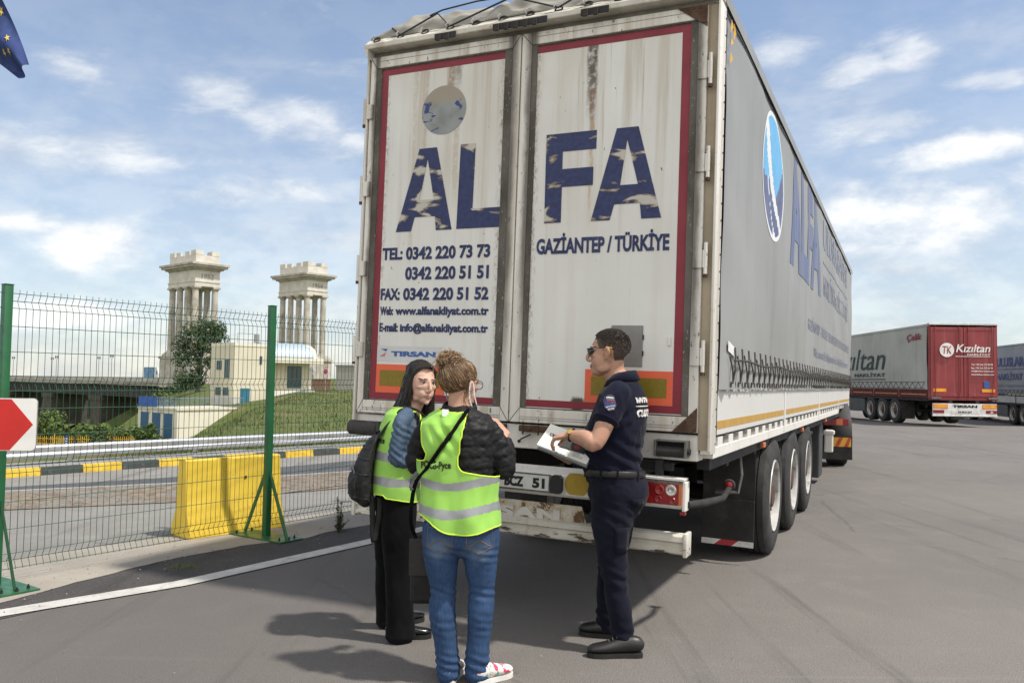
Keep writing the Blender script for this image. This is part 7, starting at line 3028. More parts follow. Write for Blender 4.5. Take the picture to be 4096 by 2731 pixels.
# ------------------------------------------------ woman with her hair up, seen from behind
def bun_woman():
    F = Vector((.12, .993, 0)).normalized()
    R_ = Vector((F.y, -F.x, 0))              # her right
    L = -R_
    C = Vector((-.262, 4.32, 0))
    r = thing('person', 'woman with curly blonde bun, lime vest over black puffer jacket and blue jeans, back turned', 'person', C)
    def loc(o):
        p = o.parent
        if p is r or (p.parent is r and p.location.length < 1e-6):
            o.location = (-C.x, -C.y, 0)
        return o
    inv = Matrix.Translation(-C)
    SK = skin('skin_bun', (.50, .30, .215), (.42, .235, .165))
    LIP = M('lips_pink', (.40, .15, .14), .45)
    HB, HD, HL = M('hair_honey', (.155, .088, .042), .5, var=.3, vs=30), M('hair_root', (.060, .036, .020), .55, var=.3, vs=30), M('hair_blond', (.40, .265, .145), .45, var=.2, vs=30)
    hc = Vector((-.270, 4.345, 1.515))
    HR = frame((.66, .74, -.06))
    hs = 1.04
    m = MB()
    head_shapes(m, hc, HR, hs)
    m.limb([hc + Vector((-.005, -.02, -.02)), Vector((-.275, 4.325, 1.42)), Vector((-.270, 4.32, 1.36))], [(.056, .058), (.056, .056), (.085, .07)], R_, 18, 4)
    m.limb([C + Vector((0, 0, .85)), C + Vector((0, 0, 1.05)), C + Vector((0, .0, 1.25)), C + Vector((-.005, 0, 1.36))], [(.15, .11), (.135, .10), (.15, .10), (.11, .07)], R_, 24, 4)
    RS, RE, RW = Vector((-.115, 4.335, 1.275)), Vector((-.034, 4.365, 1.085)), Vector((-.034, 4.475, 1.255))
    LS, LE, LW = Vector((-.432, 4.35, 1.285)), Vector((-.495, 4.385, 1.105)), Vector((-.415, 4.56, 1.10))
    for a, b, c in ((RS, RE, RW), (LS, LE, LW)):
        m.limb([a, a.lerp(b, .5), b, b.lerp(c, .5), c], [.042, .038, .034, .032, (.026, .021)], F, 14, 3)
    hand_shapes(m, RW + Vector((.0, .0, .012)), Vector((-.62, .0, .52)), Vector((-.35, .55, -.7)), Vector((0, .6, .6)), .94, .55)
    hand_shapes(m, LW, Vector((.6, .6, -.1)), Vector((.1, .2, -1)), Vector((.5, -.5, 0)), .92, .6)
    for sx in (-1, 1):
        X = -.15 if sx > 0 else -.342
        X2 = -.155 if sx > 0 else -.305
        m.limb([Vector((X, 4.32, .85)), Vector((X + .006, 4.325, .46)), Vector((X2, 4.305, .08))], [.06, .042, .03], R_, 12, 3)
    me = remesh(m, .0045, 3)
    face_features(me, hc, HR, hs, 1, 2)
    for v in me.vertices:
        v.co = inv @ v.co
    body = link_mesh('body', me, [SK, LIP, HD], r, smooth=True)
    loc_eyes = eyes
    n0 = len(bpy.data.objects)
    # hair: cap swept up to a curly bun
    g = random.Random(21)
    T = lambda q: hc + HR @ (Vector(q) * hs)
    bun = Vector((-.325, 4.315, 1.632))
    m = MB()
    m.ball(hc + HR @ (Vector((0, -.020, .043)) * hs), (.079 * hs, .097 * hs, .086 * hs), 32, m=1, rot=HR)
    dead = [v for v in m.bm.verts if (lambda q: q.y > .058 - .30 * max(0, q.z - .08) * -1 and q.z < .13 or q.z < -.052 - .0 * q.y or (q.y > .0 and q.z < .02))((HR.transposed() @ (v.co - hc)) / hs)]
    bmesh.ops.delete(m.bm, geom=dead, context='VERTS')
    m.ball(bun, (.060, .058, .052), 20, m=1)
    paths = []
    Ri = HR.transposed()
    bl = Vector(Ri @ (bun - hc)) / hs
    for _ in range(2300):
        a = g.uniform(-math.pi, math.pi)
        sx = 1 if a > 0 else -1
        hl = ((0, .082, .105), (.050, .066, .088), (.070, .042, .055), (.080, .012, .022), (.079, -.022, .0), (.072, -.055, -.038), (.045, -.085, -.062), (0, -.095, -.068))
        w = abs(a) / math.pi * (len(hl) - 1)
        i = min(int(w), len(hl) - 2)
        q0 = Vector(hl[i]).lerp(Vector(hl[i + 1]), w - i) + Vector((0, g.gauss(0, .004), g.gauss(0, .004)))
        q0.x *= sx
        path = []
        for k in range(8):
            t = k / 7
            q = q0.lerp(bl, t) - Vector((0, -.020, .045))
            e = math.sqrt((q.x / .0845) ** 2 + (q.y / .1035) ** 2 + (q.z / .0925) ** 2)
            rad = lerp(1.0, 1.0, t) / max(e, .05) if t < .85 else lerp(1 / max(e, .05), 1, (t - .85) / .15)
            q = q * rad * (1 + .045 * math.sin(math.pi * t) + g.gauss(0, .018)) + Vector((0, -.020, .045))
            path.append(T(q))
        paths.append(path)
    strand_hair(m, paths, .0017, [0, 0, 1, 0, 2, 0, 1, 0], g)
    curls = []
    for k in range(430):
        d = Vector((g.gauss(0, 1), g.gauss(0, 1), g.gauss(.25, 1))).normalized()
        c = bun + Vector((d.x * .052, d.y * .050, d.z * .046))
        u = d.orthogonal().normalized()
        u.rotate(Matrix.Rotation(g.uniform(0, 6.28), 3, d))
        w2 = d.cross(u)
        rr = g.uniform(.010, .022)
        turns = g.uniform(.7, 1.5)
        ph = g.uniform(0, 6.28)
        lift = g.uniform(.004, .026)
        curls.append([c + u * (rr * math.cos(ph + turns * 6.28 * t)) + w2 * (rr * math.sin(ph + turns * 6.28 * t)) + d * (lift * t) + Vector((0, 0, .004 * math.sin(9 * t))) for t in [i / 12 for i in range(13)]])
    strand_hair(m, curls, .0023, [0, 0, 2, 2, 1], g)
    wisps = []
    for k in range(90):
        d = Vector((g.gauss(-.2, .8), g.gauss(0, .6), g.gauss(.2, .8))).normalized()
        c = bun + d * .055 if k < 50 else T((g.uniform(-.085, .085), -.02, g.uniform(-.07, .13)))
        if k >= 50:
            d = (c - hc).normalized()
        ln = g.uniform(.025, .065)
        sd = d.orthogonal()
        wisps.append([c + d * (ln * t) + sd * (.014 * math.sin(5 * t + k)) - Vector((0, 0, .02 * t * t)) for t in [i / 7 for i in range(8)]])
    strand_hair(m, wisps, .0016, [0, 2], g)
    loc(m.build('hair', [HB, HD, HL], body, smooth=True, fix=False))
    # glasses and lowered mask
    m = MB()
    for sx in (-1, 1):
        pts = [T((sx * (.034 + .027 * math.cos(a)), .106 - .004 * math.cos(a), .012 + .021 * math.sin(a))) for a in [2 * math.pi * k / 20 for k in range(21)]]
        m.tube(pts, .0022, 5, cap=False)
        m.tube([T((sx * .061, .100, .018)), T((sx * .078, .06, .020)), T((sx * .086, -.005, .016))], .0022, 5)
    m.tube([T((-.008, .108, .014)), T((.008, .108, .014))], .002, 5)
    loc(m.build('glasses', M('glasses_plum', (.11, .018, .045), .35), body))
    MK = M('mask_white', (.66, .69, .70), .8)
    MKB = M('mask_blue', (.30, .45, .52), .8)
    m = MB()
    def msk(u, v):
        a = lerp(-1.25, 1.25, u)
        return T((.070 * math.sin(a), .030 + .066 * math.cos(a) - .012 * v, lerp(-.085, -.128, v) + .004 * math.sin(v * 14)))
    m.grid(msk, 16, 6)
    mk = loc(m.build('face_mask', MKB, body, smooth=True, fix=False))
    md = mk.modifiers.new('t', 'SOLIDIFY')
    md.thickness = .0015
    for sx in (-1, 1):
        m = MB()
        e = .0015
        m.tube([T((sx * .070, .055, -.090)), T((sx * .083, .022, -.045)), T((sx * .0875, .010, .0)), T((sx * .089, -.002, .024)), T((sx * .090, -.016, .018)), T((sx * .088, -.020, -.010)), T((sx * .082, -.010, -.060)), T((sx * .074, .02, -.110)), T((sx * .066, .045, -.122))], [(.0045, .0012)] * 9, 6, ref=HR @ Vector((0, 1, .2)))
        loc(m.build('mask_loop', MK, mk))
    # puffer jacket: torso plus sleeves with quilted rolls
    def quilt_limb(m, pts, rs, ref, step=.052, amp=.006):
        P = [Vector(p) for p in pts]
        out, rad = [], []
        acc = 0
        for i in range(len(P) - 1):
            n = max(4, int((P[i + 1] - P[i]).length / .0055))
            p0, p1, p2, p3 = P[max(i - 1, 0)], P[i], P[i + 1], P[min(i + 2, len(P) - 1)]
            for k in range(n):
                t = k / n
                q = .5 * (2 * p1 + (p2 - p0) * t + (2 * p0 - 5 * p1 + 4 * p2 - p3) * t * t + (3 * p1 - p0 - 3 * p2 + p3) * t ** 3)
                if out:
                    acc += (q - out[-1]).length
                out.append(q)
                a, b = rs[i], rs[i + 1]
                bl = amp * (abs(math.sin(math.pi * acc / step)) ** .55 - .55)
                rad.append((lerp(a[0], b[0], t) + bl, lerp(a[1], b[1], t) + bl))
        m.tube(out, rad, 28, ref=ref)
    m = MB()
    quilt_limb(m, [C + Vector((.0, 0, .86)), C + Vector((.0, 0, 1.0)), C + Vector((0, 0, 1.18)), C + Vector((0, .0, 1.29)), Vector((-.268, 4.325, 1.36)), Vector((-.27, 4.33, 1.395))],
               [(.178, .128), (.170, .125), (.180, .128), (.176, .118), (.13, .092), (.085, .075)], R_, .058, .006)
    quilt_limb(m, [Vector((-.165, 4.33, 1.345)), RS, RS.lerp(RE, .5) + Vector((.012, 0, 0)), RE, RE.lerp(RW, .45) + Vector((.012, -.004, 0)), RE.lerp(RW, .86)], [(.045, .05), (.060, .064), (.062, .064), (.060, .060), (.052, .050), (.038, .038)], F, .046, .0065)
    quilt_limb(m, [Vector((-.385, 4.33, 1.345)), LS, LS.lerp(LE, .5) + Vector((-.012, 0, 0)), LE, LE.lerp(LW, .5), LE.lerp(LW, .92)], [(.045, .05), (.060, .064), (.062, .064), (.058, .058), (.052, .052), (.040, .040)], F, .046, .0065)
    me = cloth_mesh(m, .006, 2, .0060, (20, 20, 22), 5)
    jk = loc(link_mesh('puffer_jacket', me, [PUFF], r, smooth=True))
    m = MB()
    rows = []
    for k in range(41):
        a = 2 * math.pi * k / 40
        f = -math.cos(a)
        rows.append([m.v(Vector((-.272 + math.sin(a) * rr * 1.06, 4.328 + f * rr * .95, z + .012 * f + .004 * math.sin(a * 5)))) for rr, z in ((.088, 1.372), (.090, 1.395), (.084, 1.418), (.078, 1.424), (.072, 1.40))])
    for a, b in zip(rows, rows[1:]):
        for j in range(4):
            m.f([a[j], b[j], b[j + 1], a[j + 1]])
    loc(m.build('collar', PUFF, jk, smooth=True))
    # reflective vest
    rings = [(.775, -.262, 4.315, .215, .172), (.86, -.262, 4.315, .212, .168), (.98, -.262, 4.317, .205, .155), (1.10, -.268, 4.318, .210, .154), (1.22, -.270, 4.32, .212, .154), (1.32, -.270, 4.322, .205, .140), (1.372, -.270, 4.325, .150, .112), (1.395, -.272, 4.328, .105, .098)]
    def hole(p):
        x, y, z = p
        back = y < 4.325
        hem = .862 - .085 * sstep(-.47, -.30, x) + .028 * sstep(-.20, -.05, x)
        if z < hem:
            return True
        if z > 1.388 - .010 * (1 - abs(x + .272) / .09 if abs(x + .272) < .09 else 0) and back:
            return True
        # right arm opening is wide and low, left one narrow with a notch where the strap pulls
        xr = interp(z, [1.045, 1.06, 1.085, 1.12, 1.25, 1.38], [.0, -.10, -.245, -.268, -.252, -.226])
        xl = interp(z, [1.12, 1.135, 1.17, 1.22, 1.30, 1.36, 1.39], [-.60, -.44, -.425, -.455, -.462, -.458, -.40])
        if not back:
            xr, xl = interp(z, [1.06, 1.09, 1.25, 1.38], [0, -.13, -.15, -.18]), interp(z, [1.08, 1.12, 1.3, 1.39], [-.6, -.42, -.41, -.38])
        if z > 1.045 and x > xr:
            return True
        if z > 1.12 and x < xl:
            return True
        return False
    def bands(p):
        x, y, z = p
        t = z - .035 * sstep(-.30, -.05, x) - .018 * sstep(-.34, -.48, x) + .008 * noise.noise(p * 9)
        if .990 < t < 1.034 or .850 < t < .896:
            return 1
        return 0
    def pinch(p, n):
        # diagonal strap presses the cloth in across the back
        if p.y < 4.325:
            a, b = Vector((-.235, 1.375)), Vector((-.425, 1.10))
            q = Vector((p.x, p.z))
            ab = b - a
            t = max(0, min(1, (q - a).dot(ab) / ab.length_squared))
            d = (q - (a + ab * t)).length
            p = p - n * (.030 * math.exp(-(d / .020) ** 2)) * (1 if q.y > 1.12 else .3)
            p = p + n * (.012 * math.exp(-((d - .05) / .025) ** 2))
            k = math.exp(-((p.x + .345) / .07) ** 2 - ((p.z - 1.26) / .07) ** 2)
            p = p + n * (.010 * k * math.sin(p.x * 85 + p.z * 60))
        p = p + n * (.010 * sstep(1.1, .82, p.z) * math.sin(p.x * 31 + 1.2 * math.sin(p.z * 9)))
        return p
    vest, loops = garment('safety_vest', [LIME, REFL], rings, R_, F, r, 150, 130, hole, bands, .0085, (9, 9, 6), 4, 2.3, .0016, True, pinch)
    loc(vest)
    piping(loops, .0044, LIME_P, vest)
    vb = bvh_of(vest)
    BK = M('print_black', (.014, .014, .015), .7)
    vest_text(vest, vb, "P\u041eCB-Pyce", (1, 0, .045), (0, 0, 1), (0, 1, 0), (-.457, 4.0, 1.083), .158, .052, BK)
    # care label at the neck
    m = MB()
    m.f([m.v((-.352, 4.212, 1.362)), m.v((-.318, 4.207, 1.360)), m.v((-.319, 4.222, 1.396)), m.v((-.352, 4.226, 1.398))])
    m.build('care_label', M('label_white', (.66, .67, .66), .8), vest, fix=False)
    # shoulder bag: strap over the back, bag hanging in front at her left side
    bg = thing('shoulder_bag', 'black shoulder bag on a long strap slung across the woman with the blonde bun', 'bag', (-.50, 4.50, .60))
    boff = Vector((-.50, 4.50, .60))
    bl2 = lambda o: (setattr(o, 'location', -boff), o)[1]
    pts = []
    for t in [i / 14 for i in range(15)]:
        x, z = lerp(-.215, -.430, t), lerp(1.405, 1.09, t)
        h = vb.ray_cast(Vector((x, 3.9, z)), Vector((0, 1, 0)))
        pts.append(Vector((x, (h[0].y if h[0] is not None and h[0].y < 4.33 else 4.23) - .004, z)))
    for _ in range(5):
        pts = [pts[0]] + [Vector((p.x, (a.y + p.y + b.y) / 3, p.z)) for a, p, b in zip(pts, pts[1:], pts[2:])] + [pts[-1]]
    pts = [p - Vector((0, .010, 0)) for p in pts[::2]]
    pts = pts + [Vector((-.478, 4.235, 1.03)), Vector((-.503, 4.27, .93)), Vector((-.515, 4.33, .80)), Vector((-.50, 4.45, .70))]
    bl2(strap('strap', pts, .011, .0022, BLACK_CLOTH, bg, (1, .0, .6), 3))
    m = MB()
    m.tube([(-.472, 4.225, 1.075), (-.500, 4.222, 1.045), (-.512, 4.225, 1.005), (-.500, 4.225, .985)], [(.010, .003)] * 4, 6, ref=(0, 0, 1))
    bl2(m.build('buckle', M('buckle_grey', (.10, .10, .11), .4), bg))
    m = MB()
    m.box(-.53, -.38, 4.46, 4.60, .345, .70, bev=.025)
    bl2(m.build('bag_body', M('bag_black', (.010, .010, .010), .7, var=.3, vs=12), bg))
    m = MB()
    m.box(-.535, -.375, 4.452, 4.459, .50, .695, bev=.002)
    bl2(m.build('bag_flap', LEATHER, bg))
    # jeans
    m = MB()
    w = lambda x, y, z: Vector((x, y, z))
    m.limb([w(-.255, 4.33, .92), w(-.252, 4.32, .84), w(-.25, 4.31, .76), w(-.25, 4.315, .70)], [(.165, .125), (.185, .138), (.194, .142), (.17, .11)], R_, 30, 4)
    m.limb([w(-.155, 4.315, .80), w(-.150, 4.315, .70), w(-.145, 4.32, .58), w(-.138, 4.33, .46), w(-.142, 4.315, .36), w(-.150, 4.31, .22), w(-.155, 4.305, .10), w(-.155, 4.305, .035)],
           [(.102, .122), (.102, .112), (.084, .092), (.068, .074), (.070, .078), (.062, .068), (.064, .070), (.066, .074)], R_, 26, 4)
    m.limb([w(-.350, 4.315, .80), w(-.352, 4.315, .70), w(-.348, 4.32, .58), w(-.338, 4.33, .46), w(-.344, 4.31, .36), w(-.322, 4.305, .22), w(-.306, 4.30, .10), w(-.304, 4.30, .035)],
           [(.102, .122), (.102, .112), (.084, .092), (.067, .074), (.069, .078), (.060, .068), (.060, .068), (.062, .072)], R_, 26, 4)
    me = cloth_mesh(m, .0065, 3, .0045, (11, 11, 9), 12)
    nrs = [v.normal.copy() for v in me.vertices]
    for v, vn in zip(me.vertices, nrs):
        p = v.co
        k = .9 * math.exp(-((p.z - .455) / .035) ** 2) + .55 * math.exp(-((p.z - .66) / .05) ** 2) + 1.0 * math.exp(-((p.z - .10) / .055) ** 2) + .35 * math.exp(-((p.z - .30) / .08) ** 2)
        v.co += vn * (.0046 * k * math.sin(p.z * 150 + p.x * 38 + 2.5 * noise.noise(p * 7)))
    jeans = loc(link_mesh('jeans', me, [denim('denim_blue', (.030, .062, .135), (.022, .046, .10), [(-.155, 4.2, .69, .10, .09), (-.355, 4.2, .70, .10, .09)])], r, smooth=True))
    jb = BVHTree.FromPolygons([v.co for v in jeans.data.vertices], [p.vertices for p in jeans.data.polygons])
    # pockets and seams in thread
    TH = M('thread_tan', (.22, .13, .06), .7)
    for sx, cx in ((1, -.150), (-1, -.352)):
        pl = [(-.062, .80), (.062, .80), (.066, .705), (.0, .672), (-.066, .705)]
        m = MB()
        out = []
        n = 8
        for i in range(len(pl)):
            a, b = pl[i], pl[(i + 1) % len(pl)]
            out += [(lerp(a[0], b[0], k / n), lerp(a[1], b[1], k / n)) for k in range(n)]
        pts = []
        for x, z in out + out[:1]:
            h = jb.ray_cast(Vector((cx + x, 3.9, z)), Vector((0, 1, 0)))
            if h[0] is not None:
                pts.append(h[0] + Vector((0, -.001, 0)))
        m.tube(pts, .0013, 4)
        arc = []
        for k in range(13):
            x = lerp(-.06, .06, k / 12)
            z = .725 + .014 * math.cos(x * 55 * sx)
            h = jb.ray_cast(Vector((cx + x, 3.9, z)), Vector((0, 1, 0)))
            if h[0] is not None:
                arc.append(h[0] + Vector((0, -.001, 0)))
        m.tube(arc, .0016, 4)
        loc(m.build('pocket_stitching', TH, jeans))
    # sneakers
    FL = M_custom('floral_canvas', lambda t, o: t.mix(t.step(t.noise(o, 34, 2, .5), .60, .62), t.mix(t.step(t.noise(t.vscale(o, (1, 1, 1), (5, 3, 1)), 30, 2), .62, .64), (.66, .63, .57), (.16, .38, .36)), (.55, .06, .13)), .75)
    for heel, toe in ((Vector((-.160, 4.255, 0)), Vector((.018, 4.41, 0))), (Vector((-.302, 4.25, 0)), Vector((-.255, 4.49, 0)))):
        up, so = MB(), MB()
        shoe(up, so, heel, toe, .043, .078, 0, .026)
        s = loc(up.build('shoe', FL, r, smooth=True))
        loc(so.build('sole', M('sole_white', (.68, .66, .62), .7), s))


bun_woman()


# ------------------------------------------------ dark haired woman with denim jacket and backpack
def dark_woman():
    F = Vector((.955, .296, 0)).normalized()
    R_ = Vector((F.y, -F.x, 0))              # her right side faces the camera
    C = Vector((-.685, 5.03, 0))
    W = lambda rr, f, z: C + R_ * rr + F * f + Vector((0, 0, z))
    r = thing('person', 'woman with long dark hair, lime vest over denim jacket and black trousers, frowning', 'person', C)
    def loc(o):
        p = o.parent
        if p is r or (p.parent is r and p.location.length < 1e-6):
            o.location = (-C.x, -C.y, 0)
        return o
    inv = Matrix.Translation(-C)
    SK = skin('skin_pale', (.60, .385, .300), (.53, .32, .245))
    LIP = M('lips_rose', (.40, .175, .155), .5)
    HB = M('hair_black', (.014, .0115, .010), .30, var=.3, vs=40, spec=.5)
    HB2 = M('hair_dark_brown', (.040, .026, .018), .34, var=.3, vs=40, spec=.5)
    hc = Vector((-.552, 5.035, 1.515))
    HR = frame((.60, -.80, -.07), (.06, 0, 1))
    hs = 1.06
    m = MB()
    head_shapes(m, hc, HR, hs, False, False)
    m.limb([hc + Vector((-.01, .03, -.03)), Vector((-.585, 5.05, 1.40)), Vector((-.63, 5.05, 1.33))], [(.050, .052), (.049, .050), (.08, .065)], R_, 18, 4)
    m.limb([W(0, -.01, .85), W(0, -.005, 1.03), W(0, .02, 1.2), W(0, .045, 1.33)], [(.14, .10), (.125, .095), (.14, .10), (.10, .065)], R_, 24, 4)
    RS, RE, RW = Vector((-.642, 4.895, 1.300)), Vector((-.672, 4.865, 1.075)), Vector((-.500, 4.90, 1.055))
    LS, LE, LW = Vector((-.555, 5.20, 1.315)), Vector((-.52, 5.24, 1.08)), Vector((-.40, 5.08, 1.06))
    for a, b, c in ((RS, RE, RW), (LS, LE, LW)):
        m.limb([a, a.lerp(b, .5), b, b.lerp(c, .5), c], [.04, .036, .033, .031, (.025, .02)], F, 14, 3)
    hand_shapes(m, RW, Vector((.9, .3, -.05)), Vector((-.1, .6, -.8)), Vector((.3, .3, .9)), .9, .6)
    hand_shapes(m, LW, Vector((.8, -.5, -.05)), Vector((-.1, -.4, -.9)), Vector((.3, -.3, .9)), .9, .6)
    for sx in (-1, 1):
        m.limb([W(.085 * sx, -.0, .82), W(.095 if sx > 0 else -.13, 0 if sx > 0 else -.02, .45), W(.104 if sx > 0 else -.20, .015 if sx > 0 else -.005, .10)], [.06, .042, .03], F, 12, 3)
    me = remesh(m, .0038, 7)
    face_features(me, hc, HR, hs, 1, 2, .0375)
    for v in me.vertices:
        v.co = inv @ v.co
    body = link_mesh('body', me, [SK, LIP, HB2], r, smooth=True)
    before = set(bpy.data.objects)
    eyes(body, hc, HR, hs)
    for o in set(bpy.data.objects) - before:
        o.location = (-C.x, -C.y, 0)
    # long straight hair
    g = random.Random(31)
    T = lambda q: hc + HR @ (Vector(q) * hs)
    m = MB()
    m.ball(hc + HR @ (Vector((0, -.028, .040)) * hs), (.0795 * hs, .096 * hs, .089 * hs), 32, rot=HR)
    dead = [v for v in m.bm.verts if (lambda q: (q.y > .048 and q.z < .088) or (q.y > .066))((HR.transposed() @ (v.co - hc)) / hs)]
    bmesh.ops.delete(m.bm, geom=dead, context='VERTS')
    paths = []
    for k in range(2500):
        a = g.uniform(-math.pi, math.pi)           # 0 = forehead, +-pi = back
        sx = 1 if a > 0 else -1
        aa = abs(a)
        # hair leaves the centre parting and falls beside the face
        az = lerp(1.16, math.pi, (aa / math.pi) ** .9)
        top = Vector((sx * .0015, lerp(.082, -.07, aa / math.pi), lerp(.110, .127, math.sin(aa)) - .02 * max(0, aa - 2)))
        path = []
        lay = g.uniform(.97, 1.05)
        Lh = g.uniform(.20, .33)
        swing = g.gauss(0, .012)
        ex, ey = math.sin(az) * sx * .083, math.cos(az) * .100 - .022
        n = 15
        for i in range(n):
            t = i / (n - 1)
            if t < .42:
                u = t / .42
                ang = u * math.pi / 2
                q = Vector((lerp(top.x, ex * lay, math.sin(ang)), lerp(top.y, ey * lay, math.sin(ang) ** 1.3), lerp(top.z * lay - (lay - 1) * .02, -.005, 1 - math.cos(ang))))
                if u < .6:
                    q2 = q - Vector((0, -.022, .044))
                    e = math.sqrt((q2.x / .086) ** 2 + (q2.y / .104) ** 2 + (q2.z / .096) ** 2)
                    if e < lay:
                        q = q2 * (lay / e) + Vector((0, -.022, .044))
                p = T(q)
            else:
                u = (t - .42) / .58
                p = T(Vector((ex * lay * (1 - .10 * math.sin(u * 2.2)), ey * lay, -.005)))
                p = p + Vector((0, 0, -Lh * u))
                # rest on the back and shoulders
                drift = Vector((-.085, .0, 0)) * (u ** 1.3) if az > 1.5 or sx > 0 else Vector((-.02, -.0, 0)) * u
                p = p + drift * (1.0 if az > 1.25 else .5) + Vector((swing * u, .5 * swing * u, 0)) + Vector((.004 * math.sin(u * 6 + k), 0, 0))
            path.append(p)
        paths.append(path)
    strand_hair(m, paths, .0025, [0, 0, 1], g)
    fly = []
    for k in range(110):
        p = g.choice(paths)
        o = (p[6] - hc).normalized()
        if abs((HR.transposed() @ (p[4] - hc)).y) > .055 * hs and (HR.transposed() @ (p[4] - hc)).y > 0:
            continue
        fly.append([q + o * (.004 + .016 * (i / 14) * g.random()) + Vector((.006 * math.sin(i * .5 + k), 0, 0)) for i, q in enumerate(p)][g.randrange(4):])
    strand_hair(m, fly, .0011, [0, 1], g)
    loc(m.build('hair', [HB, HB2], body, smooth=True, fix=False))
    # denim jacket
    m = MB()
    m.limb([W(0, -.012, .86), W(0, -.005, 1.0), W(0, .01, 1.15), W(0, .028, 1.28), W(0, .045, 1.355)], [(.160, .118), (.155, .115), (.165, .12), (.165, .105), (.09, .075)], R_, 28, 4)
    m.limb([W(.10, .04, 1.345), RS, RS.lerp(RE, .5) + Vector((-.006, -.004, 0)), RE, RE.lerp(RW, .5), RE.lerp(RW, .95)], [.044, .052, .047, .045, .041, .036], F, 22, 4)
    m.limb([W(-.10, .04, 1.345), LS, LS.lerp(LE, .5), LE, LE.lerp(LW, .5), LE.lerp(LW, .95)], [.055, .066, .060, .056, .048, .038], F, 22, 4)
    me = cloth_mesh(m, .0055, 2, .0042, (15, 15, 12), 17)
    nrs = [v.normal.copy() for v in me.vertices]
    for v, vn in zip(me.vertices, nrs):
        p = v.co
        k = math.exp(-((p.z - 1.09) / .06) ** 2) + .7 * math.exp(-((p.z - 1.24) / .05) ** 2)
        v.co += vn * (.0040 * k * math.sin(p.z * 150 + p.x * 120 + 2.5 * noise.noise(p * 9)))
    jk = loc(link_mesh('denim_jacket', me, [denim('denim_light', (.062, .095, .145), (.040, .066, .105), [(-.64, 4.82, 1.30, .07, .10)])], r, smooth=True))
    jb = BVHTree.FromPolygons([v.co for v in jk.data.vertices], [p.vertices for p in jk.data.polygons])
    m = MB()
    for dx in (0, .006):
        pts = []
        for k in range(16):
            t = k / 15
            x, z = -.585 + dx + .012 * math.sin(3 * t), lerp(1.37, 1.17, t)
            h = jb.ray_cast(Vector((x, 4.2, z)), Vector((0, 1, 0)))
            if h[0] is not None:
                pts.append(h[0] - Vector((0, .0012, 0)))
        if len(pts) > 2:
            m.tube(pts, .0012, 4)
    loc(m.build('seam', M('thread_tan', (.22, .13, .06), .7), jk))
    # vest
    rings = [(.80, -.700, 5.03, .182, .152), (.90, -.700, 5.03, .184, .150), (1.02, -.694, 5.03, .186, .138), (1.14, -.683, 5.032, .190, .130), (1.26, -.665, 5.035, .190, .124), (1.335, -.650, 5.04, .160, .112), (1.375, -.638, 5.045, .105, .090)]
    def hole(p):
        q = p - C
        rr, f, z = q.dot(R_), q.dot(F), p.z
        hem = .852 - .035 * sstep(-.14, .14, f) + (.018 if f < -.1 else 0)
        if z < hem:
            return True
        if abs(rr) > .085:
            # arm holes: from the shoulder down to below the elbow height
            f0 = interp(z, [1.06, 1.09, 1.2, 1.33], [.02, -.050, -.058, -.035])
            f1 = interp(z, [1.06, 1.09, 1.2, 1.33], [.03, .085, .105, .110])
            if z > 1.06 and f0 < f < f1 and z < 1.352:
                return True
        if f > .02 and abs(rr) < .045 + .25 * max(0, z - 1.12):
            return True
        return False
    def bands(p):
        q = p - C
        t = p.z + .10 * (q.dot(F)) + .006 * noise.noise(p * 9)
        return 1 if (.912 < t < .962 or 1.055 < t < 1.105) else 0
    vest, loops = garment('safety_vest', [LIME, REFL], rings, R_, F, r, 130, 110, hole, bands, .0080, (10, 10, 6), 9, 2.3, .0016)
    loc(vest)
    piping(loops, .0042, LIME_P, vest)
    vb = bvh_of(vest)
    BK = M('print_black', (.014, .014, .015), .7)
    vest_text(vest, vb, "P\u041eCB-Pyce", R_ + Vector((0, 0, .02)), (0, 0, 1), F, C - F * .5 - R_ * .125 + Vector((0, 0, 1.150)), .25, .050, BK)
    # trousers
    m = MB()
    m.limb([W(0, -.01, .92), W(0, -.01, .84), W(0, -.012, .76)], [(.155, .115), (.168, .125), (.165, .125)], R_, 28, 4)
    m.limb([W(.085, -.0, .82), W(.09, .0, .62), W(.095, .005, .45), W(.10, .01, .25), W(.103, .018, .10), W(.105, .02, .03)], [(.088, .108), (.084, .100), (.074, .090), (.070, .084), (.072, .088), (.074, .092)], R_, 24, 4)
    m.limb([W(-.085, -.01, .82), W(-.10, -.02, .62), W(-.13, -.02, .45), W(-.17, -.015, .25), W(-.20, -.005, .10), W(-.205, .0, .03)], [(.088, .105), (.082, .096), (.072, .086), (.068, .082), (.068, .082), (.070, .084)], R_, 24, 4)
    me = cloth_mesh(m, .0075, 3, .007, (8, 8, 4), 23)
    loc(link_mesh('trousers', me, [BLACK_CLOTH], r, smooth=True))
    for heel, toe in ((Vector((-.725, 4.985, 0)), Vector((-.462, 5.025, 0))), (Vector((-.76, 5.215, 0)), Vector((-.545, 5.375, 0)))):
        up, so = MB(), MB()
        shoe(up, so, heel, toe, .042, .072, 0, .026)
        s = loc(up.build('shoe', M('patent_black', (.010, .010, .010), .18, spec=.7), r, smooth=True))
        loc(so.build('sole', SOLE, s))
    # backpack on her back
    bo = C - F * .130 + Vector((0, 0, .80))
    bp = thing('backpack', 'black backpack hanging low on the back of the dark haired woman', 'backpack', bo)
    BM = M('bag_black', (.010, .010, .010), .7, var=.3, vs=12)
    m = MB()
    X, Y = -F, R_
    B = lambda a, b, z: X * a + Y * b + Vector((0, 0, z))
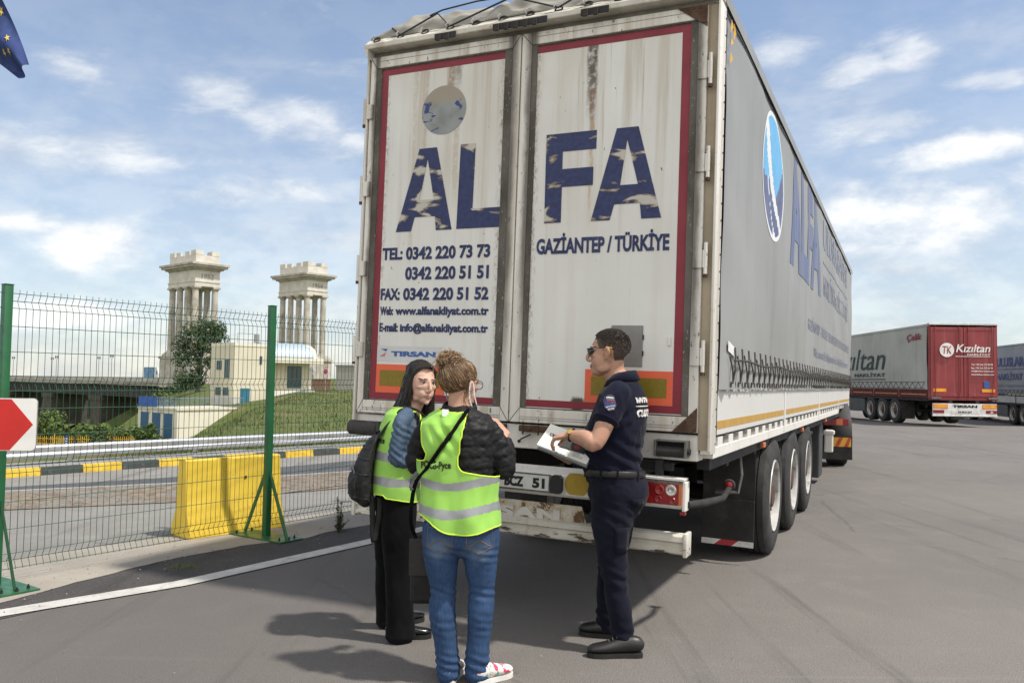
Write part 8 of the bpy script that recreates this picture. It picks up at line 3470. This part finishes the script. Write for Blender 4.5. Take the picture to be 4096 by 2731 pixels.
    m.limb([B(.055, 0, .02), B(.075, 0, .07), B(.080, 0, .18), B(.055, 0, .29), B(.025, 0, .37), B(.005, 0, .405)], [(.115, .050), (.132, .064), (.13, .060), (.118, .046), (.10, .030), (.06, .016)], Y, 28, 4)
    m.limb([B(.100, 0, .03), B(.130, 0, .06), B(.134, 0, .15), B(.110, 0, .20)], [(.095, .024), (.108, .030), (.104, .028), (.090, .014)], Y, 24, 4)
    me = cloth_mesh(m, .006, 2, .008, (12, 12, 10), 6)
    link_mesh('bag_body', me, [BM], bp, smooth=True)
    bb = BVHTree.FromPolygons([v.co for v in me.vertices], [p.vertices for p in me.polygons])
    m = MB()
    for zz in (.055, .195, .285, .345):
        pts = []
        for k in range(25):
            a = lerp(-1.5, 1.5, k / 24)
            dr = -(X * math.cos(a) + Y * math.sin(a))
            h = bb.ray_cast(B(.05, 0, zz + .012 * math.cos(a * 2)) - dr * .5, dr)
            if h[0] is not None:
                pts.append(h[0] - dr * .0015)
        m.tube(pts, .0035, 5)
    m.build('bag_seam', M('seam_black', (.02, .02, .021), .5), bp, smooth=True)
    m = MB()
    m.tube([B(.015, -.04, .385), B(-.005, -.02, .43), B(-.015, .02, .435), B(.0, .04, .385)], .008, 8)
    m.build('grab_handle', BM, bp, smooth=True)
    for b in (-.10, .10):
        st = strap('shoulder_strap', [B(.01, b * .6, .38), B(-.035, b * .95, .46), B(-.115, b * 1.05, .56), B(-.20, b * 1.1, .575), B(-.29, b * 1.1, .50), B(-.325, b * 1.1, .38), B(-.22, b * 1.45, .22), B(-.02, b * 1.15, .06)], .024, .005, BM, bp, Y, 5)
    for b, l in ((.085, -.20), (.10, -.19)):
        strap('strap_tail', [B(.035, b, .06), B(.028, b + .004, -.06), B(.020, b + .01, l), B(.000 if b < .09 else .012, b + .012, l + .012), B(-.012, b + .012, -.05), B(-.01, b, .05)], .016, .002, BM, bp, F, 5)
    m = MB()
    m.tube([B(.140 - .25 * (z - .16) ** 2, b, z) for b, z in ((-.09, .19), (-.05, .215), (0, .222), (.05, .215), (.09, .19))], .003, 5)
    m.tube([B(.166, .04, .14), B(.168, .04, .11)], .004, 5)
    m.build('zip', M('zip_grey', (.10, .10, .10), .35, .4), bp)


dark_woman()
